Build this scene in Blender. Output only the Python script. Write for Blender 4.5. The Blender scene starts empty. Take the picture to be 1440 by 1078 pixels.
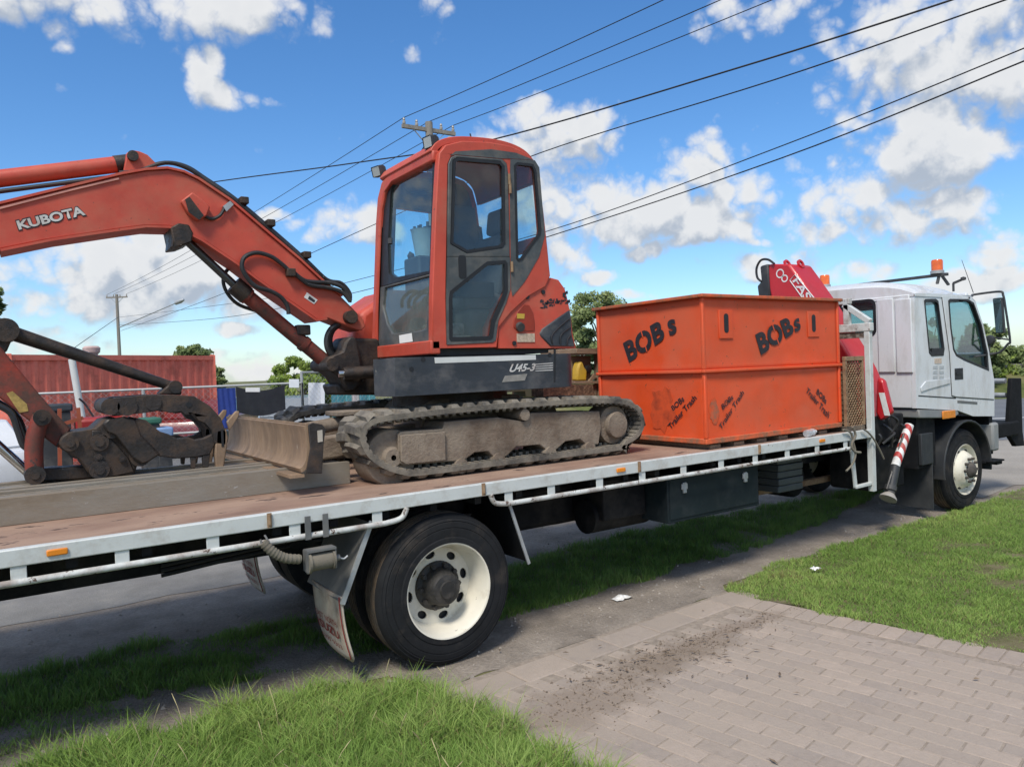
import bpy, bmesh, math, random
import numpy as np
from mathutils import Vector, Matrix
from mathutils.geometry import tessellate_polygon
random.seed(7); RNG = np.random.default_rng(7)
S = bpy.context.scene
COL = S.collection
rad = math.radians

# ------------------------------------------------------------------ camera
F_PX = 1050.0; CX, CY = 720.0, 539.0            # photograph 1440 x 1078
YAW, PITCH, ROLL = rad(34.4), rad(-1.1), rad(2.2)
CFW = Vector((math.sin(YAW)*math.cos(PITCH), math.cos(YAW)*math.cos(PITCH), math.sin(PITCH)))
_r0 = Vector((math.cos(YAW), -math.sin(YAW), 0)); _u0 = _r0.cross(CFW)
CR = _r0*math.cos(ROLL) - _u0*math.sin(ROLL)
CU = _r0*math.sin(ROLL) + _u0*math.cos(ROLL)
CAM = Vector((-2.3717, -4.2524, 1.9351))
cam = bpy.data.cameras.new('camera'); camo = bpy.data.objects.new('camera', cam); COL.objects.link(camo)
cam.sensor_width = 36; cam.sensor_fit = 'HORIZONTAL'; cam.lens = F_PX/1440*36; cam.clip_start = .05; cam.clip_end = 3000
camo.matrix_world = Matrix(((CR.x, CU.x, -CFW.x, CAM.x), (CR.y, CU.y, -CFW.y, CAM.y), (CR.z, CU.z, -CFW.z, CAM.z), (0, 0, 0, 1)))
S.camera = camo
def ray(px, py): return CFW + CR*((px-CX)/F_PX) - CU*((py-CY)/F_PX)
def at(px, py, x=None, y=None, z=None, d=None):
    r = ray(px, py)
    if x is not None: t = (x-CAM.x)/r.x
    elif y is not None: t = (y-CAM.y)/r.y
    elif z is not None: t = (z-CAM.z)/r.z
    else: t = d
    return CAM + r*t
def PX(pts, y): return [(p.x, p.z) for p in (at(a, b, y=y) for a, b in pts)]     # traced outline on a plane y = const -> (x, z)
def PY(pts, x): return [(p.y, p.z) for p in (at(a, b, x=x) for a, b in pts)]     # on a plane x = const -> (y, z)
def Z(ox, oy, s, pts): return [(ox+a/s, oy+b/s) for a, b in pts]

# ------------------------------------------------------------------ sky, sun, exposure
S.view_settings.view_transform = 'Standard'; S.view_settings.look = 'None'
S.view_settings.exposure = 0.42; S.view_settings.gamma = 1.0; S.view_settings.use_curve_mapping = False
SUN_EL, SUN_AZ = rad(53), Vector((-.78, -.62, 0)).normalized()
sun_dir = Vector((SUN_AZ.x*math.cos(SUN_EL), SUN_AZ.y*math.cos(SUN_EL), math.sin(SUN_EL)))
sl = bpy.data.lights.new('sun', 'SUN'); sl.energy = 2.7; sl.angle = rad(14); sl.color = (1, .93, .82)
so = bpy.data.objects.new('sun', sl); COL.objects.link(so); so.rotation_euler = sun_dir.to_track_quat('Z', 'Y').to_euler(); so.location = (0, 0, 30)

def build_world():
    w = bpy.data.worlds.new('World'); S.world = w; w.use_nodes = True
    w.cycles.sampling_method = 'MANUAL'; w.cycles.sample_map_resolution = 512
    nt = w.node_tree; N = nt.nodes; L = nt.links; N.clear()
    out = N.new('ShaderNodeOutputWorld'); bg = N.new('ShaderNodeBackground'); bg.inputs[1].default_value = .115
    L.new(bg.outputs[0], out.inputs[0])
    sky = N.new('ShaderNodeTexSky'); sky.sky_type = 'NISHITA'; sky.sun_disc = False
    sky.sun_elevation = SUN_EL; sky.sun_rotation = math.atan2(sun_dir.x, sun_dir.y)
    sky.air_density = 1.0; sky.dust_density = .5; sky.ozone_density = 2.6; sky.altitude = 0
    hs = N.new('ShaderNodeHueSaturation'); hs.inputs['Saturation'].default_value = 1.17; hs.inputs['Value'].default_value = 1.05; hs.inputs['Hue'].default_value = .5
    tn = N.new('ShaderNodeMix'); tn.data_type = 'RGBA'; tn.blend_type = 'MULTIPLY'; tn.inputs[0].default_value = 1; tn.inputs[7].default_value = (.86, .95, 1.06, 1)
    L.new(sky.outputs[0], tn.inputs[6]); L.new(tn.outputs[2], hs.inputs['Color'])
    # --- density group: direction -> cloud density
    g = bpy.data.node_groups.new('cloud_density', 'ShaderNodeTree')
    g.interface.new_socket('Dir', in_out='INPUT', socket_type='NodeSocketVector')
    g.interface.new_socket('Density', in_out='OUTPUT', socket_type='NodeSocketFloat')
    n, l = g.nodes, g.links
    gi = n.new('NodeGroupInput'); go = n.new('NodeGroupOutput')
    def math_(op, a, b=None, c=None):
        m = n.new('ShaderNodeMath'); m.operation = op
        for i, v in enumerate((a, b, c)):
            if v is None: continue
            if hasattr(v, 'links') or hasattr(v, 'is_linked'): l.new(v, m.inputs[i])
            else: m.inputs[i].default_value = v
        return m.outputs[0]
    nrm = n.new('ShaderNodeVectorMath'); nrm.operation = 'NORMALIZE'; l.new(gi.outputs[0], nrm.inputs[0])
    # warp by noise
    n1 = n.new('ShaderNodeTexNoise'); n1.inputs['Scale'].default_value = 9; n1.inputs['Detail'].default_value = 2; l.new(nrm.outputs[0], n1.inputs['Vector'])
    sb = n.new('ShaderNodeVectorMath'); sb.operation = 'SUBTRACT'; l.new(n1.outputs['Color'], sb.inputs[0]); sb.inputs[1].default_value = (.5, .5, .5)
    sc = n.new('ShaderNodeVectorMath'); sc.operation = 'SCALE'; l.new(sb.outputs[0], sc.inputs[0]); sc.inputs['Scale'].default_value = .045
    wd = n.new('ShaderNodeVectorMath'); wd.operation = 'ADD'; l.new(nrm.outputs[0], wd.inputs[0]); l.new(sc.outputs[0], wd.inputs[1])
    sp = n.new('ShaderNodeSeparateXYZ'); l.new(wd.outputs[0], sp.inputs[0])
    az = math_('ARCTAN2', sp.outputs[0], sp.outputs[1]); el = math_('ARCSINE', sp.outputs[2])
    ae = n.new('ShaderNodeCombineXYZ'); l.new(az, ae.inputs[0]); l.new(el, ae.inputs[1])
    blobs = []
    def B(px, py, rx, ry, k=1.0):
        d = ray(px, py).normalized(); blobs.append((math.atan2(d.x, d.y), math.asin(d.z), rx/1050, ry/1050, k))
    for b in ((70, 0, 190, 38), (330, 12, 100, 34), (420, 8, 40, 20, .6), (285, 110, 22, 40, .75), (325, 140, 44, 17, .8),
              (130, 375, 100, 44), (235, 405, 110, 42), (330, 395, 70, 42), (150, 425, 150, 28), (55, 350, 60, 22, .6), (250, 345, 80, 22, .6),
              (70, 470, 75, 22, .8), (5, 440, 30, 30, .7), (465, 312, 52, 26, .95), (520, 318, 34, 24, .85), (395, 292, 36, 11, .55), (330, 463, 24, 9, .8),
              (735, 205, 66, 56), (820, 205, 66, 50), (790, 280, 120, 60), (880, 290, 110, 52), (965, 245, 56, 52), (1010, 300, 90, 40), (905, 352, 44, 14, .8),
              (1090, 15, 90, 30, .8), (1240, 70, 80, 70), (1330, 110, 110, 90), (1420, 80, 60, 90), (1165, 140, 34, 26, .7), (1310, 205, 120, 34), (1225, 160, 60, 50, .6),
              (1195, 270, 60, 44), (1270, 310, 90, 34), (1180, 325, 80, 26, .9), (1110, 368, 60, 28, .85), (1190, 385, 60, 20, .8), (1410, 350, 50, 24, .8), (1395, 395, 80, 24, .9),
              (800, 365, 46, 34, .9), (850, 388, 40, 14, .8), (900, 415, 34, 10, .7), (370, 515, 120, 22, .8), (200, 505, 120, 12, .7), (1080, 340, 40, 10, .5)):
        B(*b)
    acc = None
    for (a, e, rx, ry, k) in blobs:
        s1 = n.new('ShaderNodeVectorMath'); s1.operation = 'MULTIPLY_ADD'; l.new(ae.outputs[0], s1.inputs[0])
        s1.inputs[1].default_value = (math.cos(e)/rx, 1/ry, 0); s1.inputs[2].default_value = (-a*math.cos(e)/rx, -e/ry, 0)
        s2 = n.new('ShaderNodeVectorMath'); s2.operation = 'DOT_PRODUCT'; l.new(s1.outputs[0], s2.inputs[0]); l.new(s1.outputs[0], s2.inputs[1])
        v = math_('MULTIPLY_ADD', s2.outputs['Value'], -.85, k-.10)
        acc = v if acc is None else math_('MAXIMUM', acc, v)
    # the same broken cumulus goes on round the rest of the sky
    n3 = n.new('ShaderNodeTexNoise'); n3.inputs['Scale'].default_value = 4.2; n3.inputs['Detail'].default_value = 2; st3 = n.new('ShaderNodeVectorMath'); st3.operation = 'MULTIPLY'; l.new(wd.outputs[0], st3.inputs[0]); st3.inputs[1].default_value = (1, 1, 2.0); l.new(st3.outputs[0], n3.inputs['Vector'])
    gen = math_('MULTIPLY_ADD', n3.outputs['Fac'], 6.5, -3.0)
    dt = n.new('ShaderNodeVectorMath'); dt.operation = 'DOT_PRODUCT'; l.new(nrm.outputs[0], dt.inputs[0]); dt.inputs[1].default_value = CFW
    mk = n.new('ShaderNodeMapRange'); l.new(dt.outputs['Value'], mk.inputs[0]); mk.inputs[1].default_value = .74; mk.inputs[2].default_value = .66; mk.inputs[3].default_value = -3; mk.inputs[4].default_value = 0
    gen = math_('MINIMUM', math_('ADD', gen, mk.outputs[0]), .9)
    acc = math_('MAXIMUM', math_('MAXIMUM', acc, gen), -1.0)
    tot = None
    for sc_, amp, det in ((8.5, 1.8, 0), (19, 1.25, 0), (43, .85, 0), (95, .5, 2)):       # rounded billows of falling size
        t_ = n.new('ShaderNodeTexNoise'); t_.inputs['Scale'].default_value = sc_; t_.inputs['Detail'].default_value = det; l.new(wd.outputs[0] if sc_ < 40 else nrm.outputs[0], t_.inputs['Vector'])
        v = math_('MULTIPLY_ADD', math_('ABSOLUTE', math_('MULTIPLY_ADD', t_.outputs['Fac'], 2, -1)), amp, -.19*amp)
        tot = v if tot is None else math_('ADD', tot, v)
    d = math_('ADD', acc, tot)
    l.new(d, go.inputs[0])
    # --- use it
    tc = N.new('ShaderNodeTexCoord')
    def dens(off):
        a = N.new('ShaderNodeVectorMath'); a.operation = 'ADD'; L.new(tc.outputs['Generated'], a.inputs[0]); a.inputs[1].default_value = off
        gg = N.new('ShaderNodeGroup'); gg.node_tree = g; L.new(a.outputs[0], gg.inputs[0]); return gg.outputs[0]
    def M(op, a, b=None, c=None):
        m = N.new('ShaderNodeMath'); m.operation = op
        for i, v in enumerate((a, b, c)):
            if v is None: continue
            if isinstance(v, (int, float)): m.inputs[i].default_value = v
            else: L.new(v, m.inputs[i])
        return m.outputs[0]
    def MR(v, a, b, c=0, d=1):
        m = N.new('ShaderNodeMapRange'); m.interpolation_type = 'SMOOTHSTEP'; L.new(v, m.inputs[0])
        for i, q in enumerate((a, b, c, d)): m.inputs[i+1].default_value = q
        return m.outputs[0]
    d0 = dens((0, 0, 0)); d1 = dens((sun_dir.x*.018, sun_dir.y*.018, .03))
    alpha = MR(d0, -.12, .95)
    diff = M('SUBTRACT', d0, d1)
    lit = MR(diff, -.75, .55)
    thick = MR(d0, .3, 1.6)
    lit2 = M('SUBTRACT', M('MULTIPLY_ADD', lit, .95, .08), M('MULTIPLY', thick, .14)); 
    ramp = N.new('ShaderNodeMix'); ramp.data_type = 'RGBA'; L.new(lit2, ramp.inputs[0]); ramp.clamp_factor = True
    ramp.inputs[6].default_value = (2.9, 3.3, 3.9, 1); ramp.inputs[7].default_value = (5.5, 5.55, 5.6, 1)
    mx = N.new('ShaderNodeMix'); mx.data_type = 'RGBA'; L.new(M('MULTIPLY', alpha, .97), mx.inputs[0]); L.new(hs.outputs[0], mx.inputs[6]); L.new(ramp.outputs[2], mx.inputs[7])
    L.new(mx.outputs[2], bg.inputs[0])
build_world()

# ------------------------------------------------------------------ materials
MATS = {}
def pm(name, col, rough=.55, metal=0., var=.12, scale=5., dirt=None, dirt_amt=.35, dirt_scale=2.5, chip=None, chip_amt=.0, chip_scale=30., bump=0., bump_scale=60., spec=.5, coat=0., stretch=(1, 1, 1), world=False, stain=None):
    if name in MATS: return MATS[name]
    m = bpy.data.materials.new(name); m.use_nodes = True; nt = m.node_tree; N, L = nt.nodes, nt.links
    b = N['Principled BSDF']; b.inputs['Roughness'].default_value = rough; b.inputs['Metallic'].default_value = metal
    b.inputs['Specular IOR Level'].default_value = spec; b.inputs['Coat Weight'].default_value = coat
    tc = N.new('ShaderNodeTexCoord'); mp = N.new('ShaderNodeMapping'); mp.inputs['Scale'].default_value = stretch; gp = N.new('ShaderNodeNewGeometry'); L.new(gp.outputs['Position'] if world else tc.outputs['Object'], mp.inputs[0])
    def noise(sc, det=6, ro=.6):
        t = N.new('ShaderNodeTexNoise'); t.inputs['Scale'].default_value = sc; t.inputs['Detail'].default_value = det; t.inputs['Roughness'].default_value = ro
        L.new(mp.outputs[0], t.inputs['Vector']); return t.outputs['Fac']
    def mr(v, a, b_, c, d):
        r = N.new('ShaderNodeMapRange'); L.new(v, r.inputs[0])
        for i, q in enumerate((a, b_, c, d)): r.inputs[i+1].default_value = q
        return r.outputs[0]
    def mix(f, A, B):
        x = N.new('ShaderNodeMix'); x.data_type = 'RGBA'
        L.new(f, x.inputs[0])
        for i, q in ((6, A), (7, B)):
            if isinstance(q, tuple): x.inputs[i].default_value = (*q, 1)
            else: L.new(q, x.inputs[i])
        return x.outputs[2]
    lo = tuple(c*(1-var) for c in col); hi = tuple(min(1, c*(1+var)) for c in col)
    c = mix(mr(noise(scale), .3, .7, 0, 1), lo, hi)
    rg = mr(noise(scale*2.3), .3, .7, max(.02, rough-.1), min(1, rough+.12))
    if dirt:
        f = mr(noise(dirt_scale, 9, .68), .62-dirt_amt*.5, .78-dirt_amt*.35, 0, min(1, .35+dirt_amt))
        c = mix(f, c, dirt)
        rr = N.new('ShaderNodeMix'); L.new(f, rr.inputs[0]); L.new(rg, rr.inputs[2]); rr.inputs[3].default_value = .9; rg = rr.outputs[0]
    if chip:
        f = mr(noise(chip_scale, 4, .7), .72-chip_amt, .75-chip_amt, 0, 1); c = mix(f, c, chip)
    if stain:                                                            # a spill with a shape of its own, set in the place: (x, y, rx, ry, colour)
        for (sx, sy, rx, ry, sc_) in stain:
            v = N.new('ShaderNodeVectorMath'); v.operation = 'MULTIPLY_ADD'; L.new(gp.outputs['Position'], v.inputs[0]); v.inputs[1].default_value = (1/rx, 1/ry, 0); v.inputs[2].default_value = (-sx/rx, -sy/ry, 0)
            ln = N.new('ShaderNodeVectorMath'); ln.operation = 'LENGTH'; L.new(v.outputs[0], ln.inputs[0])
            ad = N.new('ShaderNodeMath'); ad.operation = 'MULTIPLY_ADD'; L.new(noise(4.5, 9, .7), ad.inputs[0]); ad.inputs[1].default_value = 2.6; L.new(ln.outputs['Value'], ad.inputs[2])
            c = mix(mr(ad.outputs[0], 1.85, 2.6, .85, 0), c, sc_)
    L.new(c, b.inputs['Base Color']); L.new(rg, b.inputs['Roughness'])
    if bump:
        bp = N.new('ShaderNodeBump'); bp.inputs['Strength'].default_value = bump; bp.inputs['Distance'].default_value = .02; L.new(noise(bump_scale, 8, .65), bp.inputs['Height']); L.new(bp.outputs[0], b.inputs['Normal'])
    MATS[name] = m; return m
def glass(name, col=(.75, .85, .85), tint=.25, rough=.03, haze=(.4, .42, .42), haze_amt=.0):
    m = bpy.data.materials.new(name); m.use_nodes = True; nt = m.node_tree; N, L = nt.nodes, nt.links; N.clear()
    out = N.new('ShaderNodeOutputMaterial'); tr = N.new('ShaderNodeBsdfTransparent'); tr.inputs[0].default_value = (*col, 1)
    gl = N.new('ShaderNodeBsdfGlossy'); gl.inputs['Roughness'].default_value = rough; gl.inputs[0].default_value = (.9, .95, 1, 1)
    fr = N.new('ShaderNodeFresnel'); fr.inputs[0].default_value = 1.5
    ad = N.new('ShaderNodeMath'); ad.operation = 'MULTIPLY_ADD'; ad.inputs[1].default_value = 1.2; ad.inputs[2].default_value = tint; ad.use_clamp = True; gm = N.new('ShaderNodeNewGeometry'); iv = N.new('ShaderNodeMath'); iv.operation = 'SUBTRACT'; iv.inputs[0].default_value = 1; L.new(gm.outputs['Backfacing'], iv.inputs[1]); fm_ = N.new('ShaderNodeMath'); fm_.operation = 'MULTIPLY'; L.new(fr.outputs[0], fm_.inputs[0]); L.new(iv.outputs[0], fm_.inputs[1]); L.new(fm_.outputs[0], ad.inputs[0])
    mx = N.new('ShaderNodeMixShader'); L.new(ad.outputs[0], mx.inputs[0]); L.new(tr.outputs[0], mx.inputs[1]); L.new(gl.outputs[0], mx.inputs[2])
    df = N.new('ShaderNodeBsdfDiffuse'); df.inputs[0].default_value = (*haze, 1)
    tc = N.new('ShaderNodeTexCoord'); t = N.new('ShaderNodeTexNoise'); t.inputs['Scale'].default_value = 4; t.inputs['Detail'].default_value = 7; L.new(tc.outputs['Object'], t.inputs[0])
    mr = N.new('ShaderNodeMapRange'); L.new(t.outputs['Fac'], mr.inputs[0]); mr.inputs[1].default_value = .25; mr.inputs[2].default_value = .75; mr.inputs[3].default_value = haze_amt*.5; mr.inputs[4].default_value = haze_amt*1.4
    m2 = N.new('ShaderNodeMixShader'); L.new(mr.outputs[0], m2.inputs[0]); L.new(mx.outputs[0], m2.inputs[1]); L.new(df.outputs[0], m2.inputs[2])
    L.new(m2.outputs[0], out.inputs[0]); return m
DUST = (.30, .235, .165); RUST = (.17, .075, .035); MUD = (.22, .185, .14)
m_orange = pm('kubota_paint', (.50, .068, .038), .5, var=.18, scale=3, dirt=(.42, .14, .09), dirt_amt=.26, chip=(.10, .055, .04), chip_amt=.06, bump=.05, bump_scale=18)
m_orange_rust = pm('worn_red_paint', (.24, .030, .016), .6, var=.3, scale=4, dirt=(.07, .045, .035), dirt_amt=.55, dirt_scale=5, chip=(.05, .035, .03), chip_amt=.12, bump=.15, bump_scale=40)
m_bin = pm('bin_paint', (.72, .082, .017), .5, var=.10, scale=2.2, dirt=(.58, .12, .055), dirt_amt=.36, dirt_scale=1.4, chip=(.15, .075, .04), chip_amt=.055, chip_scale=15, bump=.12, bump_scale=4)
m_bin_edge = pm('bin_rubbed_edge', (.66, .11, .03), .6, var=.2, scale=8, dirt=(.20, .12, .07), dirt_amt=.5, dirt_scale=7, bump=.1)
m_red = pm('crane_red', (.48, .016, .024), .38, var=.1, scale=2, dirt=(.3, .05, .05), dirt_amt=.15, coat=.15)
m_black = pm('dark_plastic', (.035, .038, .042), .5, var=.3, scale=5, dirt=(.12, .11, .10), dirt_amt=.25, bump=.08)
m_skirt = pm('scuffed_skirt', (.030, .036, .046), .42, var=.3, scale=3, dirt=(.13, .13, .13), dirt_amt=.30, dirt_scale=4, chip=(.30, .30, .30), chip_amt=.005, chip_scale=14, bump=.08, stretch=(1, 1, 1.5))
m_steel = pm('greasy_steel', (.032, .028, .026), .42, metal=.35, var=.35, scale=8, dirt=(.085, .055, .038), dirt_amt=.4, dirt_scale=7, bump=.25, bump_scale=50)
m_cast = pm('cast_steel', (.032, .027, .025), .55, metal=.2, var=.3, scale=9, dirt=(.11, .068, .042), dirt_amt=.34, dirt_scale=8, bump=.3, bump_scale=45)
m_chrome = pm('chrome_rod', (.5, .5, .5), .18, metal=1, var=.1, dirt=(.12, .1, .09), dirt_amt=.2)
m_hose = pm('rubber_hose', (.022, .023, .025), .45, var=.2, dirt=(.09, .08, .07), dirt_amt=.2)
m_greyframe = pm('door_grey', (.060, .070, .074), .5, var=.3, scale=6, dirt=(.16, .15, .135), dirt_amt=.35, dirt_scale=5, bump=.1)
m_seal = pm('rubber_seal', (.012, .013, .016), .5, var=.2)
m_track = pm('dusty_rubber', (.06, .056, .05), .85, var=.35, scale=9, dirt=(.25, .22, .175), dirt_amt=.52, dirt_scale=5, world=True, bump=.25, bump_scale=50)
m_tframe = pm('muddy_frame', (.15, .11, .08), .9, var=.3, scale=7, dirt=(.29, .24, .185), dirt_amt=.45, dirt_scale=3.2, chip=(.10, .07, .05), chip_amt=.04, bump=.5, bump_scale=40)
m_blade = pm('bare_blade_steel', (.30, .205, .13), .6, metal=.15, var=.25, scale=6, dirt=(.17, .12, .085), dirt_amt=.42, dirt_scale=5, chip=(.36, .31, .25), chip_amt=.05, chip_scale=9, bump=.2, stretch=(1, 1, .4))
m_tyre = pm('tyre_rubber', (.014, .015, .017), .85, spec=.25, var=.25, scale=7, dirt=(.07, .058, .047), dirt_amt=.22, dirt_scale=5, bump=.15)
m_tread = pm('tyre_tread', (.05, .047, .042), .9, var=.25, scale=9, dirt=(.15, .105, .065), dirt_amt=.5, dirt_scale=6, bump=.3)
m_rim = pm('rim_paint', (.72, .68, .57), .45, var=.08, scale=5, dirt=(.38, .31, .21), dirt_amt=.20, dirt_scale=6, chip=(.12, .08, .05), chip_amt=.02, coat=.1)
m_hub = pm('hub_grease', (.022, .021, .02), .6, var=.3, dirt=(.14, .12, .1), dirt_amt=.4, bump=.3)
m_white = pm('deck_white_paint', (.57, .60, .585), .45, var=.06, scale=4, dirt=(.33, .29, .24), dirt_amt=.26, dirt_scale=6, chip=(.15, .085, .055), chip_amt=.045, chip_scale=9, bump=.06)
m_white_worn = pm('worn_white_tube', (.60, .62, .60), .5, var=.1, scale=5, dirt=(.20, .14, .11), dirt_amt=.40, dirt_scale=6, chip=(.10, .065, .05), chip_amt=.12, chip_scale=18, bump=.15)
m_cabwhite = pm('cab_white_paint', (.66, .69, .71), .30, var=.04, scale=1.5, dirt=(.44, .43, .40), dirt_amt=.28, dirt_scale=3, stretch=(1.5, 1.5, .6), coat=.35)
m_deck = pm('rusty_deck_plate', (.25, .155, .112), .75, metal=.1, var=.25, scale=5, dirt=(.38, .26, .19), dirt_amt=.5, dirt_scale=4, chip=(.085, .055, .045), chip_amt=.10, chip_scale=8, bump=.2, stretch=(.35, 1, 1))
m_alu = pm('aluminium_ramp', (.31, .285, .24), .5, metal=.45, var=.12, scale=4, dirt=(.24, .19, .135), dirt_amt=.5, dirt_scale=3, chip=(.5, .5, .48), chip_amt=.04, bump=.12, stretch=(.4, 1, 1))
m_chassis = pm('chassis_black', (.008, .009, .011), .75, spec=.2, var=.3, dirt=(.05, .045, .04), dirt_amt=.3)
m_toolbox = pm('toolbox_green_black', (.010, .018, .021), .65, spec=.25, var=.15, scale=2, dirt=(.05, .055, .055), dirt_amt=.25)
m_galv = pm('galvanised', (.42, .44, .45), .5, metal=.5, var=.15, scale=8, dirt=(.3, .29, .27), dirt_amt=.25)
m_guard = pm('guard_plate', (.15, .155, .155), .55, metal=.2, var=.2, dirt=(.22, .2, .17), dirt_amt=.3, dirt_scale=5)
m_flap = pm('mud_flap', (.56, .49, .40), .85, var=.15, scale=6, dirt=(.24, .15, .105), dirt_amt=.4, dirt_scale=6)
m_flaptext = pm('flap_red_print', (.22, .03, .025), .8, var=.2)
m_amber = pm('amber_lens', (.75, .24, .02), .25, var=.1, coat=.4)
m_redlens = pm('red_lens', (.35, .01, .012), .25, var=.1, coat=.4)
m_beacon = pm('beacon_lens', (.72, .13, .015), .2, var=.25, scale=14, coat=.5)
m_rustmesh = pm('rusty_mesh', (.20, .115, .065), .85, var=.35, scale=14, dirt=(.32, .22, .13), dirt_amt=.5, dirt_scale=12, bump=.3)
m_wood = pm('old_timber', (.26, .18, .12), .85, var=.2, scale=9, dirt=(.15, .105, .08), dirt_amt=.4, dirt_scale=6, bump=.25, stretch=(.2, 1, 1))
m_bark = pm('packed_bark_chunks', (.27, .15, .09), .95, var=.5, scale=22, dirt=(.08, .045, .03), dirt_amt=.5, dirt_scale=16, bump=.9, bump_scale=26)
m_yellow = pm('yellow_plastic', (.62, .40, .03), .5, var=.1, dirt=(.3, .2, .08), dirt_amt=.3)
m_strap = pm('webbing_strap', (.22, .20, .155), .9, var=.2, scale=20, dirt=(.12, .1, .08), dirt_amt=.4, bump=.3, bump_scale=120)
m_whiteprint = pm('white_print', (.72, .73, .72), .5, var=.08, dirt=(.4, .36, .33), dirt_amt=.25, dirt_scale=9)
m_silverprint = pm('silver_print', (.58, .58, .56), .5, var=.1, dirt=(.35, .25, .2), dirt_amt=.3, dirt_scale=9)
m_blackprint = pm('stencil_black', (.022, .020, .026), .6, var=.3, dirt=(.20, .045, .02), dirt_amt=.10, dirt_scale=14)
m_glass = glass('cab_glass', (.84, .95, .97), .01, .02, (.35, .45, .45), .04)
m_glass_dirty = glass('dirty_glass', (.74, .82, .82), .01, .05, (.26, .29, .28), .30)
m_glass_dark = glass('door_glass', (.82, .88, .90), .01, .02, (.20, .22, .22), .05)
m_glass_truck = glass('truck_glass', (.68, .80, .82), .05, .02, (.3, .4, .4), .03)
m_interior = pm('cab_interior', (.035, .037, .04), .7, var=.2)
m_seatm = pm('seat_cloth', (.10, .105, .11), .85, var=.2, dirt=(.16, .15, .14), dirt_amt=.3)
m_light = pm('lamp_lens', (.36, .39, .39), .2, var=.1, coat=.4)
m_mirror = pm('mirror_glass', (.16, .24, .25), .12, metal=.85, var=.05)

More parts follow.
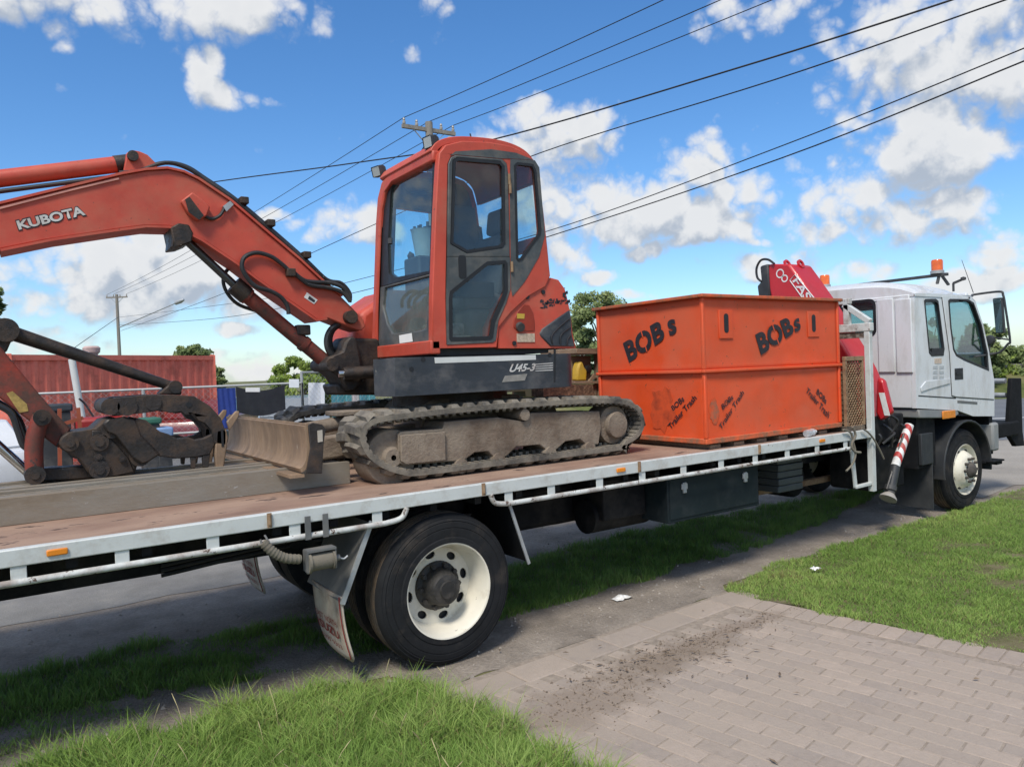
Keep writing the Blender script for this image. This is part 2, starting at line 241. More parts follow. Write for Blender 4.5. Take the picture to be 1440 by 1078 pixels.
# ------------------------------------------------------------------ mesh helpers
BASE = {}
def lerp(a, b, t): return a+(b-a)*t
class MB:
    def __init__(s): s.v = []; s.f = []
    def add(s, v, f):
        o = len(s.v); s.v += [tuple(q) for q in v]; s.f += [tuple(i+o for i in q) for q in f]; return s
    def box(s, x0, x1, y0, y1, z0, z1):
        return s.add([(x0, y0, z0), (x1, y0, z0), (x1, y1, z0), (x0, y1, z0), (x0, y0, z1), (x1, y0, z1), (x1, y1, z1), (x0, y1, z1)],
                     [(0, 3, 2, 1), (4, 5, 6, 7), (0, 1, 5, 4), (1, 2, 6, 5), (2, 3, 7, 6), (3, 0, 4, 7)])
    def bar(s, p0, p1, w, h, up=(0, 0, 1)):
        p0, p1 = Vector(p0), Vector(p1); d = (p1-p0).normalized(); u = Vector(up); a = d.cross(u)
        if a.length < 1e-4: a = d.cross(Vector((0, 1, 0)))
        a.normalize(); b = a.cross(d); v = []
        for p in (p0, p1):
            for i, j in ((-1, -1), (1, -1), (1, 1), (-1, 1)): v.append(p+a*(i*w/2)+b*(j*h/2))
        return s.add(v, [(3, 2, 1, 0), (4, 5, 6, 7), (0, 1, 5, 4), (1, 2, 6, 5), (2, 3, 7, 6), (3, 0, 4, 7)])
    def tube(s, pts, r, n=10, caps=True):
        pts = [Vector(p) for p in pts]; rs = r if isinstance(r, (list, tuple)) else [r]*len(pts); v = []; f = []; a = None
        for i, p in enumerate(pts):
            d = (pts[min(i+1, len(pts)-1)]-pts[max(i-1, 0)]).normalized()
            if a is None: a = d.cross(Vector((0, 0, 1))); a = d.cross(Vector((0, 1, 0))) if a.length < 1e-3 else a
            else: a = a-d*a.dot(d)
            a.normalize(); b = d.cross(a)
            for k in range(n): t = 2*math.pi*k/n; v.append(p+a*(rs[i]*math.cos(t))+b*(rs[i]*math.sin(t)))
        for i in range(len(pts)-1):
            for k in range(n): k2 = (k+1) % n; f.append((i*n+k, i*n+k2, (i+1)*n+k2, (i+1)*n+k))
        if caps: f.append(tuple(range(n-1, -1, -1))); f.append(tuple(range((len(pts)-1)*n, len(pts)*n)))
        return s.add(v, f)
    def cyl(s, p0, p1, r, n=20, r1=None): return s.tube([p0, p1], [r, r if r1 is None else r1], n)
    def lathe(s, prof, c, axis=(0, 1, 0), n=40, closed=False):           # prof: (r, h along axis)
        ax = Vector(axis).normalized(); a = ax.cross(Vector((0, 0, 1))); a = ax.cross(Vector((1, 0, 0))) if a.length < 1e-3 else a
        a.normalize(); b = ax.cross(a); c = Vector(c); v = []; f = []; m = len(prof)
        for k in range(n):
            t = 2*math.pi*k/n; d = a*math.cos(t)+b*math.sin(t)
            for r, h in prof: v.append(c+ax*h+d*r)
        for k in range(n):
            k2 = (k+1) % n
            for i in range(m if closed else m-1): j = (i+1) % m; f.append((k*m+i, k*m+j, k2*m+j, k2*m+i))
        return s.add(v, f)
    def panel(s, outer, holes, fa, fb):                                  # plate with openings, fa / fb map (u, v) to the two faces
        loops = [outer]+list(holes); tri = tessellate_polygon([[Vector((u, w, 0)) for u, w in lp] for lp in loops])
        flat = [p for lp in loops for p in lp]; n = len(flat)
        v = [fa(*p) for p in flat]+[fb(*p) for p in flat]; f = [tuple(t) for t in tri]+[tuple(i+n for i in reversed(t)) for t in tri]
        o = 0
        for lp in loops:
            m = len(lp)
            for i in range(m): j = (i+1) % m; f.append((o+i, o+j, o+j+n, o+i+n))
            o += m
        return s.add(v, f)
    def xz(s, pts, y0, y1, holes=()): return s.panel(pts, holes, lambda a, b: (a, y0, b), lambda a, b: (a, y1, b))
    def yz(s, pts, x0, x1, holes=()): return s.panel(pts, holes, lambda a, b: (x0, a, b), lambda a, b: (x1, a, b))
    def strip(s, pts3, vec, th):                                         # swept sheet: polyline swept along vec with thickness normal
        pts3 = [Vector(p) for p in pts3]; vec = Vector(vec); top = []; bot = []
        for i, p in enumerate(pts3):
            d = (pts3[min(i+1, len(pts3)-1)]-pts3[max(i-1, 0)]).normalized(); nn = d.cross(vec).normalized(); top.append(p); bot.append(p+nn*th)
        lp = top+bot[::-1]; n = len(lp); v = lp+[p+vec for p in lp]; f = []; m = len(pts3)
        for i in range(n): j = (i+1) % n; f.append((i, j, j+n, i+n))
        for i in range(m-1): f.append((i, n-1-i, n-2-i, i+1)); f.append((n+i, n+i+1, n+n-2-i, n+n-1-i))
        return s.add(v, f)
    def build(s, name, mat, parent=None, bevel=0., seg=2, ang=35, origin=None):
        me = bpy.data.meshes.new(name); me.from_pydata(s.v, [], s.f); bm = bmesh.new(); bm.from_mesh(me)
        bmesh.ops.remove_doubles(bm, verts=bm.verts, dist=1e-5); bmesh.ops.recalc_face_normals(bm, faces=bm.faces)
        bm.to_mesh(me); bm.free(); me.polygons.foreach_set('use_smooth', [True]*len(me.polygons)); me.set_sharp_from_angle(angle=rad(ang))
        me.materials.append(mat); o = link(name, me, parent)
        if bevel: 
            b = o.modifiers.new('bevel', 'BEVEL'); b.width = bevel; b.segments = seg; b.limit_method = 'ANGLE'; b.angle_limit = rad(38); b.harden_normals = False
        return o
def link(name, me, parent=None, loc=None):
    o = bpy.data.objects.new(name, me); COL.objects.link(o)
    if parent is not None:
        o.parent = parent; o.matrix_parent_inverse = Matrix.Translation(-world_loc(parent))
    if loc is not None: o.location = loc
    return o
def world_loc(o):
    return BASE.get(o.name, Vector((0, 0, 0)))
def thing(name, label, cat, loc=(0, 0, 0), group=None):
    o = bpy.data.objects.new(name, None); COL.objects.link(o); o.location = loc; BASE[o.name] = Vector(loc); o.empty_display_size = .1
    return tag(o, label, cat, group)
def tag(o, label=None, cat=None, group=None, kind=None):
    if label: o['label'] = label
    if cat: o['category'] = cat
    if group: o['group'] = group
    if kind: o['kind'] = kind
    return o
def spline(pts, n=8):
    P = [Vector(p) for p in pts]; out = []
    for i in range(len(P)-1):
        a, b, c, d = P[max(i-1, 0)], P[i], P[i+1], P[min(i+2, len(P)-1)]
        for k in range(n):
            t = k/n; out.append(.5*((2*b)+(c-a)*t+(2*a-5*b+4*c-d)*t*t+(3*b-a-3*c+d)*t**3))
    return out+[P[-1]]
def inset(poly, d):
    n = len(poly); A = sum(poly[i][0]*poly[(i+1) % n][1]-poly[(i+1) % n][0]*poly[i][1] for i in range(n)); sg = 1 if A > 0 else -1; out = []
    for i in range(n):
        p, a, b = Vector(poly[i]), Vector(poly[i-1]), Vector(poly[(i+1) % n]); e1 = (p-a).normalized(); e2 = (b-p).normalized(); n1 = Vector((-e1.y, e1.x))*sg; n2 = Vector((-e2.y, e2.x))*sg
        m = (n1+n2); m.normalize(); k = d/max(.35, m.dot(n1)); q = p+m*k; out.append((q.x, q.y))
    return out
def spl2(pts, n=5, closed=False):
    q = [(a, 0, b) for a, b in pts]
    return [(p.x, p.z) for p in spline(q, n)]
def text(name, s, quad, mat, parent, bold=.0, off=(0, 0, 0), shear=0., space=1.):
    cu = bpy.data.curves.new(name, 'FONT'); cu.body = s; cu.size = 1; cu.offset = bold; cu.resolution_u = 4; cu.shear = shear; cu.space_character = space
    t = bpy.data.objects.new(name, cu); me = bpy.data.meshes.new_from_object(t); bpy.data.objects.remove(t)
    xs = [v.co.x for v in me.vertices]; ys = [v.co.y for v in me.vertices]; x0, x1, y0, y1 = min(xs), max(xs), min(ys), max(ys)
    bl, br, tr, tl = [Vector(q) for q in quad]; of = Vector(off)
    for v in me.vertices:
        u = (v.co.x-x0)/(x1-x0); w = (v.co.y-y0)/(y1-y0); v.co = bl*(1-u)*(1-w)+br*u*(1-w)+tr*u*w+tl*(1-u)*w+of
    me.materials.clear(); me.materials.append(mat); return link(name, me, parent)
# ------------------------------------------------------------------ ground
def zone_mat(name, cols, scale=3., bump=.4, bscale=40, rough=.95, fine=None, stretch=(1, 1, 1)):
    m = bpy.data.materials.new(name); m.use_nodes = True; nt = m.node_tree; N, L = nt.nodes, nt.links; b = N['Principled BSDF']; b.inputs['Roughness'].default_value = rough; b.inputs['Specular IOR Level'].default_value = .2
    tc = N.new('ShaderNodeTexCoord'); mp = N.new('ShaderNodeMapping'); mp.inputs['Scale'].default_value = stretch; L.new(tc.outputs['Object'], mp.inputs[0])
    t = N.new('ShaderNodeTexNoise'); t.inputs['Scale'].default_value = scale; t.inputs['Detail'].default_value = 10; t.inputs['Roughness'].default_value = .62; L.new(mp.outputs[0], t.inputs[0])
    r = N.new('ShaderNodeValToRGB'); e = r.color_ramp.elements
    e[0].position = .28; e[1].position = .72; e[0].color = (*cols[0], 1); e[1].color = (*cols[-1], 1)
    for i, c in enumerate(cols[1:-1]): q = e.new(.28+.44*(i+1)/(len(cols)-1)); q.color = (*c, 1)
    L.new(t.outputs['Fac'], r.inputs[0])
    t2 = N.new('ShaderNodeTexNoise'); t2.inputs['Scale'].default_value = bscale; t2.inputs['Detail'].default_value = 8; t2.inputs['Roughness'].default_value = .7; L.new(mp.outputs[0], t2.inputs[0])
    mr = N.new('ShaderNodeMapRange'); L.new(t2.outputs['Fac'], mr.inputs[0]); mr.inputs[1].default_value = .3; mr.inputs[2].default_value = .7; mr.inputs[3].default_value = .78; mr.inputs[4].default_value = 1.2
    mm = N.new('ShaderNodeVectorMath'); mm.operation = 'SCALE'; L.new(r.outputs[0], mm.inputs[0]); L.new(mr.outputs[0], mm.inputs['Scale']); L.new(mm.outputs[0], b.inputs['Base Color'])
    bp = N.new('ShaderNodeBump'); bp.inputs['Strength'].default_value = bump; bp.inputs['Distance'].default_value = .03; L.new(t2.outputs['Fac'], bp.inputs['Height']); L.new(bp.outputs[0], b.inputs['Normal'])
    return m
m_dirt = zone_mat('packed_dirt', [(.19, .162, .133), (.29, .25, .21), (.40, .345, .29)], 2.3, .8, 38)
m_soil = zone_mat('verge_soil', [(.09, .095, .04), (.15, .14, .07), (.22, .185, .12)], 4, .6, 50)
m_asph = zone_mat('asphalt', [(.16, .157, .15), (.225, .22, .21), (.32, .305, .275)], 1.3, .5, 90, .9)
m_asph2 = zone_mat('highway_asphalt', [(.12, .13, .145), (.15, .16, .175), (.18, .19, .20)], .5, .15, 90, .9)
m_pale = zone_mat('dusty_road_edge', [(.24, .22, .195), (.31, .285, .25), (.36, .33, .29)], .7, .3, 60)
m_farg = zone_mat('dry_grass_ground', [(.09, .10, .045), (.14, .145, .06), (.21, .185, .10)], .3, .4, 8)
def sheet(name, pts, z, mat, label=None):
    mb = MB(); tri = tessellate_polygon([[Vector((a, b, 0)) for a, b in pts]]); mb.add([(a, b, z) for a, b in pts], [tuple(t) for t in tri])
    o = mb.build(name, mat); o['kind'] = 'structure'
    if o.data.polygons[0].normal.z < 0: o.data.flip_normals()
    if label: o['label'] = label
    return o
def wob(pts, amp=.06, step=.18, seed=1):                                  # ragged edge
    rn = random.Random(seed); out = []
    for i in range(len(pts)):
        a, b = Vector((*pts[i], 0)), Vector((*pts[(i+1) % len(pts)], 0)); n = max(1, int((b-a).length/step)); d = (b-a).normalized(); nn = Vector((-d.y, d.x, 0))
        for k in range(n):
            p = a.lerp(b, k/n)+nn*(rn.uniform(-amp, amp) if k else 0); out.append((p.x, p.y))
    return out
sheet('ground', [(-400, -400), (700, -400), (700, 700), (-400, 700)], 0, m_farg)
sheet('dirt_verge', wob([(-14, .15), (-.4, .15), (-.2, -.25), (2.55, -.12), (2.7, .05), (14, .3), (14, 3.4), (-14, 3.4)], .05, .3, 2), .004, m_dirt, 'bare packed dirt wheel track along the verge under the truck')
sheet('road', wob([(-60, 3.08), (10, 3.08), (10, 9.6), (-60, 9.6)], .06, .4, 3), .008, m_asph, 'grey asphalt street on the far side of the truck')
dR = Vector((math.cos(YAW), -math.sin(YAW), 0)); dF = Vector((math.sin(YAW), math.cos(YAW), 0))
def cf(r, f): p = Vector((CAM.x, CAM.y, 0))+dR*r+dF*f; return (p.x, p.y)      # ground point by right / forward distance
sheet('road_apron', [(8.2, .35), (9.5, .5), cf(12.5, 9.6), cf(30, 16.2), cf(6, 16.2), (9.9, 9)], .010, m_pale, 'pale dusty bitumen in front of the truck')
sheet('highway', [cf(3, 16.0), cf(70, 16.0), cf(110, 29.5), cf(3, 29.5)], .014, m_asph2, 'blue grey highway crossing beyond the truck cab')
sheet('lane_line', [cf(3, 21.0), cf(80, 21.0), cf(80, 21.16), cf(3, 21.16)], .018, pm('road_paint', (.7, .7, .68), .7, dirt=(.4, .4, .4), dirt_amt=.3), 'white painted lane line on the highway')
sheet('yard_ground', [(-40, 10.6), (4, 10.6), (9.5, 20), (9.5, 60), (-40, 60)], .006, m_asph2)
kb = MB(); 
for i in range(30): kb.box(-50+i*2, -48+i*2-.02, 9.6, 9.78, 0, .13)
k = kb.build('kerb', pm('kerb_concrete', (.38, .37, .34), .9, var=.15, dirt=(.22, .2, .17), dirt_amt=.4, bump=.2), bevel=.02); k['kind'] = 'structure'; k['label'] = 'concrete kerb along the far side of the street'
# grass bank beyond the highway
bank = MB(); n = 60; rows = [(29.5, .0), (31, .5), (34, 1.15), (38, 1.4), (60, 1.5)]
for j, (f_, z_) in enumerate(rows):
    for i in range(n+1):
        p = cf(0+i*2.2, f_); bank.v.append((p[0], p[1], max(0, z_+(random.uniform(-.06, .06) if j else -.02))))
for j in range(len(rows)-1):
    for i in range(n): a = j*(n+1)+i; bank.f.append((a, a+1, a+n+2, a+n+1))
bk = bank.build('grass_bank', zone_mat('bank_grass', [(.06, .085, .025), (.12, .135, .045), (.20, .18, .09)], .7, .8, 6)); bk['kind'] = 'structure'; bk['label'] = 'grassy bank rising beyond the highway'

# ------------------------------------------------------------------ driveway of brick pavers
STAIN = [(1.15, -.80, .62, .17, (.21, .165, .125)), (.25, -.95, .50, .24, (.25, .20, .158)), (1.9, -.72, .5, .10, (.25, .20, .158))]
m_sand = pm('joint_sand', (.29, .242, .196), .95, var=.25, scale=20, bump=.4, world=True, stain=STAIN)
drv = sheet('driveway', [(-.75, -.42), (-.2, -.24), (2.56, -.10), (2.74, -1.2), (2.98, -2.4), (3.5, -5), (-1.2, -5)], .0065, m_sand, 'pinkish brown brick paved driveway with a border course')
pav_mats = []
for i, c in enumerate([(.36, .298, .246), (.315, .262, .22), (.40, .328, .27), (.345, .29, .246), (.295, .25, .216)]):
    pav_mats.append(pm('paver_%d' % i, c, .92, var=.10, scale=24, dirt=(.35, .292, .24), dirt_amt=.52, dirt_scale=1.7, chip=(.20, .16, .13), chip_amt=.03, chip_scale=40, bump=.35, bump_scale=70, world=True, stain=STAIN))
def block(name, lx, ly, h, mat, bev=.006):
    mb = MB(); a, b = lx/2, ly/2
    def ring(k, z): return [(-a+k, -b+k, z), (a-k, -b+k, z), (a-k, b-k, z), (-a+k, b-k, z)]
    mb.add(ring(0, 0)+ring(0, h-bev)+ring(bev, h), [(0, 1, 5, 4), (1, 2, 6, 5), (2, 3, 7, 6), (3, 0, 4, 7), (4, 5, 9, 8), (5, 6, 10, 9), (6, 7, 11, 10), (7, 4, 8, 11), (8, 9, 10, 11)])
    me = bpy.data.meshes.new(name); me.from_pydata(mb.v, [], mb.f); me.materials.append(mat); return me
def place(me, name, parent, x, y, z, rz, tx=0, ty=0):
    o = bpy.data.objects.new(name, me); COL.objects.link(o); o.parent = parent; o.location = (x, y, z); o.rotation_euler = (tx, ty, rz); return o
PLX, PLY = .113, .232                                                     # field bricks, long side along y
fm = [block('brick', PLX-.004, PLY-.004, .010, m, .004) for m in pav_mats]; bmz = [block('border_brick', .24, .109, .011, m, .004) for m in pav_mats]
rp = random.Random(11)
def xr(y): return 2.50-.19*y                        # right edge slants slightly
cand = []
for i in range(0, 40):
    for j in range(0, 24):
        x = -1.0+i*.1155; y = -.60-j*.2345-(.117 if i % 2 else 0)
        xx = x-.19*y
        if xx > xr(y)-.31 or y < -4.2 or xx < -.7: continue
        d = Vector((xx, y, 0))-CAM; zf = d.dot(CFW)
        if zf < .8: continue
        px = CX+F_PX*d.dot(CR)/zf; py = CY-F_PX*d.dot(CU)/zf
        if -40 < px < 1500 and py < 1130 and not (xx < -.1 and y > -1.6 and px < 640): cand.append((-zf, xx, y))
cand.sort(reverse=True); print('field pavers', len(cand))
for _, x, y in cand[:300]:
    place(rp.choice(fm), 'brick', drv, x, y, .0005+rp.uniform(-.0008, .0016), .187+rp.uniform(-.012, .012), rp.uniform(-.004, .004), rp.uniform(-.006, .006))
if len(cand) > 300:
    mb = MB()
    for _, x, y in cand[300:]: mb.box(x-.054, x+.054, y-.113, y+.113, .004, .014+rp.uniform(-.0015, .0015))
    o = mb.build('far_bricks', pav_mats[0], drv); o['kind'] = 'stuff'
yy = -.30
while yy > -4.4:                                                          # soldier course along the grass
    place(rp.choice(bmz), 'border_brick', drv, xr(yy)-.125+rp.uniform(-.004, .004), yy, .0015+rp.uniform(-.001, .002), .187+rp.uniform(-.02, .02), 0, rp.uniform(-.008, .008)); yy -= .1165
xx = -.60
slab = [block('edging_slab', .40, .235, .012, m) for m in pav_mats]
while xx < 2.45:                                                          # flat edging slabs along the dirt track
    place(rp.choice(slab), 'edging_slab', drv, xx+.2, -.40+.062*(xx), .0015+rp.uniform(-.001, .002), .062+rp.uniform(-.012, .012), rp.uniform(-.006, .006), 0); xx += .41

# thin spill of soil and mulch over the pavers
def mound(name, pts, cx, cy, rx, ry, h, mat, n=46, rot=0., seed=1):
    from mathutils import noise as nz
    mb = MB(); m2 = n//2
    for j in range(m2+1):
        for i in range(n):
            t = 2*math.pi*i/n; r = j/m2; k = 1+.35*nz.noise(Vector((math.cos(t)*1.7, math.sin(t)*1.7, seed)))+.12*nz.noise(Vector((math.cos(t)*6, math.sin(t)*6, seed)))
            x, y = rx*r*k*math.cos(t), ry*r*k*math.sin(t); X = cx+x*math.cos(rot)-y*math.sin(rot); Y = cy+x*math.sin(rot)+y*math.cos(rot)
            z = .017+h*(1-r*r)*(.55+.7*nz.noise(Vector((X*5, Y*5, seed)))+.4*nz.noise(Vector((X*17, Y*17, seed))))-.018*(r**5)
            mb.v.append((X, Y, z))
    for j in range(m2):
        for i in range(n): i2 = (i+1) % n; mb.f.append((j*n+i, j*n+i2, (j+1)*n+i2, (j+1)*n+i))
    o = mb.build(name, mat, ang=180); o['kind'] = 'stuff'; return o
m_mulch = zone_mat('mulchy_soil', [(.20, .155, .115), (.28, .22, .17), (.36, .29, .235)], 9, .9, 60)
cm = MB(); rc = random.Random(31)
for i in range(2400):
    k = i % 3
    if k == 0: x, y = rc.gauss(1.15, .40), rc.gauss(-.80, .11)
    elif k == 1: x, y = rc.gauss(.35, .30), rc.gauss(-.92, .15)
    else: x, y = rc.gauss(1.7, .42), rc.gauss(-.72, .07)
    a = abs(rc.gauss(0, .005))+.0015; z = .010
    cm.add([(x+rc.uniform(-a, a), y+rc.uniform(-a, a), z+a*rc.uniform(.5, 1.1)), (x-a, y-a*rc.random(), z-.003), (x+a, y-a*rc.random(), z-.003), (x, y+a, z-.003)], [(0, 1, 2), (0, 2, 3), (0, 3, 1)])
o = cm.build('soil_crumbs', m_mulch, ang=10); tag(o, 'brown soil crumbs and mulch spilled over the brick paving', 'soil', kind='stuff')

# ------------------------------------------------------------------ grass
def grass_mat(name, dark, mid, light):
    m = bpy.data.materials.new(name); m.use_nodes = True; nt = m.node_tree; N, L = nt.nodes, nt.links; N.clear()
    out = N.new('ShaderNodeOutputMaterial'); at_ = N.new('ShaderNodeAttribute'); at_.attribute_name = 'tone'
    r = N.new('ShaderNodeValToRGB'); e = r.color_ramp.elements; e[0].color = (*dark, 1); e[1].color = (*light, 1); q = e.new(.55); q.color = (*mid, 1); q = e.new(.93); q.color = (*light, 1); e[-1].color = (.30, .24, .12, 1)
    L.new(at_.outputs['Fac'], r.inputs[0])
    d = N.new('ShaderNodeBsdfPrincipled'); d.inputs['Roughness'].default_value = .55; d.inputs['Specular IOR Level'].default_value = .3; L.new(r.outputs[0], d.inputs['Base Color'])
    ge = N.new('ShaderNodeNewGeometry'); nv = N.new('ShaderNodeVectorMath'); nv.operation = 'MULTIPLY_ADD'; L.new(ge.outputs['Normal'], nv.inputs[0]); nv.inputs[1].default_value = (.5, .5, .5); nv.inputs[2].default_value = (0, 0, .8); nn = N.new('ShaderNodeVectorMath'); nn.operation = 'NORMALIZE'; L.new(nv.outputs[0], nn.inputs[0]); L.new(nn.outputs[0], d.inputs['Normal'])
    t = N.new('ShaderNodeBsdfTranslucent'); L.new(r.outputs[0], t.inputs[0]); mx = N.new('ShaderNodeMixShader'); mx.inputs[0].default_value = .38; L.new(d.outputs[0], mx.inputs[1]); L.new(t.outputs[0], mx.inputs[2]); L.new(mx.outputs[0], out.inputs[0])
    return m
m_grass = grass_mat('grass_blades', (.10, .18, .036), (.22, .36, .075), (.40, .52, .15))
def inpoly(x, y, poly):
    c = np.zeros(x.shape, bool); n = len(poly)
    for i in range(n):
        x1, y1 = poly[i]; x2, y2 = poly[(i+1) % n]
        if y1 == y2: continue
        c ^= ((y1 > y) != (y2 > y)) & (x < (x2-x1)*(y-y1)/(y2-y1)+x1)
    return c
def vnoise(x, y, sc, seed):
    r = np.random.default_rng(seed); g = r.random((256, 256)); X, Y = x*sc+100, y*sc+100; xi, yi = np.floor(X).astype(int), np.floor(Y).astype(int); fx, fy = X-xi, Y-yi; fx = fx*fx*(3-2*fx); fy = fy*fy*(3-2*fy)
    h = lambda a, b: g[a % 256, b % 256]
    return (h(xi, yi)*(1-fx)+h(xi+1, yi)*fx)*(1-fy)+(h(xi, yi+1)*(1-fx)+h(xi+1, yi+1)*fx)*fy
def grass(name, poly, dens, hmin, hmax, width, label, thin=0.35, edge=None, seed=1, tone_shift=0., cull=True, lean=.5):
    r = np.random.default_rng(seed); P = np.array(poly); x0, y0 = P.min(0); x1, y1 = P.max(0); n = int((x1-x0)*(y1-y0)*dens)
    x = r.uniform(x0, x1, n); y = r.uniform(y0, y1, n)
    jx = x+.16*(vnoise(x, y, 3.1, seed+5)-.5)+.1*(vnoise(x, y, 11, seed+9)-.5); jy = y+.16*(vnoise(x, y, 3.1, seed+6)-.5)+.1*(vnoise(x, y, 11, seed+8)-.5)
    k = inpoly(jx, jy, poly); den = vnoise(x, y, 1.3, seed+1)*.6+vnoise(x, y, 5, seed+2)*.4; k &= (den+r.uniform(-.12, .12, n)) > thin
    if cull:
        D = np.stack([x-CAM.x, y-CAM.y, np.full(n, .05-CAM.z)], 1); zf = D@np.array(CFW); px = D@np.array(CR)/np.maximum(zf, .1)*F_PX; py = -(D@np.array(CU))/np.maximum(zf, .1)*F_PX
        k &= (zf > .4) & (np.abs(px) < 1000) & (py < 760)
        far = np.clip((zf-6)/10, 0, .75); k &= r.random(n) > far
    x, y, den = x[k], y[k], den[k]; n = len(x)
    clump = vnoise(x, y, 7, seed+3)
    h = (hmin+(hmax-hmin)*r.random(n)**1.3)*(.55+.8*clump)*np.clip((den-thin)*4+.45, .45, 1.15); a = r.uniform(0, 2*np.pi, n); w = width*r.uniform(.6, 1.3, n); ln = lean*h*r.uniform(.2, 1.5, n); b = r.uniform(0, 2*np.pi, n)
    V = np.zeros((n, 5, 3)); dx, dy = np.cos(a)*w/2, np.sin(a)*w/2; lx, ly = np.cos(b)*ln, np.sin(b)*ln
    V[:, 0] = np.stack([x-dx, y-dy, np.zeros(n)], 1); V[:, 1] = np.stack([x+dx, y+dy, np.zeros(n)], 1)
    V[:, 2] = np.stack([x+dx*.8+lx*.35, y+dy*.8+ly*.35, h*.6], 1); V[:, 3] = np.stack([x-dx*.8+lx*.35, y-dy*.8+ly*.35, h*.6], 1); V[:, 4] = np.stack([x+lx, y+ly, h*(1-.25*lean*r.random(n))], 1)
    me = bpy.data.meshes.new(name); me.vertices.add(n*5); me.vertices.foreach_set('co', V.ravel())
    base = (np.arange(n)*5)[:, None]; loops = np.concatenate([base+np.array([[0, 1, 2, 3]]), base+np.array([[3, 2, 4]])], 1).ravel()
    me.loops.add(n*7); me.loops.foreach_set('vertex_index', loops); me.polygons.add(n*2)
    st = (np.arange(n)*7)[:, None]+np.array([[0, 4]]); me.polygons.foreach_set('loop_start', st.ravel())
    me.update(calc_edges=True); tone = np.clip(.15+.40*clump+.4*r.random(n)-.1+.45*(vnoise(x, y, .9, seed+14)-.5)+tone_shift+(r.random(n) > .955)*.5, 0, 1)
    at_ = me.attributes.new('tone', 'FLOAT', 'POINT'); at_.data.foreach_set('value', np.repeat(tone, 5))
    me.materials.append(m_grass); o = link(name, me); tag(o, label, 'grass', kind='stuff'); print(name, n); return o
sheet('verge_turf', wob([(-8, -8), (-.25, -8), (-.12, -1.7), (-.2, -.9), (-.35, -.25), (-.9, .12), (-2.2, .28), (-8, .3)], .05, .2, 4), .009, m_soil)
sheet('verge_turf', wob([(2.6, -.12), (3.6, .08), (5, .14), (7.2, .16), (9.5, .3), (14, .0), (14, -9), (4.1, -9), (3.03, -2.6), (2.78, -1.3)], .04, .2, 5), .009, m_soil)
grass('grass', [(-5, -2.6), (-.2, -2.6), (-.14, -1.7), (-.22, -1.0), (-.36, -.28), (-.9, .14), (-2.0, .26), (-5, .2)], 14000, .07, .17, .0055, 'long bright green grass tuft beside the brick driveway', .12, seed=3, tone_shift=.12, lean=.75)
grass('grass', [(2.56, -.08), (3.6, .12), (5, .16), (7.2, .18), (9.5, .34), (13, .1), (13, -7), (3.7, -7), (3.0, -2.6), (2.76, -1.3)], 11000, .02, .055, .0055, 'mown green lawn verge beside the front wheel', .21, seed=12, lean=.8, tone_shift=.10)
grass('grass', [(-4.5, 1.0), (-2, .95), (-.7, .55), (.2, .55), (1.3, .55), (2.9, .66), (4.2, .72), (7.1, 1.25), (8.6, 1.8), (5.8, 1.9), (3.7, 2.1), (2.2, 1.9), (.6, 1.6), (-.6, 1.55), (-1.6, 1.9), (-4.5, 1.6)], 6500, .03, .085, .006, 'strip of dark green grass growing under the truck', .25, seed=21, lean=.6)
grass('grass', [(-3.4, .35), (-1.9, .42), (-1.4, .75), (-2, 1.1), (-3.4, 1.1)], 3500, .02, .06, .006, 'sparse trodden grass at the edge of the dirt track', .46, seed=33, lean=.9, tone_shift=.1)
sk = MB(); rs = random.Random(17); 
for i in range(70):                                                      # dry seed stalks standing above the front grass
    x = rs.uniform(-2.3, -.25); y = rs.uniform(-1.9, .1)
    if x > -.9 and y > -.1-.4*(x+.9): continue
    h = rs.uniform(.14, .30); a = rs.uniform(0, 6.28); l_ = rs.uniform(.02, .12); sk.tube(spline([(x, y, 0), (x+l_*.3*math.cos(a), y+l_*.3*math.sin(a), h*.6), (x+l_*math.cos(a), y+l_*math.sin(a), h)], 3), [.0016]*5+[.003, .0012], 4)
tag(sk.build('seed_stalks', pm('dry_straw', (.36, .31, .16), .8, var=.3, scale=9)), 'thin dry seed stalks rising from the front grass', 'stalks', kind='stuff')
pb_ = MB()
for i in range(2600):                                                    # small stones on the dirt track
    x = rs.uniform(-3, 9); y = rs.uniform(-.3, 3.2) if i % 3 else rs.gauss(.25, .25); a = abs(rs.gauss(0, .007))+.003
    pb_.add([(x, y, .004+a*rs.uniform(.6, 1)), (x-a, y-a*rs.random(), .002), (x+a, y-a*rs.random(), .002), (x, y+a, .002)], [(0, 1, 2), (0, 2, 3), (0, 3, 1)])
tag(pb_.build('loose_stones', pm('grey_stones', (.30, .265, .225), .95, var=.4, scale=12, world=True), ang=10), 'small loose stones scattered over the dirt track', 'gravel', kind='stuff')
# litter, dead leaves and twigs
lm = MB(); rl = random.Random(5)
for i in range(150):
    x = rl.uniform(-2.4, 2.6); y = rl.uniform(-2.4, .5)
    if i < 90: x = rl.gauss(1.2, .45); y = rl.gauss(-.78, .16)
    a = rl.uniform(0, 6.28); l_ = rl.uniform(.008, .035); w_ = rl.uniform(.003, .010); z = .022+rl.uniform(0, .012); c, s_ = math.cos(a), math.sin(a)
    lm.add([(x-c*l_, y-s_*l_, z-.004), (x+s_*w_, y-c*w_, z+rl.uniform(-.002, .006)), (x+c*l_, y+s_*l_, z+rl.uniform(-.004, .006)), (x-s_*w_, y+c*w_, z)], [(0, 1, 2), (0, 2, 3)])
o = lm.build('dead_leaves', pm('dead_leaf', (.17, .125, .085), .9, var=.5, scale=20), ang=10); tag(o, 'scattered dead leaves and twigs on the driveway', 'leaves', kind='stuff')
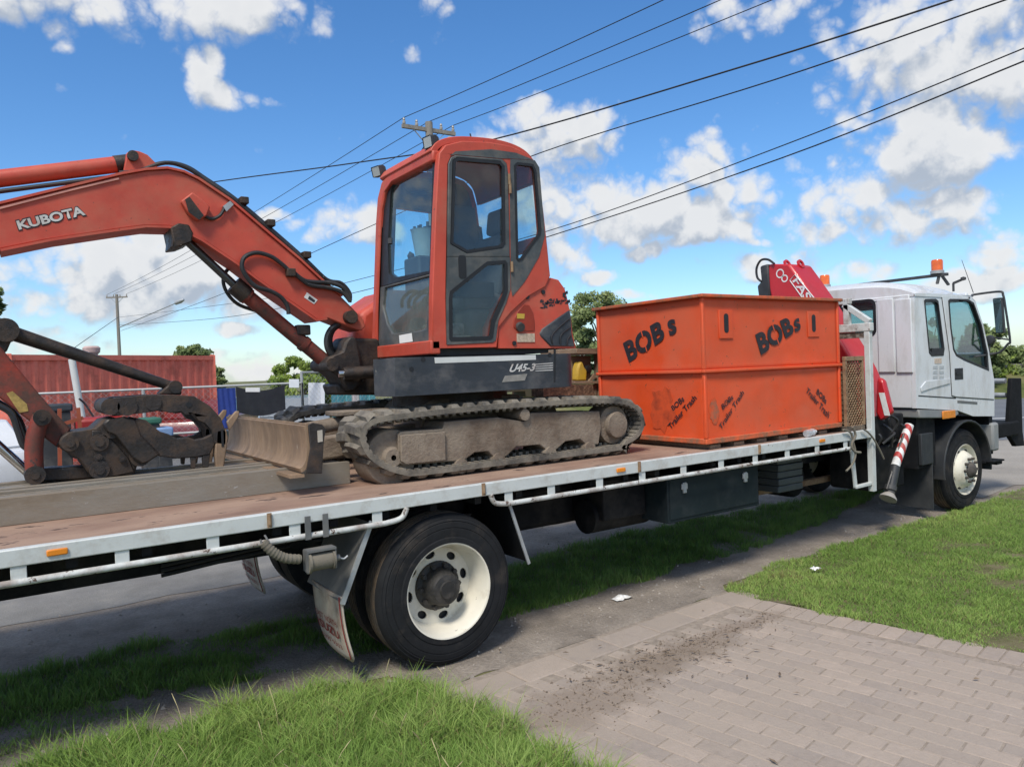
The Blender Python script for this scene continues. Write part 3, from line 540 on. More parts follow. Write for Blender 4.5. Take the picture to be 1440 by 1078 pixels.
def crumple(name, c, rx, ry, h, mat, label, cat, seed):
    mb = MB(); q = random.Random(seed); n = 7
    for j in range(n):
        for i in range(n): mb.v.append((c[0]+rx*(i/(n-1)-.5+q.uniform(-.05, .05)), c[1]+ry*(j/(n-1)-.5+q.uniform(-.05, .05)), c[2]+h*q.random()*(1-.6*abs(i/(n-1)-.5)*2)))
    for j in range(n-1):
        for i in range(n-1): a = j*n+i; mb.f.append((a, a+1, a+n+1, a+n))
    return tag(mb.build(name, mat, ang=20), label, cat)
m_paper = pm('white_paper', (.75, .75, .73), .8, var=.05)
p = at(874, 839, z=.02); crumple('paper_scrap', (p.x, p.y, .008), .17, .10, .03, m_paper, 'white paper scrap lying on the dirt track', 'paper', 1)
p = at(1147, 800, z=.05); crumple('plastic_wrapper', (p.x, p.y, .05), .09, .06, .03, m_paper, 'small pale wrapper lying in the lawn', 'wrapper', 2)
# ------------------------------------------------------------------ truck
DZ = 1.172; W = 2.5
truck = thing('flatbed_truck', 'white cab flatbed truck with long rusty deck parked on the verge', 'truck', (3, 1.25, 0))
T = truck
mb = MB().box(-3.6, 5.0, .012, W-.012, DZ-.05, DZ); deck = mb.build('deck', m_deck, T)
mb = MB()
for i in range(26): mb.box(-3.5+i*.34, -3.45+i*.34, .06, W-.06, DZ-.14, DZ-.052)
mb.build('deck_bearers', m_chassis, T)
def XN(px, py, y=0.): return at(px, py, y=y).x
for side, y0, y1 in (('near', -.004, .05), ('far', W-.05, W+.004)):
    mb = MB().box(-3.6, 5.0, y0, y1, DZ-.082, DZ+.003); mb.build('side_rail', m_white, T, bevel=.006)
mb = MB().box(-3.64, -3.602, -.004, W+.004, DZ-.15, DZ+.003); mb.build('rear_rail', m_white, T, bevel=.006)
posts = [(-120, 815), (26, 800), (172, 778), (299.5, 755), (415, 738), (531, 722), (716, 695), (776, 688), (844, 677), (904, 668), (962, 660), (1015, 652), (1063, 645), (1108, 638), (1150, 632), (1190, 626)]
for i, (px, py) in enumerate(posts):
    x = XN(px, py); mb = MB().box(x-.033, x+.033, .004, .012, DZ-.165, DZ-.078); mb.build('rail_post', m_white, T, bevel=.003)
tz = DZ-.158
xa, xb = XN(572, 712), XN(690, 700)
mb = MB().tube([(-3.55, .0, tz), (xa-.15, 0, tz)]+spline([(xa-.15, 0, tz), (xa-.04, 0, tz+.018), (xa, 0, DZ-.08)], 6)[1:], .0175, 12); mb.build('rope_rail', m_white_worn, T)
mb = MB().tube(spline([(xb, 0, DZ-.08), (xb+.035, 0, tz+.018), (xb+.14, 0, tz)], 6)+[(XN(1197, 634), 0, tz)], .0175, 12); mb.build('rope_rail', m_white_worn, T)
for px, py in ((80, 768), (688, 658), (872, 654), (1155, 613)):      # amber clearance lights on the rail
    x = XN(px, py if px != 688 else 680); 
    if px == 688: continue
    MB().box(x-.045, x+.045, -.016, -.003, DZ-.055, DZ-.022).build('marker_light', m_amber, T, bevel=.006)
for px, py in ((378, 726), (679, 684), (898, 655), (1067, 632)):      # rusty hinge pins
    x = XN(px, py); MB().box(x-.012, x+.012, -.014, -.003, DZ-.075, DZ+.006).cyl((x, -.014, DZ-.06), (x, -.014, DZ+.0), .009, 8).build('rail_bracket', m_rustmesh, T)
# chassis
zc = at(0, 845, y=.85).z
for y in (.85, 1.57): MB().box(-3.5, 8.1, y, y+.08, zc, .98).build('chassis_rail', m_chassis, T)
MB().box(-3.5, 4.9, .84, .93, .96, DZ-.14).box(-3.5, 4.9, 1.57, 1.66, .96, DZ-.14).build('deck_runner', m_chassis, T)
# --- wheels
def wheel(cx, cz, R, y_out, inward, front=False):
    s = 1 if inward > 0 else -1; w = .27
    def Yp(h): return h
    tp = [(.295, .02), (.315, -.012), (.345, -.010), (.352, -.004), (.375, -.006), (.405, -.004), (.409, .001), (.414, -.003), (.445, .002), (.449, .007), (.456, .004), (R-.034, .012), (R-.030, .017), (R-.024, .017), (R-.012, .028), (R-.003, .05), (R, .066)]
    tr = [(R, .066)]
    for k in range(4): b = .075+.035*k; tr += [(R, b), (R-.011, b+.003), (R-.011, b+.010), (R, b+.013)]
    tr += [(R, .204), (R-.003, .22), (R-.012, .242)]
    inner = [(R-.012, .242), (R-.03, .258), (.41, .27), (.32, .28), (.295, .25)]
    ty = MB().lathe([(r, s*h) for r, h in tp], (cx, y_out, cz), n=72).lathe([(r, s*h) for r, h in inner], (cx, y_out, cz), n=72).build('tyre', m_tyre, T)
    MB().lathe([(r, s*h) for r, h in tr], (cx, y_out, cz), n=72).build('tread', m_tread, ty)
    if front:
        rim = MB().lathe([(.296, s*.02), (.312, s*-.004), (.306, s*-.012), (.290, s*.004), (.282, s*.045), (.255, s*.055), (.235, s*.03), (.20, s*-.03), (.165, s*-.055), (.12, s*-.06), (.0, s*-.06)], (cx, y_out, cz), n=56).build('rim', m_rim, T)
        MB().lathe([(.10, s*-.055), (.095, s*-.08), (.085, s*-.09), (.06, s*-.11), (.045, s*-.12), (0, s*-.122)], (cx, y_out, cz), n=28).build('hub', m_hub, rim)
        for k in range(10):
            t = 2*math.pi*k/10; p = (cx+.14*math.cos(t), y_out, cz+.14*math.sin(t)); MB().cyl((p[0], y_out-s*.052, p[2]), (p[0], y_out-s*.09, p[2]), .018, 6).build('wheel_nut', m_hub, rim)
        for k in range(8):
            t = 2*math.pi*(k+.5)/8; p = (cx+.232*math.cos(t), 0, cz+.232*math.sin(t)); MB().cyl((p[0], y_out+s*.04, p[2]), (p[0], y_out+s*.0195, p[2]), .021, 12).build('hand_hole', m_seal, rim)
    else:
        rim = MB().lathe([(.296, s*.03), (.320, s*.0), (.316, s*-.010), (.304, s*-.006), (.290, s*.02), (.281, s*.06), (.268, s*.10), (.262, s*.16), (.255, s*.175)], (cx, y_out, cz), n=64)
        holes = []
        for k in range(8):
            t = 2*math.pi*(k+.25)/8; c_, s_ = math.cos(t), math.sin(t)
            holes.append([(.213*c_+a*c_-b*s_, .213*s_+a*s_+b*c_) for a, b in [(.026*math.cos(q), .038*math.sin(q)) for q in [2*math.pi*i/12 for i in range(12)]]])
        ring = [(.256*math.cos(2*math.pi*i/64), .256*math.sin(2*math.pi*i/64)) for i in range(64)]
        holes.append([(.15*math.cos(2*math.pi*i/40), .15*math.sin(2*math.pi*i/40)) for i in range(40)])
        rim.panel(ring, holes, lambda u, v: (cx+u, y_out+s*(.172-.16*(.256-math.hypot(u, v))*0), cz+v), lambda u, v: (cx+u, y_out+s*.184, cz+v))
        rim = rim.build('rim', m_rim, T)
        MB().lathe([(.165, s*.168), (.16, s*.15), (.13, s*.14), (.118, s*.10), (.11, s*.05), (.095, s*.03), (.06, s*.022), (.055, s*.01), (0, s*.008)], (cx, y_out, cz), n=36).build('hub', m_hub, rim)
        MB().lathe([(.25, s*.2), (.0, s*.2)], (cx, y_out, cz), n=32).build('shade_disc', m_seal, rim)  # flat dark disc: the shade behind the wheel holes put in as colour
        for k in range(10):
            t = 2*math.pi*k/10; p = (cx+.142*math.cos(t), 0, cz+.142*math.sin(t)); MB().cyl((p[0], y_out+s*.165, p[2]), (p[0], y_out+s*.115, p[2]), .017, 6).build('wheel_nut', m_hub, rim)
    return ty
wheel(0, .5, .5, .03, 1); wheel(0, .5, .5, .34, 1); wheel(0, .5, .5, W-.03, -1); wheel(0, .5, .5, W-.34, -1)
FWX = at(1357, 662, y=.15).x; FWZ = .5
wheel(FWX, FWZ, .5, .15, 1, True); wheel(FWX, FWZ, .5, W-.15, -1, True)
MB().cyl((0, .3, .5), (0, W-.3, .5), .075, 16).lathe([(.0, -.2), (.16, -.16), (.21, 0), (.16, .16), (0, .2)], (0, 1.25, .5)).build('rear_axle', m_chassis, T)
MB().cyl((FWX, .4, .46), (FWX, W-.4, .46), .05, 12).build('front_axle', m_chassis, T)
for y in (.78, 1.66):
    MB().strip([(-.8, y, .78), (-.4, y, .66), (0, y, .62), (.4, y, .66), (.8, y, .78)], (0, .08, 0), .06).build('leaf_spring', m_chassis, T)
MB().box(.62, 1.75, .75, 1.95, .60, .96).build('chassis_gear', m_chassis, T, bevel=.05); MB().box(1.76, 4.7, .95, 1.55, .68, .96).build('chassis_gear', m_chassis, T, bevel=.03)
MB().cyl((1.6, .55, .68), (2.25, .55, .68), .14, 20).build('air_tank', m_chassis, T)
for k_ in range(3): MB().tube(spline([(-1.6, .80, .80-.03*k_), (-.5, .79, .86-.03*k_), (.9, .78, .80-.04*k_), (2.2, .80, .84-.03*k_)], 6), .012, 6).build('brake_line', m_hose, T)
MB().tube([(.2, 1.3, .5), (4.6, 1.25, .62)], .05, 10).build('drive_shaft', m_chassis, T)
# mudguards and flaps round the rear wheel
def slab(p, th, name, mat, parent, bevel=.0):                       # p: quad, thickened along its normal
    a, b, c, d = [Vector(q) for q in p]; n_ = (b-a).cross(d-a).normalized()*th
    return MB().add([a, b, c, d, a+n_, b+n_, c+n_, d+n_], [(0, 3, 2, 1), (4, 5, 6, 7), (0, 1, 5, 4), (1, 2, 6, 5), (2, 3, 7, 6), (3, 0, 4, 7)]).build(name, mat, parent, bevel)
gA, gB = at(522, 746, y=.03), at(480, 847, y=.03)
for y0, y1, lab in ((.03, .62, 1), (W-.62, W-.03, 0)):
    g = slab([(gA.x, y0, gA.z+.05), (gA.x, y1, gA.z+.05), (gB.x, y1, gB.z), (gB.x, y0, gB.z)], .005, 'mudguard', m_guard, T)
    if lab: MB().bar((gA.x+.004, y0-.004, gA.z+.06), (gB.x+.004, y0-.004, gB.z-.01), .03, .012, up=(0, 1, 0)).build('guard_edge', m_galv, g)
    # flap, bowed
    pts = [(gB.x+.005, gB.z+.03), (gB.x+.02, gB.z-.12), (gB.x+.05, gB.z-.26), (gB.x+.07, gB.z-.40)]
    fl = MB(); cols = 8
    def flo(j, t):
        w = (y1-y0)*.86; u = j/cols; yy = y0+.005+w*u; zz = pts[0][1]+(pts[-1][1]-pts[0][1])*t; xx = pts[0][0]+.075*t*t-.01*math.sin(u*3)
        if t > .85: yy = y0+.005+w*(.5+(u-.5)*(1-.22*((t-.85)/.15)**2))
        return (xx, yy, zz)
    R_ = 12
    for i in range(R_+1):
        for j in range(cols+1): fl.v.append(flo(j, i/R_))
    for i in range(R_):
        for j in range(cols): a = i*(cols+1)+j; fl.f.append((a, a+1, a+cols+2, a+cols+1))
    fo = fl.build('mud_flap', m_flap, T); so_ = fo.modifiers.new('solid', 'SOLIDIFY'); so_.thickness = .008
    def q(u0, u1, t0, t1):
        f_ = lambda u, t: Vector(flo(u*cols, t))+Vector((-.012, 0, 0))
        return [f_(u1, t1), f_(u0, t1), f_(u0, t0), f_(u1, t0)]
    text('flap_lettering', 'NORTH', q(.2, .56, .40, .49), m_flaptext, fo, .01); text('flap_lettering', 'EAST', q(.62, .92, .40, .49), m_flaptext, fo, .01)
    text('flap_lettering', 'ISUZU', q(.2, .92, .54, .68), m_flaptext, fo, .03)
    text('flap_lettering', '9303', q(.2, .50, .76, .83), m_flaptext, fo, .01); text('flap_lettering', '0300', q(.56, .88, .76, .83), m_flaptext, fo, .01)
    e = [Vector(flo(0, i/R_))+Vector((-.012, .012, 0)) for i in range(R_)]
    MB().tube(e, .004, 6).build('flap_edge', m_flaptext, fo)
hA, hB = at(716, 716, y=.03), at(744, 790, y=.03)
for y0, y1 in ((.03, .62), (W-.62, W-.03)):
    g = slab([(hA.x, y0, hA.z+.06), (hB.x, y0, hB.z), (hB.x, y1, hB.z), (hA.x, y1, hA.z+.06)], .005, 'mudguard', m_chassis, T)
    MB().bar((hA.x-.004, y0-.004, hA.z+.05), (hB.x-.004, y0-.004, hB.z-.01), .022, .012, up=(0, 1, 0)).build('guard_edge', m_galv, g)
# tail reflector and strap winch
p = at(500, 766, x=gA.x-.06); MB().lathe([(.0, -.012), (.025, -.010), (.03, 0)], (gA.x-.015, at(500, 766, x=gA.x-.02).y, at(500, 766, x=gA.x-.02).z), axis=(1, 0, 0), n=20).build('reflector', m_redlens, T)
wx = XN(447, 780, -.03); wz = at(447, 788, y=-.03).z
winch = MB().cyl((wx-.055, -.04, wz), (wx+.075, -.04, wz), .052, 24).cyl((wx-.07, -.04, wz), (wx-.055, -.04, wz), .064, 24).cyl((wx+.075, -.04, wz), (wx+.088, -.04, wz), .060, 24).build('strap_winch', m_strap, T)
MB().box(wx-.075, wx+.095, -.08, .0, wz+.062, wz+.075).box(wx-.078, wx-.068, -.075, 0, wz-.05, wz+.07).box(wx+.088, wx+.096, -.075, 0, wz-.05, wz+.07).cyl((wx+.096, -.04, wz), (wx+.125, -.04, wz), .02, 12).build('winch_frame', m_guard, winch)
MB().tube(spline([(wx+.12, -.04, wz), (wx+.15, -.045, wz-.012), (wx+.175, -.045, wz+.002)], 5), .006, 6).build('winch_ratchet_bar', m_galv, winch)
for px in (432, 457): x = XN(px, 735, -.01); MB().box(x-.018, x+.018, -.022, -.018, tz-.02, DZ-.04).build('hook_plate', m_guard, T, bevel=.003)
st = spline([at(370, 762, y=-.03), at(383, 775, y=-.04), at(400, 784, y=-.045), at(422, 786, y=-.04)], 8)
mb = MB().tube(st, .026, 10); 
mb.build('strap_roll', m_strap, T, ang=60)
for i in range(3, len(st), 2): MB().tube([st[i-1].lerp(st[i], .3), st[i-1].lerp(st[i], .75)], .029, 12).build('strap_fold', m_strap, T)
MB().tube(spline([at(366, 758, y=-.02), at(370, 768, y=-.03), at(376, 760, y=-.035), at(372, 752, y=-.02)], 5), .006, 8).build('strap_hook', m_guard, T)
# toolbox, battery box, tank
bx0, bx1 = XN(939, 705, .12), XN(1067, 690, .12); bz = at(939, 737, y=.12).z
by = at(880, 733, x=bx0).y
tb = MB().box(bx0, bx1, .12, min(by, .80), bz, DZ-.17).build('toolbox', m_toolbox, T, bevel=.008)
MB().box(bx0+.02, bx1-.02, .112, .1195, bz+.03, DZ-.20).build('toolbox_door', m_toolbox, tb, bevel=.004)
for px in (961, 1047): x = XN(px, 665, .11); MB().box(x-.035, x+.035, .098, .111, DZ-.30, DZ-.25).box(x-.02, x+.02, .094, .111, DZ-.33, DZ-.24).build('toolbox_latch', m_galv, tb, bevel=.004)
MB().box(bx0-.5, bx0-.03, .35, .8, bz+.06, 1.0).build('chassis_box', m_chassis, T, bevel=.01)
xg = XN(1112, 672, .35); gz = at(1112, 690, y=.35).z
bb = MB()
for i in range(5): bb.box(xg-.20, xg+.20, .35-.008*(i % 2), .75, gz+.07*i, gz+.066+.07*i)
bb.build('battery_box', pm('grey_plastic_box', (.06, .07, .075), .5), T, bevel=.01)
MB().cyl((5.05, .95, .55), (5.05, 1.5, .55), .2, 20).box(5.4, 6.0, .2, .75, .45, .95).build('fuel_tank', m_chassis, T, bevel=.03)
MB().box(4.2, 6.6, .80, .86, .50, .56).build('chassis_stay', m_rustmesh, T)
# headboard
hx = 5.03; hb_z = 2.24
head = MB().box(hx-.03, hx+.03, -.005, .055, .53, hb_z).build('headboard_post', m_white, T, bevel=.005)
MB().box(hx-.03, hx+.03, W-.055, W+.005, DZ, hb_z).build('headboard_post', m_white, T, bevel=.005)
MB().box(hx-.035, hx+.035, -.02, W+.02, hb_z-.055, hb_z+.03).build('headboard_beam', m_white_worn, T, bevel=.006)
py_, pz_ = PY([(1191, 428)], hx)[0]
MB().box(hx-.03, hx+.03, py_-.03, py_+.03, hb_z+.032, pz_+.0).box(hx-.03, hx+.03, W-py_-.03, W-py_+.03, hb_z+.032, pz_).build('headboard_riser', m_white_worn, T, bevel=.005)
for ya, yb in ((py_+.03, .0), (W-py_-.03, W)): MB().bar((hx, ya, pz_), (hx, yb, hb_z+.04), .055, .06, up=(1, 0, 0)).build('headboard_brace', m_white, T, bevel=.004)
MB().box(hx-.031, hx+.031, py_-.04, W-py_+.04, pz_+.002, pz_+.06).build('headboard_top_rail', m_white_worn, T, bevel=.005)
MB().box(hx-.02, hx+.02, .056, W-.056, hb_z-.12, hb_z-.058).build('headboard_strip', pm('rusty_dark_strip', (.09, .06, .045), .8, var=.3, dirt=(.4, .36, .3), dirt_amt=.35, dirt_scale=25), T)
s0, s1 = at(1200, 615, y=.0), at(1207, 685, y=.0)
MB().bar((s0.x, .03, s0.z-.02), (s1.x, .03, s1.z), .05, .02, up=(0, 1, 0)).bar((s1.x-.01, .03, s1.z), (hx-.03, .03, s1.z+.005), .045, .03, up=(0, 0, 1)).build('side_step', m_white, T, bevel=.004)
# rope lashed round the rail
rx_ = XN(1199, 620, -.02)
rp_ = [at(a, b, y=-.03) for a, b in ((1186, 604), (1196, 608), (1200, 622), (1203, 638), (1199, 652), (1190, 662))]
MB().tube(spline(rp_, 6), .010, 8).tube(spline([at(a, b, y=-.035) for a, b in ((1212, 602), (1220, 607), (1228, 616), (1236, 630), (1243, 645))], 6), .009, 8).tube(spline([at(a, b, y=-.036) for a, b in ((1199, 600), (1203, 612), (1198, 624), (1201, 634), (1210, 636))], 6), .012, 8).build('lashing_rope', m_strap, T)
# --- cab
CY0, CY1 = .10, 2.40; CXR = 6.10
z8 = lambda pts: Z(1040, 340, 3.5925, pts)
side = PX(z8([(895, 840), (893, 700), (885, 420), (872, 262), (1020, 262), (1166, 270), (1192, 300), (1232, 420), (1262, 560), (1287, 700), (1288, 880), (1180, 880), (1100, 850)]), CY0)
side[0] = (CXR, side[0][1]); side[1] = (CXR, side[1][1]); side[2] = (CXR+.005, side[2][1]); side[3] = (CXR+.02, side[3][1])
dglass = PX(z8([(1050, 298), (1060, 290), (1148, 291), (1178, 308), (1218, 420), (1248, 560), (1254, 650), (1130, 598), (1090, 575), (1075, 545), (1060, 430)]), CY0)
qglass = PX(z8([(932, 298), (940, 290), (990, 289), (1003, 300), (1034, 540), (1028, 573), (970, 576), (957, 560)]), CY0)
MB().xz(side, CY0, CY0+.05, [dglass, qglass]).build('cab_side', m_cabwhite, T, bevel=.025, seg=3)
MB().xz(side, CY1-.05, CY1, [dglass, qglass]).build('cab_side', m_cabwhite, T, bevel=.012)
door = PX(z8([(1020, 270), (1164, 277), (1188, 303), (1226, 420), (1257, 560), (1280, 700), (1282, 795), (1090, 782), (1072, 776), (1060, 560)]), CY0)
MB().xz(inset(door, -.009), CY0-.004, CY0-.0006, [inset(door, .012)]).build('door_gap', m_seal, T)
MB().box(CXR+.01, side[5][0]+.01, CY0-.006, CY0+.002, side[3][1]-.022, side[3][1]-.008).build('roof_gutter', m_seal, T)
for ya, yb, hs in ((CY0-.010, CY0-.001, -1), (CY1+.001, CY1+.010, 1)):
    d_ = MB().xz(door, ya, yb, [dglass]).build('door', m_cabwhite, T, bevel=.004)
    a = at(1341, 518, y=CY0); b = at(1353, 533, y=CY0); yo = ya if hs < 0 else yb
    MB().box(a.x, b.x, min(yo, yo+hs*.004), max(yo, yo+hs*.004), b.z, a.z).box(a.x+.03, b.x-.02, min(yo, yo+hs*.012), max(yo, yo+hs*.012), (a.z+b.z)/2-.01, (a.z+b.z)/2+.02).build('door_handle', m_seal, d_, bevel=.004)
def frame(loop, inset, y0, y1, name, mat, parent):                   # rubber surround of a pane
    cx = sum(p[0] for p in loop)/len(loop); cz = sum(p[1] for p in loop)/len(loop)
    ins = [(cx+(a-cx)*(1-inset), cz+(b-cz)*(1-inset)) for a, b in loop]; out = [(cx+(a-cx)*(1+.012), cz+(b-cz)*(1+.012)) for a, b in loop]
    MB().xz(out, y0, y1, [ins]).build(name, mat, parent, bevel=.003)
for y in (CY0, CY1-.05):
    MB().xz(dglass, y+.020, y+.026).build('door_window', m_glass_truck, T); MB().xz(qglass, y+.020, y+.026).build('quarter_window', m_glass_truck, T)
frame(dglass, .07, CY0-.014, CY0+.018, 'window_seal', m_seal, T); frame(qglass, .10, CY0-.006, CY0+.018, 'window_seal', m_seal, T)
a = at(1328, 489, y=CY0); b = at(1309, 501, y=CY0); MB().box(b.x+.02, a.x-.02, CY0-.004, CY0+.012, b.z+.01, a.z).build('quarter_vent', m_seal, T)
pr = PX(z8([(912, 735), (935, 705), (1062, 690), (1060, 715), (960, 742), (915, 758)]), CY0); MB().xz(pr, CY0-.012, CY0-.0005).build('pressed_crease', m_cabwhite, T, bevel=.010, seg=3)
sm = PX(z8([(903, 774), (1092, 786), (1092, 792), (903, 780)]), CY0); MB().xz(sm, CY0-.0022, CY0-.0004).build('body_seam', m_seal, T)
bd = PX(z8([(1100, 800), (1200, 808), (1200, 820), (1100, 812)]), CY0); MB().xz(bd, CY0-.004, CY0-.0004).build('door_badge', m_guard, T)
# rear wall with window
zb, zt = side[0][1], side[3][1]
ry = PY(z8([(570, 305), (660, 298), (680, 320), (682, 400), (670, 470), (560, 470)]), CXR); ywin1 = max(p[0] for p in ry)
wz1 = max(p[1] for p in ry); wz0 = min(p[1] for p in ry); wy0 = min(p[0] for p in ry)
def rrect(a0, a1, b0, b1, r, n=5):
    o = []
    for cx, cz, t0 in ((a1-r, b1-r, 0), (a0+r, b1-r, 90), (a0+r, b0+r, 180), (a1-r, b0+r, 270)):
        for i in range(n+1): t = rad(t0+90*i/n); o.append((cx+r*math.cos(t), cz+r*math.sin(t)))
    return o
rw = rrect(wy0, CY1-(wy0-CY0), wz0, wz1, .07)
wall = MB().yz([(CY0+.05, zb), (CY1-.05, zb), (CY1-.05, zt), (CY0+.05, zt)], CXR, CXR+.05, [rw]).build('cab_rear_wall', m_cabwhite, T, bevel=.01)
MB().yz(rw, CXR+.018, CXR+.024).build('rear_window', m_glass_truck, T)
MB().yz(rrect(wy0-.02, CY1-(wy0-CY0)+.02, wz0-.02, wz1+.02, .08), CXR-.006, CXR+.012, [rrect(wy0+.015, CY1-(wy0-CY0)-.015, wz0+.015, wz1-.015, .06)]).build('window_seal', m_seal, wall)
a, b = PY(z8([(770, 285), (695, 660)]), CXR); c, d = PY(z8([(860, 285), (785, 662)]), CXR)
for (yA, zA), (yB, zB) in ((a, b), (c, d)):
    y0, y1 = sorted((yA, yB)); MB().box(CXR-.022, CXR-.001, y0-.02, y1-.03, zB, zA).build('pressed_panel', m_cabwhite, wall, bevel=.02, seg=3)
# windscreen side, roof, floor
fr = [p for p in side[5:11]]
ws = MB().strip([(x, CY0+.05, z) for x, z in fr[:2]], (0, CY1-CY0-.1, 0), .05).strip([(x, CY0+.05, z) for x, z in fr[3:]], (0, CY1-CY0-.1, 0), .05).build('cab_front', m_cabwhite, T, bevel=.01)
MB().strip([(x-.02, CY0+.05, z) for x, z in fr[1:4]], (0, CY1-CY0-.1, 0), .006).build('windscreen', m_glass_truck, T)
rf = MB(); nx = 14; ny = 16; zr = side[3][1]
xr0, xr1 = CXR+.012, side[5][0]+.03
top_h = at(1282, 394, y=.25).z-zr
for i in range(nx+1):
    u = i/nx; x = lerp(xr0, xr1, u)
    for j in range(ny+1):
        w = j/ny; e = 1-abs(2*w-1)**7; hx_ = 1-max(0, (u-.45)/.55)**2.4*.8; hx_ *= min(1, (u+.02)/.05)**.5
        y = lerp(CY0-.008, CY1+.008, w); y = lerp(1.25, y, .97+.03*(1-e)); rf.v.append((x, y, zr-.01+top_h*(.12+.88*e)*hx_+.04*e*math.sin(math.pi*w)))
for i in range(nx):
    for j in range(ny): a = i*(ny+1)+j; rf.f.append((a, a+ny+1, a+ny+2, a+1))
nb = len(rf.v)
rim_i = [j for j in range(ny+1)]+[i*(ny+1)+ny for i in range(1, nx+1)]+[nx*(ny+1)+j for j in range(ny-1, -1, -1)]+[i*(ny+1) for i in range(nx-1, 0, -1)]
for q_ in rim_i: x, y, z = rf.v[q_]; rf.v.append((x, y, zr-.025))
for i in range(len(rim_i)): j = (i+1) % len(rim_i); rf.f.append((rim_i[i], rim_i[j], nb+j, nb+i))
roof = rf.build('cab_roof', m_cabwhite, T, ang=40)
MB().box(CXR+.05, side[8][0]-.05, CY0+.05, CY1-.05, zb-.02, zb+.04).box(side[8][0]-.35, side[8][0]-.06, CY0+.06, CY1-.06, 1.5, 1.78).build('cab_floor', m_interior, T)
for y in (.35, 1.6):
    s_ = MB().box(6.55, 7.05, y, y+.5, 1.45, 1.62).xz([(6.5, 1.6), (6.66, 1.6), (6.58, 2.15), (6.46, 2.15)], y, y+.5).box(6.47, 6.57, y+.12, y+.38, 2.17, 2.36).build('seat', m_seatm, T, bevel=.03)
MB().lathe([(.2, -.012), (.212, 0), (.2, .012), (.188, 0)], (7.32, .6, 1.86), axis=(-.75, 0, .66), n=28, closed=True).cyl((7.33, .6, 1.84), (7.55, .6, 1.6), .03, 8).build('steering_wheel', m_interior, T)
# lower body: bumper strip, arch, lamps
bl = PX(z8([(905, 848), (1100, 850), (1110, 868), (1085, 888), (1000, 890), (908, 890)]), CY0-.01)
MB().xz(bl, CY0-.012, CY0+.3).build('side_bumper', pm('grey_bumper', (.22, .235, .24), .5, var=.1, dirt=(.3, .28, .25), dirt_amt=.25), T, bevel=.012)
a, b = at(1325, 578, y=CY0-.02), at(1343, 587, y=CY0-.02); MB().box(a.x, b.x, CY0-.03, CY0-.012, b.z, a.z).build('turn_signal', m_amber, T, bevel=.01)
arc = [(FWX+.61*math.cos(t), FWZ+.02+.59*math.sin(t)) for t in [rad(-8+i*(188-(-8))/20) for i in range(21)]]
MB().strip([(x, CY0+.0, z) for x, z in arc], (0, .40, 0), .03).build('wheel_arch', pm('arch_plastic', (.022, .025, .029), .6, var=.2, dirt=(.06, .055, .05), dirt_amt=.25), T, bevel=.01)
MB().strip([(x, CY1-.40, z) for x, z in arc], (0, .42, 0), .03).build('wheel_arch', MATS['arch_plastic'], T, bevel=.01)
MB().box(CXR+.1, FWX-.68, CY0+.06, .75, .62, zb-.03).build('cab_underbody', m_chassis, T); MB().box(FWX+.66, 8.05, CY0+.05, CY1-.05, .62, 1.1).build('bumper_core', m_chassis, T)
fa = at(1318, 612, y=.2).x
MB().box(fa-.30, fa-.285, .12, .62, .13, .72).build('front_mud_flap', pm('dark_flap', (.03, .033, .036), .7, var=.2, dirt=(.09, .085, .08), dirt_amt=.3), T)
MB().box(CXR+.12, fa-.27, .115, .16, .66, 1.02).build('cab_step_panel', MATS['arch_plastic'], T, bevel=.01)
MB().box(7.95, 8.12, CY0+.0, CY1, .66, 1.02).build('front_bumper', MATS['grey_bumper'], T, bevel=.03)
# bull bar
ux = XN(1422, 580, .25)
ub = PX(Z(1360, 460, 5.39, [(305, 385), (375, 385), (385, 780), (402, 895), (335, 900), (290, 825), (285, 700)]), .25)
for y in (.19, W-.25): MB().xz(ub, y, y+.06).build('bull_bar_upright', m_black, T, bevel=.012)
uz = at(1415, 592, y=.25).z; u2 = at(1415, 612, y=.25).z
MB().box(8.1, ux+.0, .15, W-.15, u2, uz).build('bull_bar_bumper', m_black, T, bevel=.02)
for py in (535, 555): z = at(1407, py, y=.4).z; MB().cyl((ux-.02, .3, z), (ux-.02, W-.3, z), .035, 14).build('bull_bar_tube', m_galv, T)
s_ = at(1392, 648, y=.12); MB().box(7.75, s_.x, .12, .17, s_.z-.02, s_.z+.02).box(s_.x-.1, s_.x+.22, .04, .24, s_.z-.01, s_.z+.012).box(s_.x+.05, s_.x+.2, .06, .22, s_.z-.05, s_.z-.01).build('front_step', m_black, T, bevel=.006)
# mirror
zB = lambda pts: Z(1230, 350, 6.738, pts); mxp = 8.0
mt = [at(a, b, x=mxp) for a, b in zB([(945, 432), (1180, 404), (1218, 440), (1240, 560), (1282, 860), (1262, 900), (1190, 975), (1120, 992)])]
st_ = at(*zB([(890, 465)])[0], y=CY0-.01); en_ = at(*zB([(950, 1020)])[0], y=CY0-.01)
mir = MB().tube(spline([st_, mt[0].lerp(st_, .4)]+mt+[en_], 6), .014, 10).tube([mt[4], at(*zB([(1140, 840)])[0], x=mxp)], .010, 8).build('mirror_bracket', m_black, T)
mq = [at(a, b, x=mxp-.03) for a, b in zB([(1116, 468), (1200, 458), (1226, 795), (1146, 803)])]
mh = MB().yz([(p.y, p.z) for p in mq], mxp-.03, mxp+.03).build('mirror_housing', m_black, T, bevel=.012)
c = sum(mq, Vector())/4; MB().yz([(c.y+(p.y-c.y)*.86, c.z+(p.z-c.z)*.95) for p in mq], mxp-.034, mxp-.0315).build('mirror_glass', m_mirror, mh)
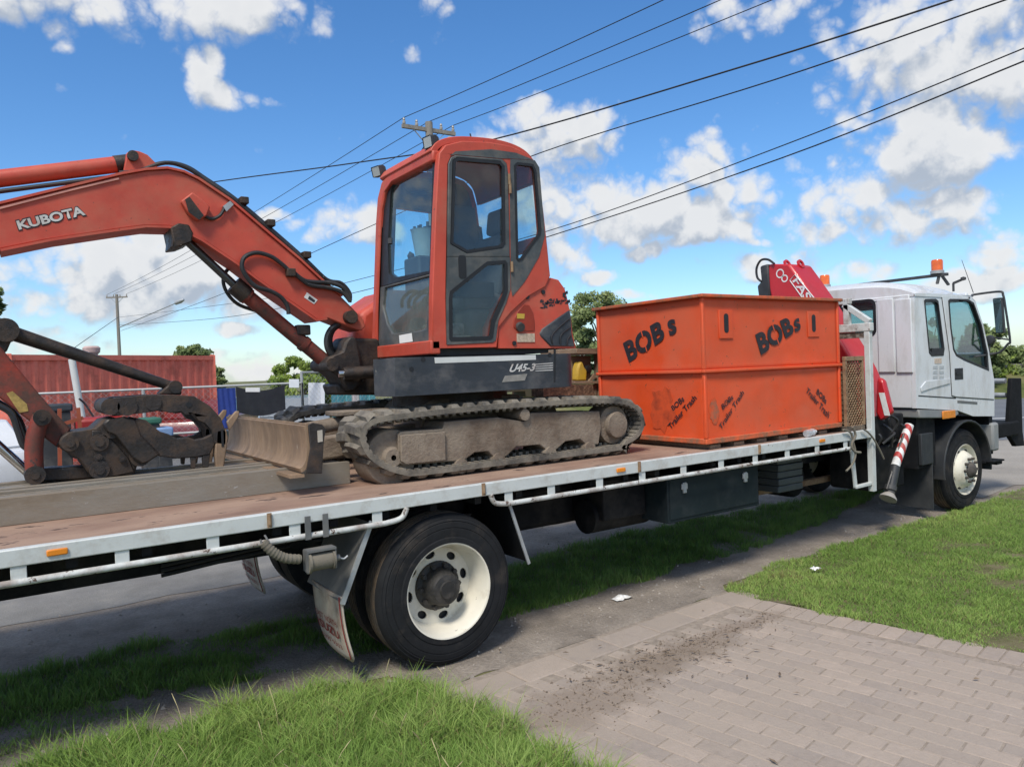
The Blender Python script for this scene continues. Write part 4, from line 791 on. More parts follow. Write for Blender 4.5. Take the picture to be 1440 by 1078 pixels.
c = at(*zB([(1095, 860)])[0], x=mxp); MB().lathe([(0, -.05), (.05, -.035), (.06, 0), (.05, .03), (0, .04)], c, axis=(1, 0, 0), n=20).tube([c, c+Vector((0, .02, -.2))], .012, 8).build('round_mirror', m_black, T)
# roof bar, beacons, aerial
xbar = 7.0
nb_, fb_ = at(1318, 383, x=xbar), at(1160, 402, x=xbar)
print('beacons', nb_, fb_, 'roof', zr+top_h)
MB().bar((xbar, nb_.y-.12, nb_.z-.035), (xbar, fb_.y+.1, nb_.z-.035), .05, .035).build('roof_bar', m_black, T, bevel=.005)
for y in (nb_.y-.05, fb_.y+.02): MB().bar((xbar, y, nb_.z-.04), (xbar+.16, y, zr+top_h-.03), .03, .02).bar((xbar, y+.03, nb_.z-.04), (xbar-.05, y+.03, zr+top_h-.02), .03, .02).build('bar_foot', m_black, T)
for y in (nb_.y, fb_.y):
    b_ = MB().lathe([(.075, 0), (.075, .035), (.062, .04)], (xbar, y, nb_.z-.016), axis=(0, 0, 1), n=28).build('beacon_base', m_galv, T)
    MB().lathe([(.064, .036), (.064, .15), (.055, .168), (0, .172)], (xbar, y, nb_.z-.016), axis=(0, 0, 1), n=28).build('beacon_lens', m_beacon, b_)
p = at(*zB([(745, 325)])[0], x=7.3); q_ = at(*zB([(840, 285)])[0], x=7.3); MB().bar(p, q_, .03, .025).bar(p, p+Vector((0, 0, -.10)), .02, .02).lathe([(0, -.02), (.03, -.01), (.03, .02), (0, .03)], q_, axis=(0, 0, 1), n=12).build('roof_lamp', m_black, T)
p = at(*zB([(935, 415)])[0], y=.2); q_ = at(*zB([(825, 105)])[0], y=.2); MB().tube([p, q_], [.005, .003], 6).build('aerial', m_black, T)
# rows of small stickers behind the quarter window
for r_ in range(3):
    for c_ in range(2):
        a = at(1312+c_*9, 516+r_*7, y=CY0); MB().box(a.x, a.x+.10, CY0-.003, CY0-.0012, a.z-.022, a.z+.012).build('door_sticker', pm('pale_sticker', (.42, .45, .46), .6, var=.3, scale=60), T)
a = at(1314, 504, y=CY0); MB().box(a.x, a.x+.16, CY0-.003, CY0-.0012, a.z-.06, a.z).build('door_sticker', pm('tan_sticker', (.55, .45, .36), .6, var=.2, scale=40), T)
m_bull = pm('bull_bar_black', (.009, .010, .012), .8, var=.2, spec=.2)
for o in T.children:
    if o.name.startswith('bull_bar_u') or o.name.startswith('bull_bar_b') or o.name.startswith('front_step'): o.data.materials[0] = m_bull
# --- loader crane folded behind the cab
CXF = 5.30
cpoly = [at(a, b, x=CXF) for a, b in ((1080, 371), (1111, 371), (1126, 392), (1152, 430), (1187, 487), (1205, 520), (1220, 556), (1226, 590), (1200, 598), (1150, 520), (1088, 440), (1078, 395))]
crane = MB().yz([(p.y, p.z) for p in cpoly], CXF, CXF+.42).build('crane_boom', m_red, T, bevel=.03)
d1 = [at(a, b, x=CXF-.004) for a, b in ((1147, 432), (1128, 411), (1113, 390), (1121, 388))]
q4 = Z(1060, 360, 7.7, [(400, 262), (440, 205), (625, 440), (560, 560)])
def qx(pts, x): return [at(a, b, x=x) for a, b in pts]
tq = qx(Z(1060, 360, 7.7, [(415, 270), (620, 590), (700, 540), (480, 225)]), CXF-.005)
text('crane_lettering', 'FASSI', tq, m_whiteprint, crane, .02)
bq = qx(Z(1060, 360, 7.7, [(392, 265), (445, 200), (740, 560), (660, 640)]), CXF-.004)
MB().tube([bq[0], bq[1], bq[2], bq[3], bq[0]], .006, 6).build('lettering_frame', m_whiteprint, crane)
lg = at(1099, 386, x=CXF-.003); MB().lathe([(.055, 0), (.04, 0)], lg+Vector((0, .02, .015)), axis=(1, 0, 0), n=20).lathe([(.045, 0), (.03, 0)], lg+Vector((0, -.04, -.05)), axis=(1, 0, 0), n=20).build('crane_emblem', m_whiteprint, crane)
for px in (1107, 1126): p = at(px, 371, x=CXF+.2); MB().lathe([(.055, -.012), (.055, .012), (.028, .012), (.028, -.012)], p, axis=(0, .9, -.4), n=20, closed=True).build('lifting_eye', m_red, crane)
hk = [at(a, b, x=CXF-.02) for a, b in ((1089, 371), (1080, 365), (1070, 366), (1064, 377), (1065, 390), (1071, 396))]
MB().tube(spline(hk, 6), .014, 8).build('crane_hose', m_hose, crane)
MB().yz(PY(((1070, 374), (1081, 371), (1084, 418), (1068, 417), (1066, 402), (1072, 395)), CXF), CXF-.02, CXF+.1).build('crane_valve', m_black, crane, bevel=.02)
lp = [at(a, b, x=CXF+.1) for a, b in ((1236, 530), (1245, 533), (1257, 580), (1240, 592), (1234, 580))]
base = MB().yz([(p.y, p.z) for p in lp], CXF+.05, CXF+.13).build('crane_leg_head', m_red, T, bevel=.03)
p0, p1 = PY(((1240, 552), (1248, 584)), CXF+.05); MB().yz([(p0[0]+.03, p0[1]), (p0[0]-.03, p0[1]), (p1[0]-.03, p1[1]), (p1[0]+.03, p1[1])], CXF+.044, CXF+.049).build('crane_label', m_whiteprint, base)
MB().box(CXF+.1, CXF+.6, .8, 1.7, .95, 1.4).cyl((CXF+.35, 1.25, 1.3), (CXF+.35, 1.25, 2.6), .19, 24).build('crane_column', m_red, T, bevel=.03)
MB().box(CXF+.0, CXF+.62, .15, W-.15, 1.0, 1.28).build('crane_base', m_chassis, T, bevel=.02)
mb = MB()
rn = random.Random(2)
for i in range(9):
    a = Vector((CXF+rn.uniform(.0, .5), rn.uniform(.02, .2), rn.uniform(1.0, 1.3))); b = a+Vector((rn.uniform(-.2, .3), rn.uniform(-.06, .1), rn.uniform(-.35, -.1))); mb.tube(spline([a, a.lerp(b, .5)+Vector((rn.uniform(-.1, .1), -.06, .05)), b], 6), .014, 8)
mb.build('crane_hoses', m_hose, T)
lt, lm_, lb = at(1277, 603, y=.06), at(1259, 655, y=.06), at(1249, 700, y=.06)
ax = (lt-lm_).normalized()
leg = MB().cyl(lt+ax*.05, lm_, .046, 20).build('outrigger_leg', m_whiteprint, T)
for k in range(4):
    a = lt.lerp(lm_, (k+.08)/4); b = lt.lerp(lm_, (k+.58)/4); n_ = 20; mb = MB(); u_ = ax.cross(Vector((0, 1, 0))).normalized(); w_ = ax.cross(u_)
    for p_ in (a, b):
        for i in range(n_): t = 2*math.pi*i/n_; mb.v.append(p_+(u_*math.cos(t)+w_*math.sin(t))*.0472+ax*(.05*math.cos(t)))
    for i in range(n_): j = (i+1) % n_; mb.f.append((i, j, n_+j, n_+i))
    mb.build('stripe', pm('red_stripe', (.42, .03, .03), .5, var=.1, dirt=(.3, .2, .15), dirt_amt=.2), leg)
MB().cyl(lm_, lb+ax*.06, .050, 20).cyl(lm_.lerp(lb, .62), lm_.lerp(lb, .75), .062, 20).build('outrigger_tube', m_black, leg)
MB().lathe([(.03, .10), (.045, .06), (.085, .01), (.09, -.01), (0, -.012)], lb, axis=ax, n=24).build('outrigger_foot', pm('foot_grey', (.34, .33, .31), .6, var=.2, dirt=(.2, .17, .13), dirt_amt=.3), leg)
MB().cyl(lt+Vector((-.09, 0, -.05)), lm_.lerp(lb, .7)+Vector((-.07, 0, 0)), .015, 8).build('outrigger_hose', m_hose, leg)
# ------------------------------------------------------------------ orange bin and the load round it
BX0, BX1, BY0, BY1, BZ0, BZ1 = 2.62, 4.62, .11, 1.46, 1.235, 2.495
binn = thing('waste_bin', 'large orange steel waste bin with black stencilled lettering on the truck deck', 'bin', ((BX0+BX1)/2, (BY0+BY1)/2, BZ0))
def dented(name, fa, nu, nv, amp, seed, mat, parent, th):                # slightly buckled sheet
    from mathutils import noise as nz
    mb = MB(); nrm = (fa(1, 0)-fa(0, 0)).cross(fa(0, 1)-fa(0, 0)).normalized()
    for j in range(nv+1):
        for i in range(nu+1):
            u, v = i/nu, j/nv; e = min(1, 8*min(u, 1-u, v, 1-v)); mb.v.append(fa(u, v)-nrm*(amp*e*(.5+.5*nz.noise(Vector((u*4, v*3, seed)))+.25*nz.noise(Vector((u*11, v*8, seed))))))
    for j in range(nv):
        for i in range(nu): a = j*(nu+1)+i; mb.f.append((a, a+1, a+nu+2, a+nu+1))
    o = mb.build(name, mat, parent, ang=60)
    if o.data.polygons[len(o.data.polygons)//2].normal.dot(nrm) < 0: o.data.flip_normals()
    s = o.modifiers.new('solid', 'SOLIDIFY'); s.thickness = th; s.offset = -1; return o
MID = 1.852
V3 = Vector
for z0, z1, k in ((BZ0, MID, 0), (MID, BZ1, 1)):
    dented('side_panel', lambda u, v: V3((lerp(BX0, BX1, u), BY0, lerp(z0, z1, v))), 40, 14, .010, 3+k, m_bin, binn, .01)
    dented('end_panel', lambda u, v: V3((BX0, lerp(BY1, BY0, u), lerp(z0, z1, v))), 30, 14, .009, 9+k, m_bin, binn, .01)
    dented('side_panel', lambda u, v: V3((lerp(BX1, BX0, u), BY1, lerp(z0, z1, v))), 20, 8, .008, 13+k, m_bin, binn, .01)
    dented('end_panel', lambda u, v: V3((BX1, lerp(BY0, BY1, u), lerp(z0, z1, v))), 20, 8, .008, 19+k, m_bin, binn, .01)
MB().box(BX0+.01, BX1-.01, BY0+.01, BY1-.01, BZ0+.004, BZ0+.02).build('bin_floor', m_bin_edge, binn)
def rim_loop(z0, z1, out, name, mat, bev=.006, sag=0.):
    mb = MB()
    mb.box(BX0-out, BX1+out, BY0-out, BY0+.012, z0, z1).box(BX0-out, BX1+out, BY1-.012, BY1+out, z0, z1).box(BX0-out, BX0+.012, BY0+.0125, BY1-.0125, z0, z1).box(BX1-.012, BX1+out, BY0+.0125, BY1-.0125, z0, z1)
    return mb.build(name, mat, binn, bevel=bev)
rim_loop(BZ1-.008, BZ1+.022, .045, 'top_rim', m_bin_edge); rim_loop(MID-.014, MID+.014, .030, 'mid_rib', m_bin); rim_loop(BZ0-.012, BZ0+.035, .014, 'base_rim', m_bin_edge)
for x, y in ((BX0, BY0), (BX1, BY0), (BX0, BY1), (BX1, BY1)): MB().box(x-.016, x+.016, y-.016, y+.016, BZ0+.036, MID-.015).box(x-.016, x+.016, y-.016, y+.016, MID+.015, BZ1-.009).build('corner_post', m_bin, binn, bevel=.008)
# lettering
zc7 = lambda pts: Z(820, 380, 3.992, pts)
def onY(pts): return [at(a, b, y=BY0-.003) for a, b in zc7(pts)]
def onX(pts): return [at(a, b, x=BX0-.003) for a, b in zc7(pts)]
text('lettering', 'BOB', onX([(258, 520), (462, 385), (435, 272), (222, 408)]), m_blackprint, binn, .045, space=1.05); text('lettering', 's', onX([(487, 372), (528, 350), (515, 268), (468, 285)]), m_blackprint, binn, .03)
text('lettering', 'BOB', onY([(1000, 478), (1190, 350), (1155, 255), (965, 360)]), m_blackprint, binn, .045, space=1.05); text('lettering', 's', onY([(1190, 352), (1225, 330), (1212, 260), (1180, 285)]), m_blackprint, binn, .03)
text('small_lettering', 'BOBs', onX([(505, 790), (570, 730), (555, 700), (492, 765)]), m_blackprint, binn, .02); text('small_lettering', 'Trailer Trash', onX([(492, 893), (640, 720), (620, 695), (474, 868)]), m_blackprint, binn, .015)
text('small_lettering', 'BOBs', onY([(785, 785), (845, 720), (835, 692), (775, 755)]), m_blackprint, binn, .02); text('small_lettering', 'Trailer Trash', onY([(775, 897), (905, 690), (890, 668), (762, 872)]), m_blackprint, binn, .015)
text('small_lettering', 'BOBs', onY([(1308, 690), (1362, 752), (1370, 720), (1318, 662)]), m_blackprint, binn, .02); text('small_lettering', 'Trailer Trash', onY([(1248, 680), (1375, 832), (1388, 800), (1262, 655)]), m_blackprint, binn, .015)
def bridges(quad, us, par, w=.018):                                     # gaps a stencil leaves in the letters
    bl, br, tr, tl = [Vector(q) for q in quad]; mb = MB(); f = lambda u, v: bl*(1-u)*(1-v)+br*u*(1-v)+tr*u*v+tl*(1-u)*v; nn = (br-bl).cross(tl-bl).normalized()*.0015
    for u in us:
        for v0, v1 in ((-.02, .30), (.70, 1.02)): mb.add([f(u-w, v0)+nn, f(u+w, v0)+nn, f(u+w, v1)+nn, f(u-w, v1)+nn], [(0, 1, 2, 3)])
    o = mb.build('stencil_gap', m_bin, par); o['kind'] = 'stuff'
bridges(onX([(258, 520), (462, 385), (435, 272), (222, 408)]), (.505,), binn, .012); bridges(onY([(1000, 478), (1190, 350), (1155, 255), (965, 360)]), (.505,), binn, .012)
for px, py in ((1022, 455), (1145, 455)):                                # lifting slots with a plate
    c = at(px, py, y=BY0-.012); MB().box(c.x-.09, c.x+.09, BY0-.006, BY0+.004, c.z-.13, c.z+.12).build('slot_plate', m_bin, binn, bevel=.004)
    MB().xz(rrect(c.x-.03, c.x+.03, c.z-.08, c.z+.09, .028), BY0-.0085, BY0-.0065).build('slot', m_seal, binn)
m_scuff = pm('brown_scuff', (.42, .055, .014), .8, var=.2, scale=9, dirt=(.66, .08, .016), dirt_amt=.5, dirt_scale=9); m_scuffg = pm('grey_scuff', (.22, .13, .08), .8, var=.3, scale=12, dirt=(.66, .08, .016), dirt_amt=.6, dirt_scale=10)
def scuff(c2, ra, rb, mp, seed, mt=None):
    q = random.Random(seed); pts = [(c2[0]+ra*math.cos(t)*q.uniform(.6, 1.1), c2[1]+rb*math.sin(t)*q.uniform(.7, 1.1)) for t in [2*math.pi*i/22 for i in range(22)]]
    mb = MB(); tri = tessellate_polygon([[Vector((a, b, 0)) for a, b in pts]]); mb.add([mp(a, b) for a, b in pts], [tuple(t) for t in tri]); mb.build('scuff_mark', mt or m_scuff, binn)
c = onX([(440, 780)])[0]; m_sc2 = m_scuff; scuff((c.y, c.z), .17, .22, lambda a, b: (BX0-.0018, a, b), 4)
c = onY([(735, 790)])[0]; scuff((c.x, c.z), .07, .12, lambda a, b: (a, BY0-.0018, b), 6, m_scuffg)
# pallet
pal = thing('pallet', 'low timber pallet carrying the orange bin', 'pallet', (3.6, .8, DZ))
for y in (.16, .75, 1.34): MB().box(BX0+.05, BX1-.02, y, y+.1, DZ+.038, BZ0-.014).build('stringer', m_wood, pal, bevel=.004)
for x in [2.7+.32*i for i in range(6)]: MB().box(x, x+.14, .14, 1.44, DZ+.002, DZ+.036).build('bottom_board', m_wood, pal, bevel=.004)
p = at(1145, 610, y=.03); bt = thing('plastic_bottle', 'crushed clear plastic bottle lying on the deck edge under the bin', 'bottle', (p.x, .08, DZ))
MB().lathe([(0, -.11), (.034, -.105), (.036, -.05), (.030, -.01), (.037, .03), (.034, .06), (.014, .09), (.014, .11), (0, .11)], (p.x, .07, DZ+.040), axis=(1, .25, 0), n=20).build('bottle_body', glass('bottle_plastic', (.9, .93, .95), .12, .15, (.7, .72, .74), .45), bt)
ax_ = Vector((1, .25, 0)).normalized(); MB().cyl(Vector((p.x, .07, DZ+.04))+ax_*.105, Vector((p.x, .07, DZ+.04))+ax_*.13, .017, 14).build('bottle_cap', m_paper, bt)
# rusty mesh basket between bin and headboard
gx0, gx1 = BX1+.034, 4.99; gy = .06; ga = at(1200, 507, y=gy).z; gb = at(1200, 607, y=gy).z
bas = thing('mesh_basket', 'rusty expanded metal basket between orange bin and headboard', 'basket', ((gx0+gx1)/2, .6, DZ))
MB().box(gx0, gx1, gy, 1.2, DZ+.003, gb+.06).build('basket_base', pm('basket_steel', (.10, .08, .06), .8, var=.3, dirt=(.2, .15, .1), dirt_amt=.4, bump=.3), bas, bevel=.005)
for x in (gx0, gx1-.03):
    MB().box(x, x+.03, gy-.004, gy+.026, gb+.062, ga).build('basket_post', m_rustmesh, bas)
MB().box(gx0, gx1, gy-.008, gy+.03, ga+.001, ga+.045).build('basket_rail', m_rustmesh, bas, bevel=.003)
mb = MB(); nx_, nz_ = 12, 26
for face in range(2):
    for i in range(nx_):
        for j in range(nz_):
            if (i+j) % 2: continue
            if face == 0: c = Vector((lerp(gx0+.03, gx1-.03, (i+.5)/nx_), gy+.01, lerp(gb+.062, ga, (j+.5)/nz_))); u = Vector(((gx1-gx0-.06)/nx_, 0, 0))
            else: c = Vector((gx0+.012, lerp(gy+.03, 1.17, (i+.5)/nx_), lerp(gb+.062, ga, (j+.5)/nz_))); u = Vector((0, 1.02/nx_, 0))
            w = Vector((0, 0, (ga-gb-.062)/nz_)); q = [c-u, c-w, c+u, c+w]
            for a in range(4): mb.bar(q[a], q[(a+1) % 4], .006, .010, up=(u.cross(w)))
mb.build('basket_mesh', m_rustmesh, bas)
MB().box(gx0+.04, gx1-.04, gy+.05, 1.1, gb+.07, ga-.12).build('basket_contents', m_bark, bas, bevel=.02)
# timber crate and bark bale behind the excavator
cr = thing('wooden_crate', 'old timber crate holding a yellow canister behind the excavator', 'crate', (2.3, 2.0, DZ))
YC = 1.75
cp = lambda pts: PX(Z(700, 460, 7.2, pts), YC)
lid = cp([(780, 215), (1085, 215), (1085, 268), (780, 268)]); MB().xz(lid, YC-.03, YC+.6).build('crate_lid', m_wood, cr, bevel=.006)
po = cp([(1020, 270), (1085, 270), (1095, 690), (1030, 690)]); MB().xz(po, YC, YC+.08).build('crate_post', m_wood, cr, bevel=.005)
bkp = cp([(760, 285), (1018, 285), (1018, 560), (760, 560)]); MB().xz(bkp, YC+.12, YC+.15).build('crate_back', m_wood, cr, bevel=.004)
sh = cp([(770, 545), (1020, 545), (1015, 572), (770, 572)]); MB().xz(sh, YC-.02, YC+.5).build('crate_shelf', m_wood, cr, bevel=.004)
po2 = cp([(940, 575), (1015, 575), (1015, 690), (950, 690)]); MB().xz(po2, YC+.02, YC+.1).build('crate_leg', m_wood, cr, bevel=.004)
br_ = cp([(985, 470), (1010, 480), (960, 548), (930, 545)]); MB().xz(br_, YC+.01, YC+.05).build('crate_brace', m_wood, cr)
yl = thing('yellow_canister', 'yellow plastic canister standing in the timber crate', 'canister', (cp([(850, 545)])[0][0], YC+.05, cp([(850, 545)])[0][1]))
MB().xz(cp([(808, 420), (830, 350), (860, 345), (880, 400), (910, 440), (905, 543), (805, 543)]), YC+.0, YC+.10).build('canister_body', m_yellow, yl, bevel=.02)
c = cp([(930, 425)])[0]; MB().lathe([(.045, -.01), (.045, .02), (.02, .03), (0, .03)], (c[0]-.0, YC+.03, c[1]), axis=(.2, -1, 0), n=18).build('canister_cap', m_seal, yl)
bl_ = thing('bark_bale', 'low bale of compressed brown bark behind the excavator tracks', 'bale', (cp([(700, 690)])[0][0], 2.0, DZ))
q = cp([(430, 588), (560, 578), (700, 582), (935, 575), (945, 700), (430, 705)]); MB().xz(q, YC-.05, YC+.5).build('bale_body', m_bark, bl_, bevel=.02)
pb = thing('painted_beam', 'pale green painted steel beam end under the excavator body', 'beam', (cp([(200, 690)])[0][0], 1.9, DZ))
MB().xz(cp([(50, 618), (370, 600), (375, 705), (310, 705), (305, 650), (50, 660)]), YC+.05, YC+.25).build('beam_body', pm('pale_green_paint', (.30, .32, .16), .6, var=.15, dirt=(.2, .17, .1), dirt_amt=.3), pb, bevel=.006)
MB().xz(cp([(45, 618), (95, 615), (95, 658), (45, 661)]), YC+.045, YC+.0495).build('beam_reflector', m_redlens, pb)
# aluminium ramps lying on the deck
def ramp(y0, x1, label):
    r = thing('loading_ramp', label, 'ramp', (-2.3, y0+.2, DZ))
    h = .155
    for y in (y0, y0+.34):
        prof = [(y, DZ+.002), (y+.035, DZ+.002), (y+.035, DZ+.02), (y+.012, DZ+.025), (y+.012, DZ+h-.02), (y+.06, DZ+h-.012), (y+.06, DZ+h), (y, DZ+h)]
        MB().yz(prof, -4.2, x1).build('ramp_rail', m_alu, r, bevel=.002)
    slots = []
    n_ = int((x1+4.1)/.13)
    for i in range(n_): sx = -4.1+i*.13; slots += [[(sx, y0+.085), (sx+.06, y0+.085), (sx+.06, y0+.105), (sx, y0+.105)], [(sx, y0+.255), (sx+.06, y0+.255), (sx+.06, y0+.275), (sx, y0+.275)]]
    MB().panel([(-4.2, y0+.062), (x1, y0+.062), (x1, y0+.32), (-4.2, y0+.32)], slots, lambda a, b: (a, b, DZ+h-.016), lambda a, b: (a, b, DZ+h-.022)).build('ramp_tread', m_alu, r)
    mb = MB()
    for i in range(8): mb.box(-4.1+i*.45, -4.06+i*.45, y0+.014, y0+.338, DZ+.03, DZ+.1)
    mb.build('ramp_rungs', m_alu, r)
    return r
ramp(.755, -.36, 'slotted aluminium loading ramp lying on the rusty deck edge side'); ramp(1.24, -.55, 'slotted aluminium loading ramp lying under the grapple')
# ------------------------------------------------------------------ excavator
ex = thing('excavator', 'worn orange mini excavator with cab loaded on the truck deck', 'excavator', (.85, 1.43, DZ))
TY0, TY1 = .45, .86
# track loop, traced on the outer face
tp = PX([(505, 618), (508, 600), (522, 588), (545, 582), (600, 575.5), (700, 566), (800, 560), (850, 558.5), (880, 561), (898, 570), (907, 587), (906, 604), (896, 618), (880, 628)], TY0)
tb0, tb1 = PX([(868, 634)], TY0)[0], PX([(560, 680)], TY0)[0]
loop = [(a, b) for a, b in tp]+[(2.02, DZ+.034), (1.4, DZ+.03), (.7, DZ+.03), (.05, DZ+.03), (-.10, DZ+.05), (-.26, DZ+.12), (-.37, DZ+.22)]
def closed_spl(pts, n=5):
    P = [Vector((a, 0, b)) for a, b in pts]; out = []; m = len(P)
    for i in range(m):
        a, b, c, d = P[(i-1) % m], P[i], P[(i+1) % m], P[(i+2) % m]
        for k in range(n): t = k/n; q = .5*((2*b)+(c-a)*t+(2*a-5*b+4*c-d)*t*t+(3*b-a-3*c+d)*t**3); out.append((q.x, q.z))
    return out
lp = closed_spl(loop, 6)
def resample(pts, n):
    P = [Vector((a, b)) for a, b in pts]; P.append(P[0]); L = [0]
    for i in range(len(P)-1): L.append(L[-1]+(P[i+1]-P[i]).length)
    out = []; j = 0
    for k in range(n):
        s = L[-1]*k/n
        while L[j+1] < s: j += 1
        out.append(P[j].lerp(P[j+1], (s-L[j])/max(1e-9, L[j+1]-L[j])))
    return out
NL = 44
def normals(P):
    n = len(P); out = []
    cen = sum(P, Vector((0, 0)))/n
    for i in range(n):
        d = (P[(i+1) % n]-P[i-1]).normalized(); q = Vector((-d.y, d.x))
        if q.dot(P[i]-cen) < 0: q = -q
        out.append((d, q))
    return out
belt = resample(lp, 180); bn = normals(belt)
def track(y0, y1, outer):
    mb = MB(); n = len(belt)
    for i, (p, (d, q)) in enumerate(zip(belt, bn)):
        for (h, yy) in ((-.010, y0), (-.010, y1), (-.048, y1), (-.048, y0)): w = p+q*h; mb.v.append((w.x, yy, w.y))
    for i in range(n):
        j = (i+1) % n
        for k in range(4): k2 = (k+1) % 4; mb.f.append((i*4+k, i*4+k2, j*4+k2, j*4+k))
    b = mb.build('rubber_track', m_track, ex, ang=50)
    lugp = resample(lp, NL); ln = normals(lugp); meshes = {}
    yc = (y0+y1)/2
    # staggered lug mesh: one half bar with a swept, bevelled shape; local x along track, z outwards
    def lug(half):
        m = MB(); w = (y1-y0)/2; s = 1 if half else -1
        xs = .036; pts = [(-xs-.012, s*w), (xs-.006, s*w), (xs+.014, s*w*.45), (xs+.014, -s*w*.12), (-xs+.008, -s*w*.12), (-xs, s*w*.45)]
        ins = [(a*.66, c_*.86 if abs(c_) > .9*w else c_*.9) for a, c_ in pts]
        v = [(a, c_, -.013) for a, c_ in pts]+[(a, c_, .014) for a, c_ in ins]; k = len(pts)
        f = [tuple(range(k, 2*k))]+[(i, (i+1) % k, k+(i+1) % k, k+i) for i in range(k)]
        me = bpy.data.meshes.new('track_lug'); me.from_pydata(v, [], f); me.materials.append(m_track); return me
    L2 = [lug(0), lug(1)]
    for i, (p, (d, q)) in enumerate(zip(lugp, ln)):
        for h in (0, 1):
            o = bpy.data.objects.new('track_lug', L2[h]); COL.objects.link(o); o.parent = b
            off = d*(.0 if h else .06)
            X = Vector((d.x, 0, d.y)); Z_ = Vector((q.x, 0, q.y)); Y_ = Z_.cross(X); c = p+off
            o.matrix_local = Matrix(((X.x, Y_.x, Z_.x, c.x), (X.y, Y_.y, Z_.y, yc), (X.z, Y_.z, Z_.z, c.y), (0, 0, 0, 1)))
    # inner drive teeth in one part
    tm = MB(); bi = resample(lp, 92); bn2 = normals(bi)
    for p, (d, q) in zip(bi, bn2):
        c = p-q*.062
        for yy in (yc-.10, yc+.05):
            tm.bar((c.x, yy, c.y), (c.x, yy+.05, c.y), .03, .035, up=(q.x, 0, q.y))
        c = p-q*.052; tm.bar((c.x, y0+.004, c.y), (c.x, yc-.11, c.y), .028, .012, up=(q.x, 0, q.y))
    t = tm.build('drive_teeth', m_track, b); t['kind'] = 'stuff'
    # track frame
    z6 = lambda pts: PX(Z(500, 420, 3.992, pts), TY0+.05)
    fr_ = z6([(240, 760), (255, 745), (490, 730), (500, 690), (800, 665), (950, 690), (985, 640), (1370, 630), (1380, 720), (1365, 815), (1290, 815), (1262, 788), (1180, 800), (1130, 845), (1065, 845), (1035, 818), (905, 830), (850, 882), (780, 895), (745, 855), (670, 862), (632, 890), (600, 915), (540, 912), (500, 915), (270, 935), (245, 920)])
    yo = outer; s = 1 if outer < 1 else -1; a0 = yo+s*.05
    f_ = MB().xz(fr_, min(a0, a0+s*.30), max(a0, a0+s*.30)).build('track_frame', m_tframe, ex, bevel=.012)
    pl = z6([(245, 765), (495, 745), (500, 905), (275, 928), (248, 910)]); b0 = a0-s*.004; MB().xz(pl, min(b0, b0-s*.02), max(b0, b0-s*.02)).build('tension_plate', m_tframe, f_, bevel=.006)
    for px, py in ((590, 945), (800, 912), (1090, 875), (1310, 845)):
        c = z6([(px, py)])[0]; MB().cyl((c[0], a0-s*.02, c[1]+.01), (c[0], a0+s*.30, c[1]+.01), .055, 20).build('track_roller', m_tframe, f_)
    c = z6([(940, 650)])[0]; MB().cyl((c[0], a0-s*.03, c[1]), (c[0], a0+s*.3, c[1]), .045, 20).build('carrier_roller', m_tframe, f_)
    c = PX([(866, 597)], TY0+.05)[0]
    MB().lathe([(0, -.03), (.105, -.028), (.112, -.015), (.112, .02), (.16, .03), (.165, .06), (.165, .22), (0, .22)], (c[0], a0, c[1]), axis=(0, s, 0), n=36).build('drive_sprocket', m_tframe, f_)
    c = PX([(548, 640)], TY0+.05)[0]
    MB().lathe([(.02, -.0), (.06, .0), (.08, .03), (.19, .04), (.20, .06), (.20, .26), (0, .26)], (c[0]+.03, a0, c[1]-.02), axis=(0, s, 0), n=36).build('idler_wheel', m_tframe, f_)
track(TY0, TY1, TY0); track(2.0, 2.41, 2.41)
MB().box(.25, 1.55, .80, 2.06, 1.36, 1.60).xz([(.35, 1.58), (1.4, 1.58), (1.3, 1.72), (.5, 1.72)], 1.0, 1.86).build('car_body', m_tframe, ex, bevel=.03)
MB().lathe([(.50, 0), (.50, .13), (.44, .14), (0, .14)], (.86, 1.43, 1.66), axis=(0, 0, 1), n=48).build('slew_ring', m_steel, ex)
# blade and its arms
blx = at(453, 630, y=.45).x
zq = lambda pts: PX(Z(280, 430, 3.992, pts), .45)
endp = zq([(612, 668), (640, 655), (690, 665), (712, 690), (700, 760), (690, 940), (600, 940), (625, 800)])
bp_ = [(-.86, 1.66), (-.80, 1.62), (-.78, 1.52), (-.79, 1.42), (-.83, 1.34), (-.90, 1.285)]
bpx = [(p.x, p.z) for p in (at(a, b, y=.47) for a, b in Z(280, 430, 3.992, [(610, 668), (622, 720), (630, 800), (622, 870), (600, 915), (575, 935)]))]
bl = MB().strip([(x, .465, z) for x, z in spl2(bpx, 5)][::-1], (0, 2.0, 0), .03).build('blade', m_blade, ex, ang=60)
MB().xz(endp, .447, .463).build('blade_end_plate', m_cast, bl, bevel=.004); MB().xz(endp, 2.467, 2.483).build('blade_end_plate', m_cast, bl, bevel=.004)
hl = zq([(662, 700), (690, 695), (692, 760), (665, 765)]); MB().xz(hl, .443, .4465).build('blade_eye', pm('bright_metal', (.5, .45, .38), .5, metal=.3), bl)
ce = bpx[-1]; MB().bar((ce[0]-.03, .46, ce[1]-.02), (ce[0]-.03, 2.47, ce[1]-.02), .09, .02, up=(0, 0, 1)).build('cutting_edge', m_blade, bl)
MB().strip([(bpx[0][0]+.03, .47, bpx[0][1]+.005), (bpx[0][0]-.01, .47, bpx[0][1]+.012)], (0, 1.98, 0), .012).build('blade_top_lip', m_blade, bl)
for y in (.92, 1.74): MB().bar((-.66, y+.1, 1.40), (.40, y+.05, 1.48), .12, .16, up=(0, 0, 1)).build('blade_arm', m_tframe, bl, bevel=.015)
